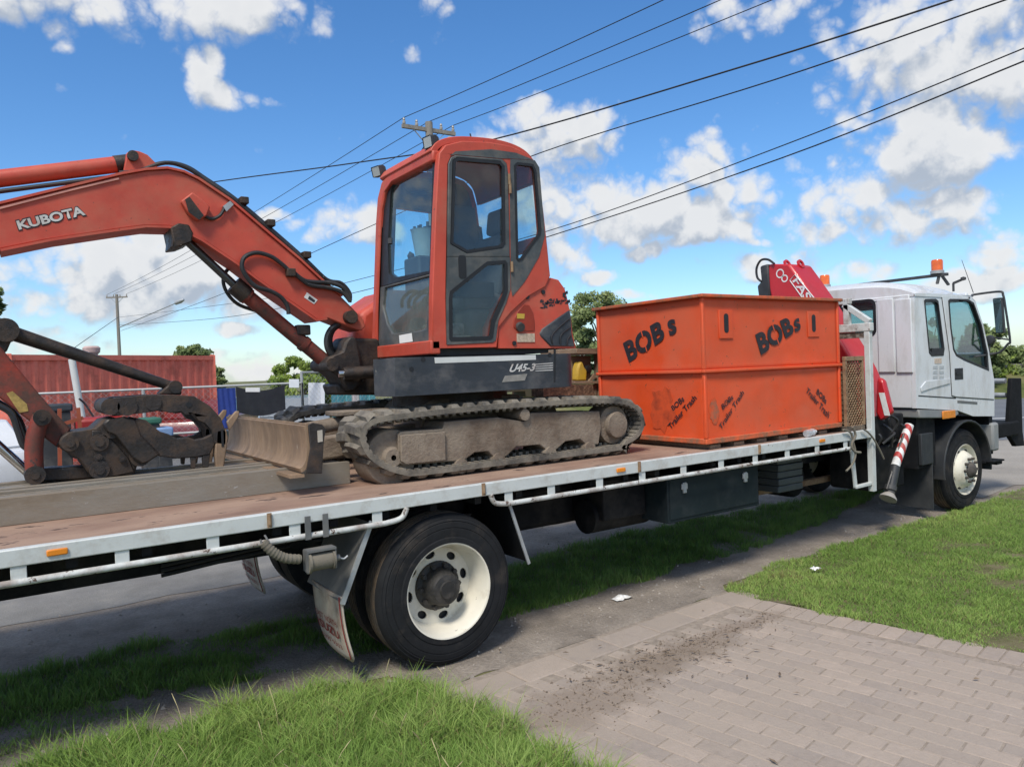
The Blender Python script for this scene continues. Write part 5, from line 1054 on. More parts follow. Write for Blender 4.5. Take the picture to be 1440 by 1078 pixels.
MB().cyl((-.55, 1.38, 1.52), (-.1, 1.38, 1.57), .055, 18).build('blade_cylinder', m_tframe, ex); MB().cyl((-.12, 1.38, 1.568), (.35, 1.38, 1.61), .03, 14).build('blade_rod', m_chrome, ex)
MB().box(-.25, .2, 1.25, 1.5, 1.62, 1.66).build('cylinder_guard', m_tframe, ex, bevel=.01)
# house: skirt, hood
SY = .50; SF = 2.32
sk = PX([(554, 503), (812, 490), (811, 520), (806, 537), (640, 553), (575, 554), (556, 549)], SY)
def arcp(cx, cy, r, a0, a1, n=7): return [(cx+r*math.cos(rad(a0+(a1-a0)*i/n)), cy+r*math.sin(rad(a0+(a1-a0)*i/n))) for i in range(n+1)]
xk0, xk1 = sk[0][0], sk[1][0]; zk0, zk1 = min(p[1] for p in sk), sk[0][1]
plan = [(xk0, SY)]+arcp(xk1-.14, SY+.14, .14, -90, -10)+[(xk1+.06, 1.0), (xk1+.08, 1.42), (xk1+.04, 1.9)]+arcp(xk1-.2, SF-.2, .2, 0, 90)+[(.45, SF), (.28, 2.1), (.28, 1.62), (.28, 1.22), (.18, 1.05), (xk0+.12, .98), (xk0+.02, .90)]
skirt = MB().panel(plan, [], lambda a, b: (a, b, zk1), lambda a, b: (a, b, zk0)).build('body_skirt', m_skirt, ex, bevel=.02, seg=3)
st_ = PX(Z(500, 420, 3.992, [(442, 330), (1010, 315), (1012, 342), (445, 362)]), SY); MB().xz(st_, SY-.003, SY-.001).build('reflective_strip', pm('grey_white_tape', (.62, .64, .62), .5, var=.1, dirt=(.4, .38, .34), dirt_amt=.2), skirt)
def onS(pts): return [at(a, b, y=SY-.003) for a, b in Z(500, 420, 3.992, pts)]
text('model_lettering', 'U45-3', onS([(862, 412), (1008, 404), (1012, 362), (872, 366)]), m_silverprint, skirt, .03, shear=.25)
for k in range(4): q = onS([(1010, 366+k*12), (1108, 358+k*13), (1108, 363+k*13), (1010, 370+k*12)]); MB().add(q, [(0, 1, 2, 3)]).build('model_stripe', m_silverprint, skirt)
q = onS([(838, 432), (965, 420), (950, 458), (822, 468)]); MB().add(q, [(0, 1, 2, 3)]).build('scraped_patch', pm('pale_scrape', (.25, .24, .22), .7, var=.25, scale=14), skirt)
q = PX(Z(500, 420, 3.992, [(1116, 282), (1124, 282), (1122, 470), (1112, 470)]), SY); MB().xz(q, SY-.002, SY+.01).build('skirt_seam', m_seal, skirt)
for px, py in ((314, 395), (1090, 315), (380, 340)): c = PX(Z(500, 420, 3.992, [(px, py)]), SY)[0]; MB().cyl((c[0], SY-.003, c[1]), (c[0], SY-.001, c[1]), .018, 14).build('bolt_hole', m_seal, skirt)
zh = lambda pts: PX(Z(700, 380, 8.98, pts), SY+.01)
hood = MB().xz(zh([(480, 85), (680, 92), (775, 118), (855, 230), (900, 400), (935, 600), (955, 800), (1000, 985), (10, 985), (10, 700), (150, 380), (330, 160)]), SY+.015, SF-.02).build('engine_hood', m_orange, ex, bevel=.05, seg=4)
vent = MB().xz(zh([(527, 800), (560, 740), (720, 625), (905, 500), (922, 560), (935, 800), (975, 960), (660, 955), (545, 835)]), SY+.006, SY+.03).build('hood_vent', m_skirt, hood, bevel=.01)
for pts in ([(690, 930), (680, 830), (760, 730), (900, 610)], [(790, 930), (790, 840), (830, 780), (915, 720)], [(870, 940), (880, 870), (920, 820)]):
    MB().tube(spline([at(a, b, y=SY+.004) for a, b in Z(700, 380, 8.98, pts)], 5), .008, 6).build('vent_groove', m_seal, vent)
rec = zh([(200, 720), (205, 620), (250, 520), (330, 430), (400, 440), (450, 540), (465, 650), (465, 760), (260, 770)])
MB().xz(rec, SY+.008, SY+.02).build('filler_recess', pm('recess_red', (.27, .030, .012), .55, var=.2), hood, bevel=.004)
c = zh([(275, 715)])[0]; MB().lathe([(0, -.02), (.035, -.018), (.038, .01)], (c[0], SY+.004, c[1]), axis=(0, 1, .3), n=18).build('filler_cap', m_black, hood)
MB().xz(zh([(240, 545), (335, 550), (330, 612), (238, 610)]), SY+.004, SY+.0065).build('warning_label', m_yellow, hood)
MB().xz(zh([(240, 800), (465, 795), (468, 905), (242, 905)]), SY+.009, SY+.013).build('data_plate', pm('worn_label', (.46, .36, .27), .7, var=.3, scale=40), hood)
rn = random.Random(9); mb = MB()
for i in range(46):
    u, v = rn.random(), rn.random(); px = 530+u*350; py = 470-u*60-v*(90+60*u)+20
    w, h = rn.uniform(14, 46), rn.uniform(14, 40); q = [at(a, b, y=SY+.0125) for a, b in Z(700, 380, 8.98, [(px, py+rn.uniform(-6, 6)), (px+w, py+rn.uniform(-6, 6)), (px+w*.9, py-h), (px+2, py-h*rn.uniform(.6, 1.2))])]; mb.add(q, [(0, 1, 2, 3)])
mb.build('peeling_decal', m_blackprint, hood)
for px, py in ((575, 275), (375, 335), (210, 920), (545, 30)): c = zh([(px, py)])[0]; MB().cyl((c[0], SY+.006, c[1]), (c[0], SY+.02, c[1]), .018, 12).build('hood_bolt', m_seal, hood)
MB().strip([(x, SY+.02, z) for x, z in zh([(430, 205), (640, 205), (860, 228)])], (0, 1.7, 0), .006).build('hood_seam', m_seal, hood)
MB().xz(zh([(860, 230), (890, 380), (950, 560), (985, 780), (1005, 975), (960, 975), (945, 780), (920, 580), (865, 380)]), SY+.09, SF-.09).build('counterweight', m_skirt, ex, bevel=.03)
# --- cab
z5 = lambda pts: Z(500, 170, 3.992, pts)
CB0, CB1 = .50, 1.50
out_px = [(607.7, 490), (608, 420), (612.7, 295), (616, 235), (618, 215), (627, 203.5), (650, 198), (688, 199.6), (718, 205), (740.5, 215), (753, 230), (759.3, 255), (764.3, 295), (769.3, 340), (774, 388), (768, 402), (745, 415), (718, 440), (702, 460), (699, 488)]
side = PX(out_px, CB0)
doorp = PX(z5([(520, 240), (535, 205), (560, 193), (820, 215), (848, 240), (856, 300), (866, 800), (868, 940)])+Z(500, 420, 3.992, [(845, 20), (800, 120), (785, 232), (770, 245), (512, 258), (508, 0)]), CB0)
ug = PX(z5([(545, 222), (570, 207), (810, 228), (833, 255), (838, 690), (822, 712), (622, 742), (532, 690)]), CB0)
lg = PX(z5([(528, 955), (715, 805), (735, 790), (838, 783), (850, 800), (852, 955)])+Z(500, 420, 3.992, [(830, 20), (780, 130), (768, 218), (755, 230), (532, 238), (524, 225), (522, 0)]), CB0)
rq = PX(z5([(888, 250), (905, 233), (995, 243), (1012, 280), (1040, 610), (1036, 640), (935, 780), (912, 790), (900, 775)]), CB0)
def rot_close(lp): return lp
frame_n = MB().xz(side, CB0, CB0+.06, [doorp, rq]).build('cab_side_frame', m_orange, ex, bevel=.012)
zs1, zs2 = PX(z5([(514, 764), (865, 764)]), CB0)
nd = len(doorp); ks = 6                                                   # doorp[0..6] above the split on the right side
dr = MB().xz([zs1]+doorp[0:6]+[zs2], CB0-.006, CB0+.03, [ug]).build('cab_door', m_greyframe, ex, bevel=.006)
MB().xz([zs1, zs2]+doorp[6:], CB0-.0055, CB0+.0295, [lg]).build('door_lower_panel', m_greyframe, dr, bevel=.0)
MB().xz(ug, CB0+.010, CB0+.015).build('door_pane', m_glass_dark, dr); MB().xz(lg, CB0+.010, CB0+.015).build('door_pane', m_glass_dark, dr)
def seal(lp, k, y0, y1, par):
    MB().xz(lp, y0, y1, [inset(lp, k)]).build('pane_seal', m_seal, par)
seal([(a, b) for a, b in ug], .022, CB0-.009, CB0+.009, dr); seal(lg, .028, CB0-.009, CB0+.009, dr)
grey_q = PX(z5([(868, 215), (1005, 222), (1030, 262), (1050, 500), (1062, 640), (1030, 760), (950, 900), (880, 985), (872, 940), (864, 400)]), CB0)
q_ = MB().xz(grey_q, CB0-.004, CB0-.001, [rq]).build('rear_quarter_frame', m_greyframe, ex, bevel=.0)
top_g = PX(z5([(530, 196), (560, 172), (760, 160), (900, 180), (1000, 220), (866, 212), (820, 212), (560, 190)]), CB0); MB().xz(top_g, CB0-.004, CB0-.001).build('door_header', m_greyframe, ex)
MB().xz(rq, CB0+.010, CB0+.015).build('rear_quarter_pane', m_glass_dark, q_); seal(rq, .02, CB0-.008, CB0+.009, q_)
c = PX(z5([(597, 820)]), CB0)[0]; MB().xz(rrect(c[0]-.032, c[0]+.032, c[1]-.085, c[1]+.085, .02), CB0-.009, CB0-.0065).build('door_handle', m_seal, dr)
for px, py in ((858, 330), (872, 820), (862, 380)): c = PX(z5([(px, py)]), CB0)[0]; MB().cyl((c[0], CB0-.015, c[1]-.04), (c[0], CB0-.015, c[1]+.04), .011, 10).build('door_hinge', m_rustmesh, dr)
fside = [(a, b) for a, b in side]; far_w = [(.36, 2.60), (1.10, 2.60), (1.10, 3.30), (.42, 3.32)]; print('exc side', [tuple(round(q, 2) for q in p) for p in side])
far_w2 = [(1.16, 2.75), (1.30, 2.78), (1.26, 3.22), (1.16, 3.25)]
MB().xz(side, CB1-.05, CB1, [far_w, far_w2]).build('cab_side_frame', m_orange, ex, bevel=.01)
MB().xz(far_w, CB1-.03, CB1-.025).build('far_pane', m_glass, ex); MB().xz(far_w2, CB1-.03, CB1-.025).build('far_pane', m_glass, ex)
MB().xz(inset(side, .06), CB1-.062, CB1-.051, [far_w, far_w2]).build('cab_liner', m_interior, ex)
roofp = [(x, z) for x, z in side[4:12]]
roof_ = MB().strip([(x, CB0+.061, z) for x, z in spl2(roofp, 4)], (0, CB1-CB0-.112, 0), .05).build('cab_roof', m_orange, ex, ang=50, bevel=.006)
MB().strip([(x-.045, CB0+.065, z) for x, z in side[11:15]][::-1], (0, CB1-CB0-.13, 0), -.0055).build('cab_rear_pane', m_glass, ex)
MB().bar((side[13][0]-.03, CB0+.062, side[13][1]), (side[13][0]-.03, CB1-.052, side[13][1]), .05, .1).bar((side[14][0]-.04, CB0+.062, side[14][1]), (side[14][0]-.04, CB1-.052, side[14][1]), .05, .2).build('cab_rear_bar', m_orange, ex)
# front frame in a slightly raked plane
zlo, zhi = side[0][1], side[4][1]; xlo, xhi = side[0][0]+.01, side[4][0]+.0
def fx(z): return lerp(xlo, xhi, (z-zlo)/(zhi-zlo))
def onF(pts):                                                            # pixel -> (y, z) on the raked front plane
    o = []
    for a, b in pts:
        x = (xlo+xhi)/2
        for _ in range(4): p = at(a, b, x=x); x = fx(p.z)
        o.append((p.y, p.z))
    return o
fo = onF(z5([(120, 1078), (130, 600), (148, 340), (165, 280), (215, 232), (300, 200), (440, 166)])); 
FY1 = fo[0][0]
fo = [(CB0+.065, zlo), (CB1, zlo), (CB1, 3.2), (CB1-.02, 3.36), (CB1-.09, zhi-.04), (CB1-.2, zhi), (CB0+.065, zhi)]
oi = onF(z5([(437, 835), (215, 880), (185, 855), (180, 700), (195, 400), (215, 335), (265, 285), (350, 245), (435, 212), (455, 235), (445, 500)]))
oi[0] = (CB0+.10, oi[0][1]); oi[-1] = (CB0+.10, oi[-1][1]); oi[-2] = (CB0+.10, oi[-2][1]); oi[-3] = (CB0+.14, oi[-3][1])
oi = [(min(a, CB1-.07), b) for a, b in oi]
lo_ = onF(z5([(432, 860), (200, 905), (165, 905)])+Z(500, 420, 3.992, [(150, 40), (175, 140), (205, 195), (330, 185), (425, 165)]))
lo_ = [(min(a, CB1-.06), b) for a, b in lo_]; lo_[0] = (CB0+.10, lo_[0][1]); lo_[-1] = (CB0+.12, lo_[-1][1])
lo_ = [(a, min(b, min(q[1] for q in oi)-.04)) for a, b in lo_]
zsp = min(q[1] for q in oi)-.02
fup = [(CB0+.065, zsp), (CB1, zsp)]+fo[2:]
flo = [(CB0+.065, zlo), (CB1, zlo), (CB1, zsp-.002), (CB0+.065, zsp-.002)]
MB().panel(fup, [oi], lambda a, b: (fx(b), a, b), lambda a, b: (fx(b)+.05, a, b)).build('windscreen_frame', m_seal, ex, bevel=.008)
ff = MB().panel(flo, [lo_], lambda a, b: (fx(b), a, b), lambda a, b: (fx(b)+.05, a, b)).build('cab_front_frame', m_greyframe, ex, bevel=.008)
for pl_, nm, mt_ in ((oi, 'windscreen', m_glass), (lo_, 'lower_windscreen', m_glass_dirty)):
    MB().panel(pl_, [], lambda a, b: (fx(b)+.015, a, b), lambda a, b: (fx(b)+.020, a, b)).build(nm, mt_, ff)
MB().panel([(CB1-.05, zlo), (CB1-.05, 3.15), (CB1-.07, 3.30), (CB1-.13, zhi-.09), (CB1-.23, zhi-.05), (CB0+.05, zhi-.05), (CB0+.05, zhi+.035), (CB1-.2, zhi+.035), (CB1-.06, zhi), (CB1+.01, 3.40), (CB1+.03, 3.2), (CB1+.03, zlo)], [], lambda a, b: (fx(b)-.03, a, b), lambda a, b: (fx(b)+.06, a, b)).build('front_corner_frame', m_orange, ff, bevel=.015)
MB().bar((fx(zlo)+.02, CB0, zlo+.01), (fx(zlo)+.02, CB1+.03, zlo+.01), .08, .10).build('front_sill', m_orange, ff, bevel=.01)
q = onF(Z(500, 420, 3.992, [(252, 205), (322, 192), (328, 240), (255, 250)])); MB().panel(q, [], lambda a, b: (fx(b)-.012, a, b), lambda a, b: (fx(b)-.010, a, b)).build('front_sticker', m_paper, ff)
MB().bar(at(*z5([(195, 660)])[0], x=fx(2.85)-.01), at(*z5([(195, 690)])[0], x=fx(2.8)-.01), .03, .03).build('screen_latch', m_seal, ff)
MB().box(fx(zlo)+.06, 1.3, CB0+.07, CB1-.06, zlo-.05, zlo).build('cab_floor', m_interior, ex)
MB().box(.62, 1.0, .72, 1.22, 2.42, 2.55).xz([(.92, 2.52), (1.06, 2.52), (1.16, 3.05), (1.04, 3.05)], .72, 1.22).box(.66, 1.02, .74, 1.2, zlo, 2.42).build('operator_seat', m_seatm, ex, bevel=.04, seg=3)
MB().xz([(1.06, 3.06), (1.14, 3.06), (1.17, 3.27), (1.09, 3.27)], .86, 1.08).build('headrest', m_seatm, ex, bevel=.03)
for y in (.70, 1.24): MB().box(.5, .85, y-.05, y+.05, 2.5, 2.62).cyl((.52, y, 2.6), (.45, y, 2.86), .016, 8).lathe([(0, -.02), (.026, 0), (.03, .06), (0, .09)], (.45, y, 2.84), axis=(-.25, 0, 1), n=12).build('control_lever', m_interior, ex)
bk = thing('bucket', 'pale plastic bucket of tools standing inside the excavator cab', 'bucket', (.50, 1.36, zlo))
c = onF(z5([(388, 690)]))[0]
cb = at(*z5([(388, 690)])[0], x=.46)
MB().lathe([(0, -.11), (.075, -.11), (.105, .10), (.112, .11), (.105, .11), (.098, .10)], cb, axis=(0, 0, 1), n=28).build('bucket_body', pm('bucket_plastic', (.42, .5, .52), .5), bk)
rn = random.Random(4); mb = MB()
for i in range(7): t = i*.9; a = cb+Vector((.06*math.cos(t), .06*math.sin(t), -.02)); mb.cyl(a, a+Vector((rn.uniform(-.03, .03), rn.uniform(-.03, .03), rn.uniform(.14, .20))), .012, 8)
mb.build('tool_handles', m_interior, bk)
MB().box(cb.x-.13, cb.x+.16, cb.y-.13, cb.y+.13, zlo, cb.z-.112).build('side_console', m_interior, ex, bevel=.02)
cab_w = [at(*p, x=.5) for p in z5([(265, 370), (300, 400), (350, 410), (420, 400)])]; MB().tube(spline(cab_w, 5), .008, 6).build('loose_cable', m_hose, ex)
MB().panel([(.62, 2.70), (.99, 2.70), (.92, 3.38), (.66, 3.38)], [], lambda a, b: (a+.25, CB1-.10, b), lambda a, b: (a+.25, CB1-.09, b)).build('hanging_jacket', m_seatm, ex, bevel=.0)
MB().box(fx(2.3)+.09, .62, CB0+.12, CB1-.1, zlo+.002, zlo+.10).box(.34, .60, CB0+.2, CB0+.5, zlo+.102, zlo+.20).build('floor_clutter', pm('rags_and_papers', (.22, .2, .17), .9, var=.6, scale=12), ex, bevel=.02)
# lamps on the roof
def lamp(c, d, nm):
    d = Vector(d).normalized(); u = d.cross(Vector((0, 0, 1))).normalized(); w = u.cross(d)
    def R(s, h): return [c+u*(a*s)+w*(b*s*.85)+d*h for a, b in ((-1, -1), (1, -1), (1, 1), (-1, 1))]
    b_ = MB().add(R(.050, .03)+R(.054, -.02)+R(.036, -.06), [(0, 1, 5, 4), (1, 2, 6, 5), (2, 3, 7, 6), (3, 0, 4, 7), (4, 5, 9, 8), (5, 6, 10, 9), (6, 7, 11, 10), (7, 4, 8, 11), (8, 9, 10, 11)]).build(nm, m_black, ex, bevel=.008)
    MB().add(R(.044, .026)+R(.046, .022), [(0, 1, 2, 3), (4, 7, 6, 5), (0, 4, 5, 1), (1, 5, 6, 2), (2, 6, 7, 3), (3, 7, 4, 0)]).build('lamp_glass', m_light, b_)
lamp(at(605, 200, y=.62), (-1, -.15, -.15), 'work_lamp'); lamp(at(532, 241, y=1.52), (-1, -.25, -.25), 'work_lamp')
c = at(607, 212, y=.6); MB().tube([c, c+Vector((.05, 0, -.04))], .02, 8).build('lamp_bracket', m_black, ex)
c = at(633, 197, y=.75); MB().lathe([(.028, -.006), (.028, .006), (.016, .006), (.016, -.006)], c, axis=(.5, 1, 0), n=16, closed=True).build('roof_eye', m_galv, ex)
a_ = at(664, 200, y=.9); b_ = at(661, 188, y=.9); MB().tube([a_, b_], .006, 6).build('roof_aerial', m_black, ex)
# right-hand hood next to the boom, just visible behind the cab
MB().xz([(.05, 2.08), (1.2, 2.08), (1.2, 2.66), (.45, 2.66), (.12, 2.45)], 1.62, SF-.02).build('side_cover', m_orange, ex, bevel=.06, seg=3)
# --- swing bracket
BY0_, BY1_ = 1.40, 1.64; BM = (BY0_+BY1_)/2
zs = lambda pts, y: PX(Z(280, 430, 3.992, pts), y)
sb = MB().xz(zs([(800, 262), (820, 200), (850, 168), (885, 180), (905, 260), (925, 390), (905, 440), (880, 470), (830, 478), (805, 430), (780, 395), (715, 345), (705, 320), (735, 285)], 1.36), 1.36, 1.68).build('swing_bracket', m_cast, ex, bevel=.02)
MB().xz(zs([(860, 180), (1000, 185), (1005, 225), (1060, 290), (1060, 500), (780, 500), (760, 440), (900, 420)], 1.45), 1.42, 1.75).build('swing_post', m_steel, ex, bevel=.02)
MB().cyl((-.16, 1.3, 1.95), (.6, 1.15, 1.97), .05, 16).build('swing_cylinder', m_steel, ex); MB().cyl((-.2, 1.3, 1.95), (.1, 1.24, 1.96), .028, 12).build('swing_rod', m_chrome, ex)
for px, py, r in ((742, 330, .05), (850, 62, .05)): c = zs([(px, py)], 1.36)[0]; MB().cyl((c[0], 1.33, c[1]), (c[0], 1.71, c[1]), r, 20).build('pivot_pin', m_cast, sb)
for k, (dx, yy) in enumerate(((0, 1.45), (.04, 1.50), (.08, 1.55), (.02, 1.60))):
    h_ = [at(a, b, y=yy) for a, b in Z(280, 430, 3.992, [(800+dx*200, 90), (740+dx*200, 130), (715+dx*250, 190), (730+dx*250, 260), (800+dx*100, 330), (900, 400)])]; MB().tube(spline(h_, 6), .022, 8).build('hydraulic_hose', m_hose, ex)
# --- boom
up = [(-420, 405), (-250, 352), (0, 287.7), (102.7, 262.7), (172.8, 245.6), (205, 240), (235, 238), (258, 243), (278, 252.6), (300.6, 267.7), (323, 282.6), (370, 322.7), (420, 365), (458, 400.4), (480, 417), (497, 434), (511, 449), (514, 459), (508, 465)]
dn = [(495, 461), (475, 453), (459, 446.7), (445, 449), (400, 418), (360, 390), (333, 369), (302.7, 349), (285, 337), (262, 325), (238, 318), (205, 317), (170, 321.5), (75, 335.3), (0, 350.3), (-250, 405), (-420, 450)]
bpoly = PX(up+dn, BY0_)
boom = MB().xz(bpoly, BY0_, BY1_).build('boom', m_orange, ex, bevel=.008)
# raised edges (flanges)
upf = [at(a, b, y=BY0_) for a, b in up[1:15]]; dnf = [at(a, b, y=BY0_) for a, b in dn[2:15]]
for ln in (upf, dnf):
    MB().strip([(p.x, BY0_-.018, p.z) for p in ln], (0, BY1_-BY0_+.036, 0), .016).build('boom_flange', m_orange, boom)
za = lambda pts: Z(0, 180, 3.992, pts)
text('maker_lettering', 'KUBOTA', [at(a, b, y=BY0_-.006) for a, b in za([(108, 572), (482, 488), (462, 436), (90, 522)])], m_silverprint, boom, .035)
shd = text('lettering_shadow', 'KUBOTA', [at(a, b, y=BY0_-.003) for a, b in za([(104, 580), (490, 494), (468, 430), (84, 516)])], m_blackprint, boom, .075)
q = [at(a, b, y=BY0_-.003) for a, b in Z(220, 210, 3.992, [(828, 830), (885, 868), (905, 845), (845, 802)])]; MB().add(q, [(0, 1, 2, 3)]).build('boom_sticker', m_whiteprint, boom)
q = [at(a, b, y=BY0_-.005) for a, b in Z(220, 210, 3.992, [(850, 838), (885, 860), (892, 848), (858, 822)])]; MB().add(q, [(0, 1, 2, 3)]).build('boom_sticker_mark', m_blackprint, boom)
# box on the boom side
bxp = PX(za([(1015, 410), (1080, 360), (1180, 440), (1165, 490), (1110, 520), (1050, 470)]), BY0_-.05); lb_ = MB().xz(bxp, BY0_-.06, BY0_-.001).build('lamp_guard', m_orange, boom, bevel=.01)
MB().xz(PX(za([(1040, 400), (1065, 385), (1145, 490), (1120, 515), (1060, 470)]), BY0_-.07), BY0_-.066, BY0_-.061).build('guard_opening', m_steel, lb_)
MB().tube(spline([at(a, b, y=BY0_-.02) for a, b in za([(1150, 495), (1190, 510), (1235, 490), (1262, 445)])], 6), .012, 8).build('thin_hose', m_hose, boom)
MB().xz(PX(za([(1250, 440), (1290, 410), (1310, 430), (1270, 470)]), BY0_-.03), BY0_-.04, BY0_).build('hose_clamp', m_galv, boom)
# hoses along the boom back
for k, yy in enumerate((BY0_+.02, BY0_+.08, BY0_+.15)):
    o_ = k*3
    pts = [(168+o_, 243), (195, 240-o_*.3), (232, 229), (262, 236-o_*.3), (290, 254-o_*.4), (330, 282-o_*.5), (380, 324-o_*.5), (430, 368-o_*.5), (460, 393), (480, 398), (492, 412), (492, 425)]
    MB().tube(spline([at(a, b, y=yy) for a, b in pts], 6), .015, 8).build('hydraulic_hose', m_hose, boom)
for px, py in ((338, 291), (375, 322), (425, 366)): c = at(px, py-4, y=BM); MB().box(c.x-.03, c.x+.03, BY0_-.01, BY1_-.02, c.z-.02, c.z+.03).build('hose_bracket', m_steel, boom, bevel=.006)
hz = lambda pts: [at(a, b, y=BY0_-.03) for a, b in Z(220, 210, 3.992, pts)]
MB().tube(spline(hz([(742, 925), (735, 880), (700, 830), (640, 795), (560, 770), (510, 720), (480, 660), (495, 605), (560, 580), (640, 600), (700, 640), (745, 680), (790, 710), (860, 760), (960, 775), (1040, 800), (1085, 850)]), 6), .0165, 8).build('hydraulic_hose', m_hose, boom)
MB().tube(spline(hz([(770, 690), (830, 735), (900, 745), (980, 750), (1050, 780), (1090, 850)]), 6), .0165, 8).build('hydraulic_hose', m_hose, boom)
MB().tube(spline([at(a, b, y=BY1_+.02) for a, b in Z(220, 210, 3.992, [(555, 905), (460, 870), (400, 810), (375, 740), (395, 680), (450, 640)])], 6), .014, 8).build('hydraulic_hose', m_hose, boom)
c = hz([(755, 692)])[0]; MB().box(c.x-.035, c.x+.03, c.y-.03, BY0_-.001, c.z-.03, c.z+.03).build('hose_clamp', m_steel, boom, bevel=.006)
c = PX(Z(220, 210, 3.992, [(1090, 945)]), BY0_)[0]; MB().cyl((c[0], BY0_-.03, c[1]), (c[0], BY1_+.03, c[1]), .05, 24).cyl((c[0], BY0_-.045, c[1]), (c[0], BY0_-.03, c[1]), .025, 12).build('boom_pin', m_cast, boom)
# boom cylinder
c0, c1, c2 = at(250, 327, y=BM), at(333, 404, y=BM), at(462, 512, y=BM)
MB().xz(PX(za([(955, 560), (1000, 535), (1060, 545), (1082, 590), (1075, 640), (1020, 662), (965, 668), (970, 630)]), BY0_-.01), BY0_-.025, BY1_+.025).build('cylinder_mount', m_steel, boom, bevel=.015)
MB().cyl(c0, c1+(c1-c0)*.1, .030, 18).build('boom_cylinder_rod', pm('dull_rod', (.10, .105, .11), .35, metal=.8, var=.2, dirt=(.05, .045, .04), dirt_amt=.3), ex)
bc = MB().cyl(c1, c2, .056, 24).cyl(c1+(c1-c2).normalized()*.02, c1.lerp(c2, .12), .066, 24).cyl(c1.lerp(c2, .70), c1.lerp(c2, .74), .064, 24).build('boom_cylinder', m_orange_rust, ex)
MB().cyl(c1+(c1-c2).normalized()*.03, c1.lerp(c2, .10), .070, 20).build('cylinder_gland', m_steel, bc)
c = c1.lerp(c2, .66)+Vector((.02, -.03, .08)); MB().box(c.x-.05, c.x+.06, c.y-.03, c.y+.04, c.z-.05, c.z+.03).build('cylinder_port', m_steel, bc, bevel=.01)
# arm cylinder on top of the boom
a0, a1 = at(176, 230, y=BM), at(-330, 291, y=BM)
ac = MB().cyl(a0, a1, .055, 24).build('arm_cylinder', m_orange, ex)
MB().cyl(a0-(a1-a0).normalized()*.02, a0.lerp(a1, .035), .06, 24).build('cylinder_gland', m_steel, ac)
MB().tube([a0.lerp(a1, .06)+Vector((0, -.02, -.085)), a1+Vector((0, -.02, -.085))], .015, 8).build('cylinder_pipe', m_hose, ac)
br = MB().xz(PX(za([(690, 262), (705, 180), (710, 140), (740, 122), (790, 132), (830, 150), (885, 205), (880, 235), (760, 270)]), BY0_+.01), BY0_+.01, BY0_+.055).build('cylinder_bracket', m_orange, boom, bevel=.008); MB().xz(PX(za([(690, 262), (705, 180), (710, 140), (740, 122), (790, 132), (830, 150), (885, 205), (880, 235), (760, 270)]), BY0_+.01), BY1_-.055, BY1_-.01).build('cylinder_bracket', m_orange, boom, bevel=.008)
c = PX(za([(745, 158)]), BY0_)[0]; MB().cyl((c[0], BY0_-.02, c[1]), (c[0], BY1_+.02, c[1]), .035, 20).build('bracket_pin', m_cast, boom)
MB().strip([at(a, b, y=BY0_-.012) for a, b in za([(0, 455), (400, 352), (560, 314), (670, 288)])], (0, .03, 0), .012).build('hose_rail', pm('rubbed_rail', (.55, .25, .2), .5, var=.2), boom)
# --- arm (dipper): comes down from the boom tip outside the picture
AY0, AY1 = 1.42, 1.62; AM = 1.52
zt_ = lambda pts: Z(0, 430, 3.992, pts)
arm_px = [(-330, 250), (-230, 240)]+zt_([(-260, -80), (30, 262), (200, 470), (330, 620), (400, 690), (330, 800), (250, 740), (190, 665), (0, 520)])+[(-120, 470), (-300, 330)]
arm = MB().xz(PX(arm_px, AY0), AY0, AY1).build('arm', m_orange_rust, ex, bevel=.012)
MB().xz(PX(zt_([(35, 490), (70, 478), (150, 550), (160, 590), (110, 600)]), AY0), AY0-.003, AY0-.001).build('arm_label', pm('worn_yellow_label', (.35, .24, .07), .7, var=.4, scale=30), arm)
lk = MB().tube(spline([at(a, b, y=AY0-.05) for a, b in zt_([(235, 620), (205, 700), (190, 800), (195, 945)])], 6), [.052]*19, 12).build('bucket_link', m_orange_rust, ex)
for (px, py, r) in ((235, 625, .05), (195, 945, .058)): c = PX(zt_([(px, py)]), AY0-.05)[0]; MB().cyl((c[0], AY0-.11, c[1]), (c[0], AY1+.11, c[1]), r, 24).cyl((c[0], AY0-.12, c[1]), (c[0], AY0-.11, c[1]), r*.45, 16).build('link_pin', m_steel, lk)
MB().bar(at(*zt_([(195, 945)])[0], y=AM), at(*zt_([(560, 925)])[0], y=AM), .16, .085).build('hitch_link', m_steel, ex, bevel=.012)
MB().cyl(at(*zt_([(-260, 560)])[0], y=AM), at(*zt_([(165, 940)])[0], y=AM), .030, 16).build('bucket_cylinder_rod', m_chrome, ex)
MB().tube(spline([at(a, b, y=AY0-.03) for a, b in zt_([(-40, 545), (60, 600), (100, 700), (130, 780), (160, 800)])], 6), .02, 8).build('hydraulic_hose', m_hose, ex)
MB().tube(spline([at(a, b, y=AY1) for a, b in zt_([(-40, 520), (80, 600), (130, 690), (150, 770)])], 6), .018, 8).build('hydraulic_hose', m_hose, ex)
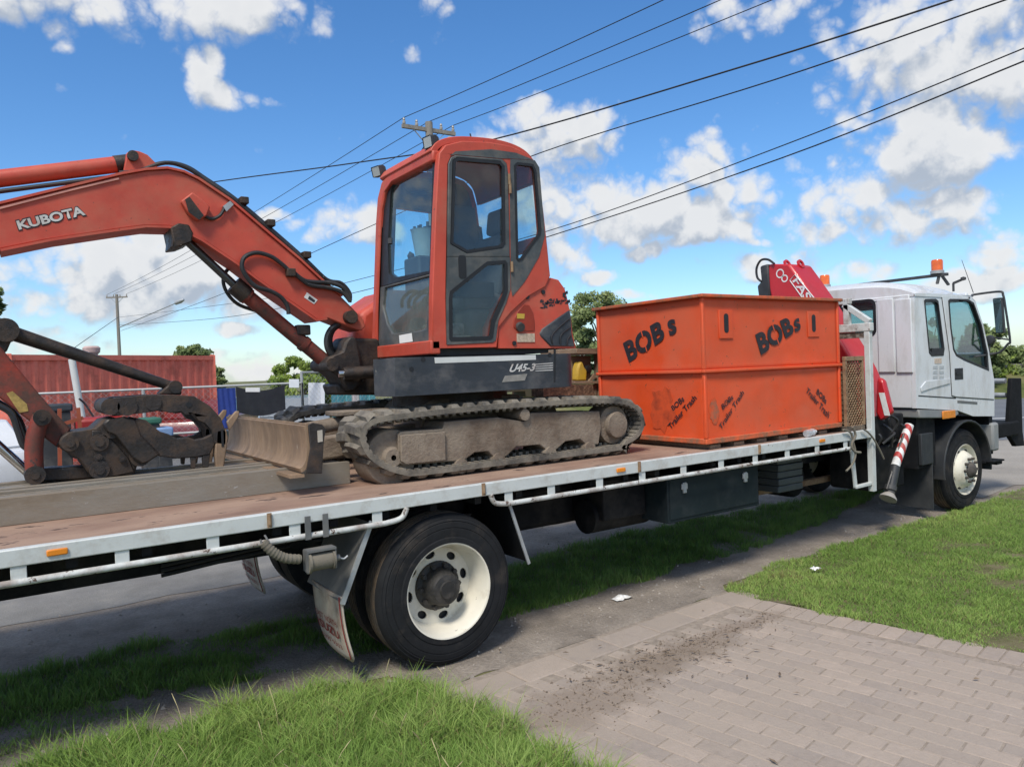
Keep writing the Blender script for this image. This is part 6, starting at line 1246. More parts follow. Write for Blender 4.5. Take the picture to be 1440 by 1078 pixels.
# --- grapple
gh = MB().xz(PX(zt_([(330, 770), (340, 735), (375, 712), (520, 690), (575, 640), (640, 625), (700, 640), (770, 730), (840, 800), (770, 900), (755, 945), (600, 972), (530, 965), (490, 930), (440, 860), (345, 805)]), AY0-.07), AY0-.075, AY1+.075).build('grapple_head', m_cast, ex, bevel=.014)
MB().xz(PX(zt_([(515, 700), (570, 700), (650, 770), (720, 850), (755, 930), (600, 965), (540, 880), (520, 800)]), AY0-.09), AY0-.088, AY0-.076).build('cheek_plate', m_steel, gh, bevel=.006)
for px, py, r in ((393, 770, .05), (558, 765, .055), (558, 918, .06), (625, 690, .062), (785, 845, .065), (685, 858, .02), (550, 850, .025)):
    c = PX(zt_([(px, py)]), AY0-.09)[0]; MB().cyl((c[0], AY0-.105, c[1]), (c[0], AY1+.105, c[1]), r, 24).cyl((c[0], AY0-.115, c[1]), (c[0], AY0-.105, c[1]), r*.5, 14).build('pivot_pin', m_cast, gh)
MB().xz(PX(zt_([(575, 660), (600, 635), (700, 620), (760, 640), (790, 720), (900, 830), (840, 870), (790, 885), (740, 850), (640, 720), (590, 700)]), AY0-.12), AY0-.135, AY0-.106).build('jaw_lever', m_steel, gh, bevel=.012)
uj = [(590, 560), (600, 532), (650, 515), (830, 500), (960, 498), (1090, 506), (1180, 562), (1240, 630), (1270, 710), (1268, 780), (1205, 770), (1190, 700), (1150, 655), (1110, 640), (1085, 605), (1040, 612), (1020, 592), (960, 600), (900, 587), (800, 602), (660, 616), (600, 602)]
lj = [(745, 660), (770, 630), (820, 640), (900, 705), (950, 720), (1000, 745), (1060, 738), (1100, 752), (1150, 742), (1200, 715), (1215, 770), (1180, 835), (1100, 850), (1000, 856), (900, 846), (840, 800), (780, 740)]
for y in (AY0-.14, AY1+.02):
    j_ = MB().xz(PX(zt_(uj), AY0-.14), y, y+.09).build('grapple_jaw', m_cast, ex, bevel=.012); c = PX(zt_([(1060, 553)]), AY0-.14)[0]; MB().cyl((c[0], y-.004, c[1]), (c[0], y+.02, c[1]), .02, 14).build('jaw_hole', m_seal, j_)
    MB().xz(PX(zt_([(1215, 700), (1270, 690), (1282, 740), (1268, 840), (1250, 950), (1222, 950), (1208, 830)]), AY0-.14), y+.0, y+.07).build('jaw_tooth', m_blade, j_, bevel=.008)
    c = PX(zt_([(1248, 742)]), AY0-.14)[0]; MB().box(c[0]-.008, c[0]+.008, y-.004, y+.01, c[1]-.06, c[1]+.06).build('tooth_slot', m_seal, j_)
    k_ = MB().xz(PX(zt_(lj), AY0-.14), y+.015, y+.075).build('grapple_jaw', m_cast, ex, bevel=.012)
    MB().xz(PX(zt_([(1075, 850), (1105, 850), (1100, 915), (1080, 915)]), AY0-.14), y+.02, y+.06).xz(PX(zt_([(1140, 842), (1185, 830), (1175, 908), (1145, 910)]), AY0-.14), y+.02, y+.06).build('jaw_tooth', m_cast, k_, bevel=.006)
    MB().xz(PX(zt_([(1270, 650), (1320, 590), (1340, 590), (1338, 615), (1285, 700)]), AY0-.1), y+.02, y+.05).build('jaw_tooth', m_blade, j_, bevel=.006)
for px, py, r in ((620, 565, .055), (715, 565, .06), (860, 545, .05)): c = PX(zt_([(px, py)]), AY0-.14)[0]; MB().cyl((c[0], AY0-.15, c[1]), (c[0], AY1+.12, c[1]), r, 24).build('jaw_pin', m_cast, ex)
MB().xz(PX(zt_([(890, 495), (960, 430), (1000, 432), (1020, 455), (1018, 500)]), AM-.06), AM-.07, AM+.07).build('rod_lug', m_steel, ex, bevel=.01)
r0, r1 = at(*zt_([(30, 140)])[0], y=AM), at(*zt_([(975, 455)])[0], y=AM)
rd = MB().tube([r0, r0.lerp(r1, .5), r1], [.048, .040, .034], 16).build('thumb_strut', m_steel, ex)
MB().cyl((r0.x, AM-.09, r0.z), (r0.x, AM+.09, r0.z), .075, 24).build('strut_pin', m_steel, rd); MB().cyl((r1.x, AM-.08, r1.z), (r1.x, AM+.08, r1.z), .045, 20).build('strut_pin', m_steel, rd)
MB().xz(PX(zt_([(-60, 120), (60, 120), (75, 170), (40, 250), (-20, 300), (-80, 240)]), AM-.05), AM-.06, AM+.06).build('strut_bracket', m_steel, ex, bevel=.012)
# ------------------------------------------------------------------ background
# shipping container
m_cont = pm('container_red', (.80, .19, .125), .6, var=.12, scale=2, dirt=(.25, .07, .045), dirt_amt=.3, dirt_scale=2, chip=(.12, .06, .04), chip_amt=.03, chip_scale=12)
ca, cb_ = at(302, 499, z=2.66), at(10, 497, z=2.66); cd = (cb_-ca); cd.z = 0; cl = 6.06; cd.normalize(); cn = Vector((cd.y, -cd.x, 0)); 
if cn.dot(CAM-ca) > 0: cn = -cn                                            # away from camera
c_org = Vector((ca.x, ca.y, .06))
con = thing('shipping_container', 'red corrugated shipping container standing in the fenced yard', 'container', c_org)
def cp3(u, v, z): return c_org+cd*u+cn*v+Vector((0, 0, z))
mb = MB(); pro = []; u = .12
while u < cl-.2: pro += [(u, 0), (u+.07, 0), (u+.11, .04), (u+.20, .04)]; u += .278
n = len(pro)
for z in (.16, 2.46):
    for u, v in pro: mb.v.append(cp3(u, v+.02, z))
for i in range(n-1): mb.f.append((i, i+1, n+i+1, n+i))
mb.build('side_wall', m_cont, con, ang=20)
mb = MB()
def beam(a, b, w): mb.bar(a, b, w, w)
for v in (.04, 2.38): mb.bar(cp3(0, v, 2.52), cp3(cl, v, 2.52), .10, .12); mb.bar(cp3(0, v, .09), cp3(cl, v, .09), .12, .16)
mb.build('rail', m_cont, con)
for u in (.04, cl-.04):
    for v in (.05, 2.37): MB().bar(cp3(u, v, 0), cp3(u, v, 2.6), .13, .13).build('corner_post', m_cont, con, bevel=.01)
MB().add([cp3(0.02, .06, 2.5), cp3(cl, .06, 2.5), cp3(cl, 2.36, 2.5), cp3(.02, 2.36, 2.5)], [(0, 1, 2, 3)]).build('roof', m_cont, con)
mb = MB(); nn = 14
for i in range(nn*4):
    v = .1+i*2.2/(nn*4); d_ = .0 if (i//2) % 2 else .035
    for z in (.16, 2.46): mb.v.append(cp3(.02+d_, v, z))
for i in range(nn*4-1): mb.f.append((2*i, 2*i+1, 2*i+3, 2*i+2))
mb.build('end_wall', m_cont, con, ang=20)
MB().add([cp3(cl-.02, .06, .1), cp3(cl-.02, 2.36, .1), cp3(cl-.02, 2.36, 2.5), cp3(cl-.02, .06, 2.5)], [(0, 1, 2, 3)]).build('end_door', m_cont, con)
# vent cowl seen above the container
vc = at(129, 498, d=24); vt = thing('roof_vent', 'faded pink ventilator cowl rising above the red container', 'vent', (vc.x, vc.y, 0))
MB().cyl((vc.x, vc.y, 0), (vc.x, vc.y, vc.z), .14, 16).build('vent_pipe', m_galv, vt)
MB().lathe([(.18, 0), (.18, .1), (.24, .16), (.26, .3), (.2, .36), (0, .37)], (vc.x, vc.y, vc.z-.1), axis=(0, 0, 1), n=20).build('vent_cowl', pm('faded_pink', (.5, .36, .33), .7, var=.2), vt)
# far shed at the left edge
sp_ = at(12, 520, d=30); sh = thing('shed', 'low white shed with grey roof beyond the red container', 'shed', (sp_.x, sp_.y, 0))
MB().box(sp_.x-6, sp_.x+1.5, sp_.y, sp_.y+4, 0, 2.7).build('wall', pm('shed_white', (.6, .6, .57), .7, var=.1), sh)
MB().xz([(sp_.x-6.3, 2.7), (sp_.x+1.8, 2.7), (sp_.x-2.2, 3.5)], sp_.y-.2, sp_.y+4.2).build('roof', pm('shed_roof', (.3, .31, .32), .6), sh)
MB().box(sp_.x+.4, sp_.x+.9, sp_.y-.02, sp_.y-.001, 1.6, 2.3).build('window', m_seal, sh)
# chain-link fence along the yard
m_fence = pm('fence_galv', (.42, .43, .42), .55, metal=.4, var=.12)
f0, f1 = at(-60, 552, d=13.0), at(424, 530, d=15.2); fz = 1.82
fa_, fb_ = Vector((f0.x, f0.y, 0)), Vector((f1.x, f1.y, 0)); fd = (fb_-fa_); fl_ = fd.length; fd.normalize()
def fence(a, d, l, zt, step, label, rails, wire=True, half=False):
    t = thing('chain_link_fence', label, 'fence', a+d*(l/2), 'fences round the yard')
    n = max(1, round(l/step))
    for i in range(n+1): p = a+d*(l*i/n); MB().cyl(p, p+Vector((0, 0, zt)), .03, 10).build('post', m_fence, t)
    for z in rails: MB().cyl(a+Vector((0, 0, z)), a+d*l+Vector((0, 0, z)), .022, 8).build('rail', m_fence, t)
    if wire:
        mb = MB(); s = .11; k = int(l/s)+int(zt/s)
        for i in range(-int(zt/s), int(l/s)+1):
            for sg in (1, -1):
                u0 = i*s; u1 = u0+zt
                za, zb_ = 0., zt; ua, ub = (u0, u1)
                if ua < 0: za = -ua; ua = 0
                if ub > l: zb_ = zt-(ub-l); ub = l
                if ub <= ua: continue
                if sg < 0: za, zb_ = zt-za, zt-zb_
                mb.bar(a+d*ua+Vector((0, 0, za)), a+d*ub+Vector((0, 0, zb_)), .0028, .0028)
        mb.build('wire_mesh', m_fence, t)
    return t
fence(fa_, fd, fl_, fz, 2.8, 'galvanised chain link fence in front of the red container', (fz, .95))
pw = at(108, 552, d=12.4); ws_ = thing('fence_stay', 'leaning white post bracing the fence before the container', 'post', (pw.x, pw.y, 0))
MB().tube([at(101, 505, d=12.4), at(118, 603, d=12.4), at(126, 650, d=12.4)], .055, 12).build('stay_pole', pm('white_pole', (.6, .62, .6), .6, var=.1, dirt=(.4, .38, .35), dirt_amt=.3), ws_)
g0 = fb_; g1 = at(570, 522, d=17.5); g1 = Vector((g1.x, g1.y, 0)); gd = (g1-g0); gl = gd.length; gd.normalize()
fence(g0, gd, gl, 2.05, 1.5, 'open yard gate frame right of the shade cloth', (2.03, 1.0))
# shade cloth, banner and signs hung on the fence
def hang(name, label, cat, u0, u1, z0, z1, col, off=.05, sag=.0):
    a = fa_+fd*(fl_*u0)-Vector((fd.y, -fd.x, 0))*0; nrm = Vector((fd.y, -fd.x, 0)); nrm = nrm if nrm.dot(CAM-a) > 0 else -nrm
    mb = MB(); n_ = 24; m_ = 8
    for j in range(m_+1):
        for i in range(n_+1):
            u = u0+(u1-u0)*i/n_; p = fa_+fd*(fl_*u)+nrm*(off+.010*math.sin(i*.9+j*.4)); z = z0+(z1-z0)*j/m_-(sag*math.sin(math.pi*i/n_)*(1 if j == 0 else j/m_)); mb.v.append((p.x, p.y, z))
    for j in range(m_):
        for i in range(n_): q = j*(n_+1)+i; mb.f.append((q, q+1, q+n_+2, q+n_+1))
    return tag(mb.build(name, pm(name+'_'+str(len(MATS)), col, .8, var=.2, scale=3), ang=60), label, cat)
def uf(px): 
    r = ray(px, 545); A = np.array([[r.x, -fd.x], [r.y, -fd.y]]); s_ = np.linalg.solve(A, np.array([fa_.x-CAM.x, fa_.y-CAM.y])); return s_[1]/fl_
hang('tarpaulin', 'royal blue tarpaulin hung on the fence beside the container', 'tarp', uf(305), uf(331), 1.0, 1.78, (.015, .04, .22))
hang('shade_cloth', 'black shade cloth sagging from the top fence rail', 'shade cloth', uf(331.5), uf(400), 1.30, 1.80, (.012, .014, .02), sag=.10)
hang('shade_cloth', 'dark green shade screen along the lower fence', 'shade cloth', uf(306), uf(396), .1, .93, (.022, .045, .05), off=.08)
def board(px0, py0, px1, py1, d, name, label, cat, col, th=.03):
    a, b, c, e = at(px0, py1, d=d), at(px1, py1, d=d), at(px1, py0, d=d), at(px0, py0, d=d); n_ = (b-a).cross(e-a).normalized()*th
    o = MB().add([a, b, c, e, a+n_, b+n_, c+n_, e+n_], [(0, 3, 2, 1), (4, 5, 6, 7), (0, 1, 5, 4), (1, 2, 6, 5), (2, 3, 7, 6), (3, 0, 4, 7)]).build(name, pm(name+str(px0), col, .7, var=.06), bevel=.004); return tag(o, label, cat)
board(434, 538, 457, 570, 15.6, 'sign_board', 'tall white sign board fixed to the yard gate', 'sign', (.62, .65, .70)); board(407, 533, 421, 545, 14.9, 'sign_board', 'small white sign on the fence by the gate post', 'sign', (.6, .63, .66)); board(346, 545, 366, 551, 14.2, 'sign_board', 'narrow white notice wired to the black shade cloth', 'sign', (.62, .62, .62))
# teal bins in a row beyond the yard
for i, (px, col) in enumerate(((478, (.05, .22, .26)), (490, (.06, .25, .28)), (500, (.45, .40, .40)), (510, (.06, .22, .27)), (522, (.07, .26, .29)))):
    p = at(px, 566, d=21.0); h = at(px, 553, d=21.0).z
    o = thing('storage_crate', ['teal plastic crate in a row behind the excavator tracks', 'pale pink plastic crate between teal ones'][i == 2], 'crate', (p.x, p.y, 0), 'row of teal crates' if i != 2 else None)
    pz = .0; MB().box(p.x-.10, p.x+.10, p.y-.1, p.y+.4, 0, h).build('crate_body', pm('crate_%d' % i, col, .6, var=.08), o, bevel=.02); MB().box(p.x-.115, p.x+.115, p.y-.115, p.y+.415, h+.001, h+.05).build('crate_rim', pm('crate_%d' % i, col), o, bevel=.01)
# parked cars
def car(name, label, base, yaw, col, scale=1., ute=False):
    t = thing(name, label, 'car', base); t.rotation_euler = (0, 0, yaw); BASE.pop(t.name, None)
    paint = pm('car_paint_%s' % len(MATS), col, .3, var=.04, coat=.5)
    def part(mb, nm, m, par=None, bevel=.0):
        me_o = mb.build(nm, m, None, bevel); me_o.parent = par or t; me_o.scale = (1, 1, 1); return me_o
    body = [(-2.2, .35), (-2.22, .75), (-2.1, .95), (-1.2, 1.02), (1.0, 1.0), (1.9, .88), (2.18, .72), (2.2, .40), (1.75, .30), (-1.8, .30)]
    part(MB().xz(body, -.86, .86), 'body', paint, bevel=.07)
    cabn = [(-1.75, .98), (-1.25, 1.42), (.05, 1.45), (.95, 1.0)]
    part(MB().panel(cabn, [], lambda a, b: (a, -.80+.25*(b-.98), b), lambda a, b: (a, .80-.25*(b-.98), b)), 'roof', paint, bevel=.05)
    wl = [(-1.45, 1.03), (-1.15, 1.36), (-.35, 1.38), (-.35, 1.03)]; wr = [(-.27, 1.03), (-.27, 1.38), (.05, 1.38), (.70, 1.03)]
    for s in (-1, 1):
        for w in (wl, wr): part(MB().panel(w, [], lambda a, b: (a, s*(.806-.25*(b-.98)), b), lambda a, b: (a, s*(.78-.25*(b-.98)), b)), 'window', m_mirror if False else m_glass_truck2)
    part(MB().add([(.12, -.66, 1.41), (.12, .66, 1.41), (.93, .74, 1.02), (.93, -.74, 1.02)], [(0, 1, 2, 3)]), 'windscreen', m_glass_truck2)
    for x in (-1.35, 1.38):
        for s in (-1, 1):
            w = part(MB().lathe([(.20, 0), (.31, .01), (.325, .04), (.325, .18), (.3, .2)], (x, s*.88, .325), axis=(0, -s, 0), n=28), 'tyre', m_tyre)
            part(MB().lathe([(0, .0), (.05, -.01), (.19, .02), (.205, 0)], (x, s*.88, .325), axis=(0, -s, 0), n=28), 'rim', m_galv, w)
    for s in (-1, 1): part(MB().box(2.10, 2.19, s*.68-.14, s*.68+.14, .62, .76), 'headlight', m_light, bevel=.02); part(MB().box(-2.215, -2.15, s*.68-.13, s*.68+.13, .66, .82), 'tail_light', m_redlens, bevel=.02)
    return t
m_glass_truck2 = pm('tinted_car_window', (.02, .03, .035), .08, var=.1, coat=.5)
wd0 = -dR*.8+dF*.6; wc = at(-95, 640, d=12.4); car('parked_car', 'white car parked across the street behind the grapple', (wc.x, wc.y, .012), math.atan2(wd0.y, wd0.x), (.68, .70, .72))
p = at(416, 596, d=19.); car('parked_car', 'silver white car parked inside the yard behind the blade', (p.x+.3, p.y+.9, .01), rad(70), (.20, .22, .24))
p = at(382, 590, d=18.5); car('parked_car', 'dark red car parked behind the shade screen', (p.x-.6, p.y+3.2, .01), rad(60), (.16, .02, .02))
p = at(345, 590, d=22); car('parked_car', 'dark grey car parked behind the fence banner', (p.x-.6, p.y+3.2, .01), rad(45), (.05, .055, .06))
# yard clutter in front of the container
cl_ = thing('ride_on_mower', 'small red ride on mower parked by the container', 'mower', at(142, 625, d=11.5))
o_ = at(142, 590, d=11.5); zz = o_.z
MB().box(o_.x-.35, o_.x+.3, o_.y-.25, o_.y+.25, zz-.25, zz+.05).build('bonnet', pm('mower_red', (.3, .02, .02), .5), cl_, bevel=.06); MB().box(o_.x+.1, o_.x+.35, o_.y-.2, o_.y+.2, zz+.06, zz+.35).build('seat', m_black, cl_, bevel=.05)
for x in (-.3, .3):
    for y in (-.3, .3): MB().lathe([(.08, 0), (.2, .01), (.21, .05), (.21, .14), (.08, .15)], (o_.x+x, o_.y+y, zz-.35), n=20).build('wheel', m_tyre, cl_)
MB().tube(spline([(o_.x-.1, o_.y, zz+.05), (o_.x-.2, o_.y, zz+.25), (o_.x-.28, o_.y-.05, zz+.34)], 5), .015, 8).build('steering_column', m_black, cl_)
for i, (px, py, d, w, h, col, lab) in enumerate(((98, 598, 10.8, .35, .5, (.30, .07, .03), 'rusty red frame leaning by the container'), (75, 574, 11, .5, .12, (.03, .04, .05), 'dark pump lying on a stand in the yard'), (232, 608, 11.5, .25, .16, (.16, .26, .44), 'blue plastic tub standing in the yard'), (213, 592, 11.4, .30, .10, (.03, .13, .09), 'green crate lid in the yard'))):
    p = at(px, py, d=d); t = thing('yard_item', lab, 'yard item', (p.x, p.y, 0)); m_ = pm('yard_%d' % i, col, .7, var=.2)
    if i == 0:
        MB().bar((p.x-w/2, p.y, 0), (p.x-w/3, p.y, p.z+h/2), .06, .05).bar((p.x+w/2, p.y, 0), (p.x+w/3, p.y, p.z+h/2), .06, .05).bar((p.x-w/2, p.y, p.z), (p.x+w/2, p.y, p.z+.1), .05, .05).build('frame_bars', m_, t)
    else:
        MB().box(p.x-w/2, p.x+w/2, p.y, p.y+.4, p.z-h/2, p.z+h/2).build('body', m_, t, bevel=.03); MB().box(p.x-w/2+.03, p.x+w/2-.03, p.y+.03, p.y+.37, 0, p.z-h/2-.001).build('stand', m_black, t, bevel=.01)
rb = MB(); rn = random.Random(12)
for i in range(120):
    p = at(rn.uniform(60, 260), rn.uniform(636, 668), d=rn.uniform(9.6, 10.4)); s = rn.uniform(.03, .1); x, y = p.x, p.y
    v = [(x+rn.uniform(-s, s), y+rn.uniform(-s, s), rn.uniform(0, s*1.2)) for _ in range(6)]; rb.add(v, [(0, 1, 2), (2, 3, 4), (4, 5, 0), (0, 2, 4), (1, 3, 5), (1, 2, 3), (3, 4, 5), (5, 0, 1)])
tag(rb.build('rubble', pm('rubble_mix', (.33, .26, .2), .9, var=.5, scale=3), ang=10), 'broken stone rubble along the yard fence', 'rubble', kind='stuff')
# poles and wires
m_pole = pm('weathered_pole', (.24, .22, .19), .9, var=.2, scale=4, bump=.2, stretch=(3, 3, .3)); m_wire = pm('black_wire', (.012, .012, .014), .6, var=.1)
m_insul = pm('insulator', (.35, .33, .3), .3)
def pole(px, py, h, xa, label, nins):
    r = ray(px, py); t_ = (h-CAM.z)/r.z; top = CAM+r*t_; t = thing('utility_pole', label, 'utility pole', (top.x, top.y, 0))
    MB().tube([(top.x, top.y, -.2), (top.x, top.y, h)], [.17, .12], 14).build('pole_shaft', m_pole, t)
    xa = Vector(xa).normalized(); c = Vector((top.x, top.y, h-.25)); MB().bar(c-xa*.95, c+xa*.95, .10, .12).build('cross_arm', m_pole, t)
    ends = []
    for k in range(nins):
        p = c+xa*(-.88+1.76*k/(nins-1)); MB().lathe([(.02, .05), (.05, .08), (.055, .14), (.03, .17), (.045, .2), (.03, .26), (0, .27)], p, axis=(0, 0, 1), n=12).build('insulator', m_insul, t); ends.append(p+Vector((0, 0, .27)))
    for s in (-1, 1): MB().bar(c+xa*(s*.6), c-Vector((0, 0, .6)), .04, .02).build('arm_brace', m_galv, t)
    return t, top, ends
wdir = Vector((cf(6, -8)[0]-cf(0, 0)[0], cf(6, -8)[1]-cf(0, 0)[1], 0)).normalized(); perp = Vector((-wdir.y, wdir.x, 0))
tA, topA, insA = pole(603, 172, 10, dR*.85+dF*.55, 'timber power pole with cross arm behind the excavator cab', 5)
tB, topB, insB = pole(164, 414, 10, dR, 'distant timber power pole with cross arm beyond the container', 4)
lp0 = Vector((topB.x, topB.y, 7.0)); lp1 = at(252, 424, d=(topB-CAM).dot(CFW)*.98)
MB().tube([lp0, lp1], .05, 8).build('lamp_arm', m_galv, tB); MB().lathe([(0, -.5), (.16, -.4), (.2, .1), (.1, .5), (0, .55)], lp1, axis=(lp1-lp0), n=12).build('street_lamp_head', m_galv, tB)
lampb = MB().tube(spline([topA+Vector((0, -.1, -.7)), topA+Vector((-.35, -.3, -1.5)), topA+Vector((.0, -.2, -2.0))], 6), .02, 6).tube(spline([topA+Vector((0, -.1, -.5)), topA+Vector((-.6, -.3, -1.4)), topA+Vector((-.1, -.2, -2.2))], 6), .02, 6).build('drop_wires', m_wire, tA)
def wire(pts, r, label):
    P = [Vector(p) for p in pts]; out = []
    for i in range(len(P)-1):
        L_ = (P[i+1]-P[i]).length
        for k in range(16): t = k/16; out.append(P[i].lerp(P[i+1], t)-Vector((0, 0, 4*L_*.006*t*(1-t))))
    out.append(P[-1]); tag(MB().tube(out, r, 6).build('power_line', m_wire), label, 'power line', 'overhead power lines')
ext = (topA-topB); ext.z = 0; ext.normalize()
for k, (a, b, e) in enumerate(((0, 0, (925, -2)), (2, 1, (1004, -2)), (4, 3, (1075, -2)))):
    # span B -> A -> towards the upper right
    r = ray(*e); dz = insA[a].z-CAM.z; q = CAM+r*((dz-.1)/r.z)
    q = insA[a]+(q-insA[a])*1.6
    wire([insB[b], insA[a], q], .011, ['thin power line on the outer end of the cab-side cross arm', 'thin power line on the middle of the cross arm', 'thin power line on the far end of the cross arm'][k])
def chain(px, d0, d1, r, label):                                          # a cable through several sightings; depth runs evenly from end to end
    L_ = [0.]
    for a, b in zip(px, px[1:]): L_.append(L_[-1]+math.hypot(b[0]-a[0], b[1]-a[1]))
    P = [at(*p, d=1/lerp(1/d0, 1/d1, l_/L_[-1])) for p, l_ in zip(px, L_)]
    tag(MB().tube(spline(P, 8), r, 6).build('power_line', m_wire), label, 'power line', 'overhead power lines')
chain([(-160, 322), (60, 292), (300, 256), (500, 229), (690, 197), (1030, 98), (1345, -2), (1560, -80)], 34, 10, .015, 'thick black cable passing behind the boom and above the cab roof')
chain([(170, 465), (250, 437), (340, 402), (440, 355), (600, 283), (760, 215), (1090, 112), (1420, -2), (1600, -62)], 66, 10, .013, 'black cable from the distant pole seen through the excavator windscreen')
chain([(168, 446), (300, 430), (420, 412), (540, 384), (770, 325), (1100, 205), (1445, 66), (1620, -8)], 66, 11, .012, 'upper of two long lines above the orange bin')
chain([(168, 457), (300, 448), (420, 428), (540, 401), (770, 333), (1100, 222), (1445, 84), (1620, 12)], 66, 11, .014, 'lower of two long lines above the orange bin')
chain([(166, 446), (120, 478), (60, 520), (20, 548)], 66, 34, .02, 'service line dropping from the distant pole to the shed')
# trees
def leaf_mat(name, a, b, c):
    m = grass_mat(name, a, b, c); return m
m_leaf = leaf_mat('leaf_olive', (.16, .23, .09), (.30, .38, .155), (.44, .50, .23)); m_leaf2 = leaf_mat('leaf_bright', (.16, .25, .05), (.28, .38, .08), (.42, .48, .15)); m_barkt = pm('tree_bark', (.16, .13, .10), .95, var=.3, scale=8, bump=.5)
def tree(px, py_top, d, crown_w, crown_h, label, seed, mat, n=5200, leaf=.11, name='tree', squash=1., clumps=26):
    c = at(px, py_top, d=d); top = c.z; r = np.random.default_rng(seed); base = Vector((c.x, c.y, 0)); t = thing(name, label, 'tree', base)
    cz = top-crown_h/2; limbs = MB(); cl = []
    limbs.tube(spline([base, base+Vector((.1, .05, cz*.45)), Vector((c.x, c.y, cz+crown_h*.2))], 5), [lerp(.05*crown_w**.5+.06, .03, i/10) for i in range(11)], 8)
    for i in range(clumps):
        th = r.uniform(0, 2*np.pi); ph = np.arccos(r.uniform(-.75, 1)); k = r.uniform(.45, 1)
        p = Vector((c.x+crown_w/2*k*math.sin(ph)*math.cos(th)*.85, c.y+crown_w/2*k*math.sin(ph)*math.sin(th)*.85, cz+crown_h/2*k*math.cos(ph)*.9)); cl.append((p, r.uniform(.5, 1.0)*crown_w*.17))
        if i % 2 == 0: limbs.tube([Vector((c.x, c.y, cz-crown_h*.25)), Vector((c.x, c.y, cz-crown_h*.1)).lerp(p, .5)+Vector((0, 0, .1)), p], [.05, .03, .012], 6)
    limbs.build('trunk', m_barkt, t)
    per = n//clumps; V = []; tone = []
    for p, s in cl:
        g = r.normal(0, 1, (per, 3)); g /= np.linalg.norm(g, axis=1)[:, None]; g *= (r.random(per)**.45)[:, None]*s*np.array([1, 1, .75*squash]); ctr = np.array(p)+g
        u = r.normal(0, 1, (per, 3)); u /= np.linalg.norm(u, axis=1)[:, None]; w = np.cross(u, r.normal(0, 1, (per, 3))); w /= np.linalg.norm(w, axis=1)[:, None]; L = leaf*r.uniform(.6, 1.4, per)[:, None]
        V.append(np.stack([ctr-u*L, ctr+w*L*.4, ctr+u*L, ctr-w*L*.4], 1)); tone.append(np.clip(r.uniform(.1, .55)+r.uniform(-.2, .35, per), 0, .92))
    V = np.concatenate(V); tone = np.concatenate(tone); m = len(V); me = bpy.data.meshes.new('crown'); me.vertices.add(m*4); me.vertices.foreach_set('co', V.reshape(-1)); me.loops.add(m*4); me.loops.foreach_set('vertex_index', np.arange(m*4)); me.polygons.add(m); me.polygons.foreach_set('loop_start', np.arange(m)*4); me.update(calc_edges=True)
    a = me.attributes.new('tone', 'FLOAT', 'POINT'); a.data.foreach_set('value', np.repeat(tone, 4)); me.materials.append(mat); link('crown', me, t); return t
tree(845, 384, 34, 3.2, 5.0, 'olive green gum tree rising between excavator and orange bin', 2, m_leaf, 9000, .10, clumps=34); tree(815, 440, 36, 2.2, 3.4, 'smaller gum tree beside the one behind the excavator', 5, m_leaf, 5000, .10)
tree(272, 473, 42, 2.2, 2.6, 'small round tree peeking above the red container', 3, m_leaf, 4200, .11); tree(305, 510, 40, 1.2, 2.0, 'thin tree at the end of the red container', 13, m_leaf, 2000, .1)
tree(428, 497, 33, 3.2, 3.2, 'bright green leafy tree behind the yard gate', 4, m_leaf2, 9000, .11, clumps=34); tree(470, 512, 36, 3.0, 2.8, 'second bright green tree behind the swing bracket', 6, m_leaf2, 6000, .11)
tree(-27, 376, 26, 1.5, 3.0, 'dark tree at the left edge above the shed', 7, m_leaf, 5000, .09)
tree(1384, 436, 31, 2.2, 3.6, 'olive tree standing behind the truck mirror', 8, m_leaf, 9000, .10, clumps=34)
tree(1306, 440, 33, 2.4, 3.6, 'olive tree seen through the truck cab windows', 18, m_leaf, 5000, .10)
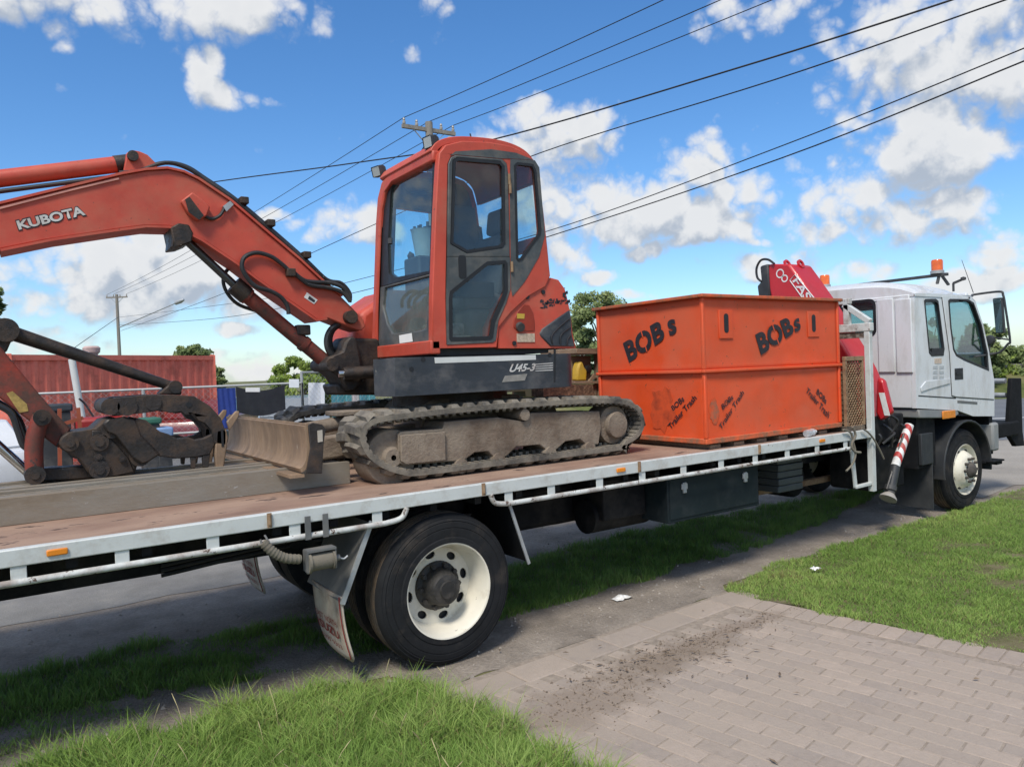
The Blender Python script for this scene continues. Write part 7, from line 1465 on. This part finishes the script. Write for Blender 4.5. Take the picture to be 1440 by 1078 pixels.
for i, px in enumerate(range(1385, 1560, 34)): tree(px, 482+((i*37) % 9), 33+(i % 3), 3.4, 2.6, ['pale green roadside bush above the stone wall', 'olive roadside bush above the stone wall'][i % 2], 30+i, [m_leaf2, m_leaf][i % 2], 5200, .11, name='bush', clumps=24)['group'] = 'bushes above the stone wall'
# dry stone wall beyond the highway
ra, rb_ = Vector((*cf(14, 33.2), 0)), Vector((*cf(34, 33.2), 0)); wd_ = (rb_-ra).normalized()
sw = thing('stone_wall', 'low grey stone wall on the bank beyond the highway', 'wall', (ra+rb_)/2)
m_st = [pm('stone_%d' % i, c, .95, var=.2, scale=3, bump=.4) for i, c in enumerate(((.20, .19, .18), (.28, .26, .24), (.15, .145, .14)))]
rn = random.Random(21); stone = []
for m_ in m_st:
    v = [(x*rn.uniform(.8, 1), y, z*rn.uniform(.8, 1)) for x in (-.5, .5) for y in (-.5, .5) for z in (-.5, .5)]; mb = MB().add(v, [(0, 1, 3, 2), (4, 6, 7, 5), (0, 4, 5, 1), (2, 3, 7, 6), (0, 2, 6, 4), (1, 5, 7, 3)]); me = bpy.data.meshes.new('stone'); me.from_pydata(mb.v, [], mb.f); me.materials.append(m_); stone.append(me)
ang_w = math.atan2(wd_.y, wd_.x)
zt0 = at(1430, 527, d=33.2).z; zt1 = at(1430, 511, d=33.2).z; cnt = 0
MB().bar(ra+Vector((0, 0, zt0/2)), rb_+Vector((0, 0, zt0/2)), .5, zt0, up=(0, 0, 1)).build('wall_footing', m_st[2], sw)
for row in range(2):
    u = 0.
    while u < (rb_-ra).length and cnt < 120:
        L_ = rn.uniform(.3, .6); p = ra+wd_*(u+L_/2); o = bpy.data.objects.new('stone', rn.choice(stone)); COL.objects.link(o); o.parent = sw; o.matrix_parent_inverse = Matrix.Translation(-world_loc(sw)); hh = (zt1-zt0)/2
        o.location = (p.x, p.y, zt0+hh*(row+.5)); o.scale = (L_*1.02, .45, hh*1.05); o.rotation_euler = (rn.uniform(-.05, .05), rn.uniform(-.06, .06), ang_w+rn.uniform(-.08, .08)); u += L_; cnt += 1
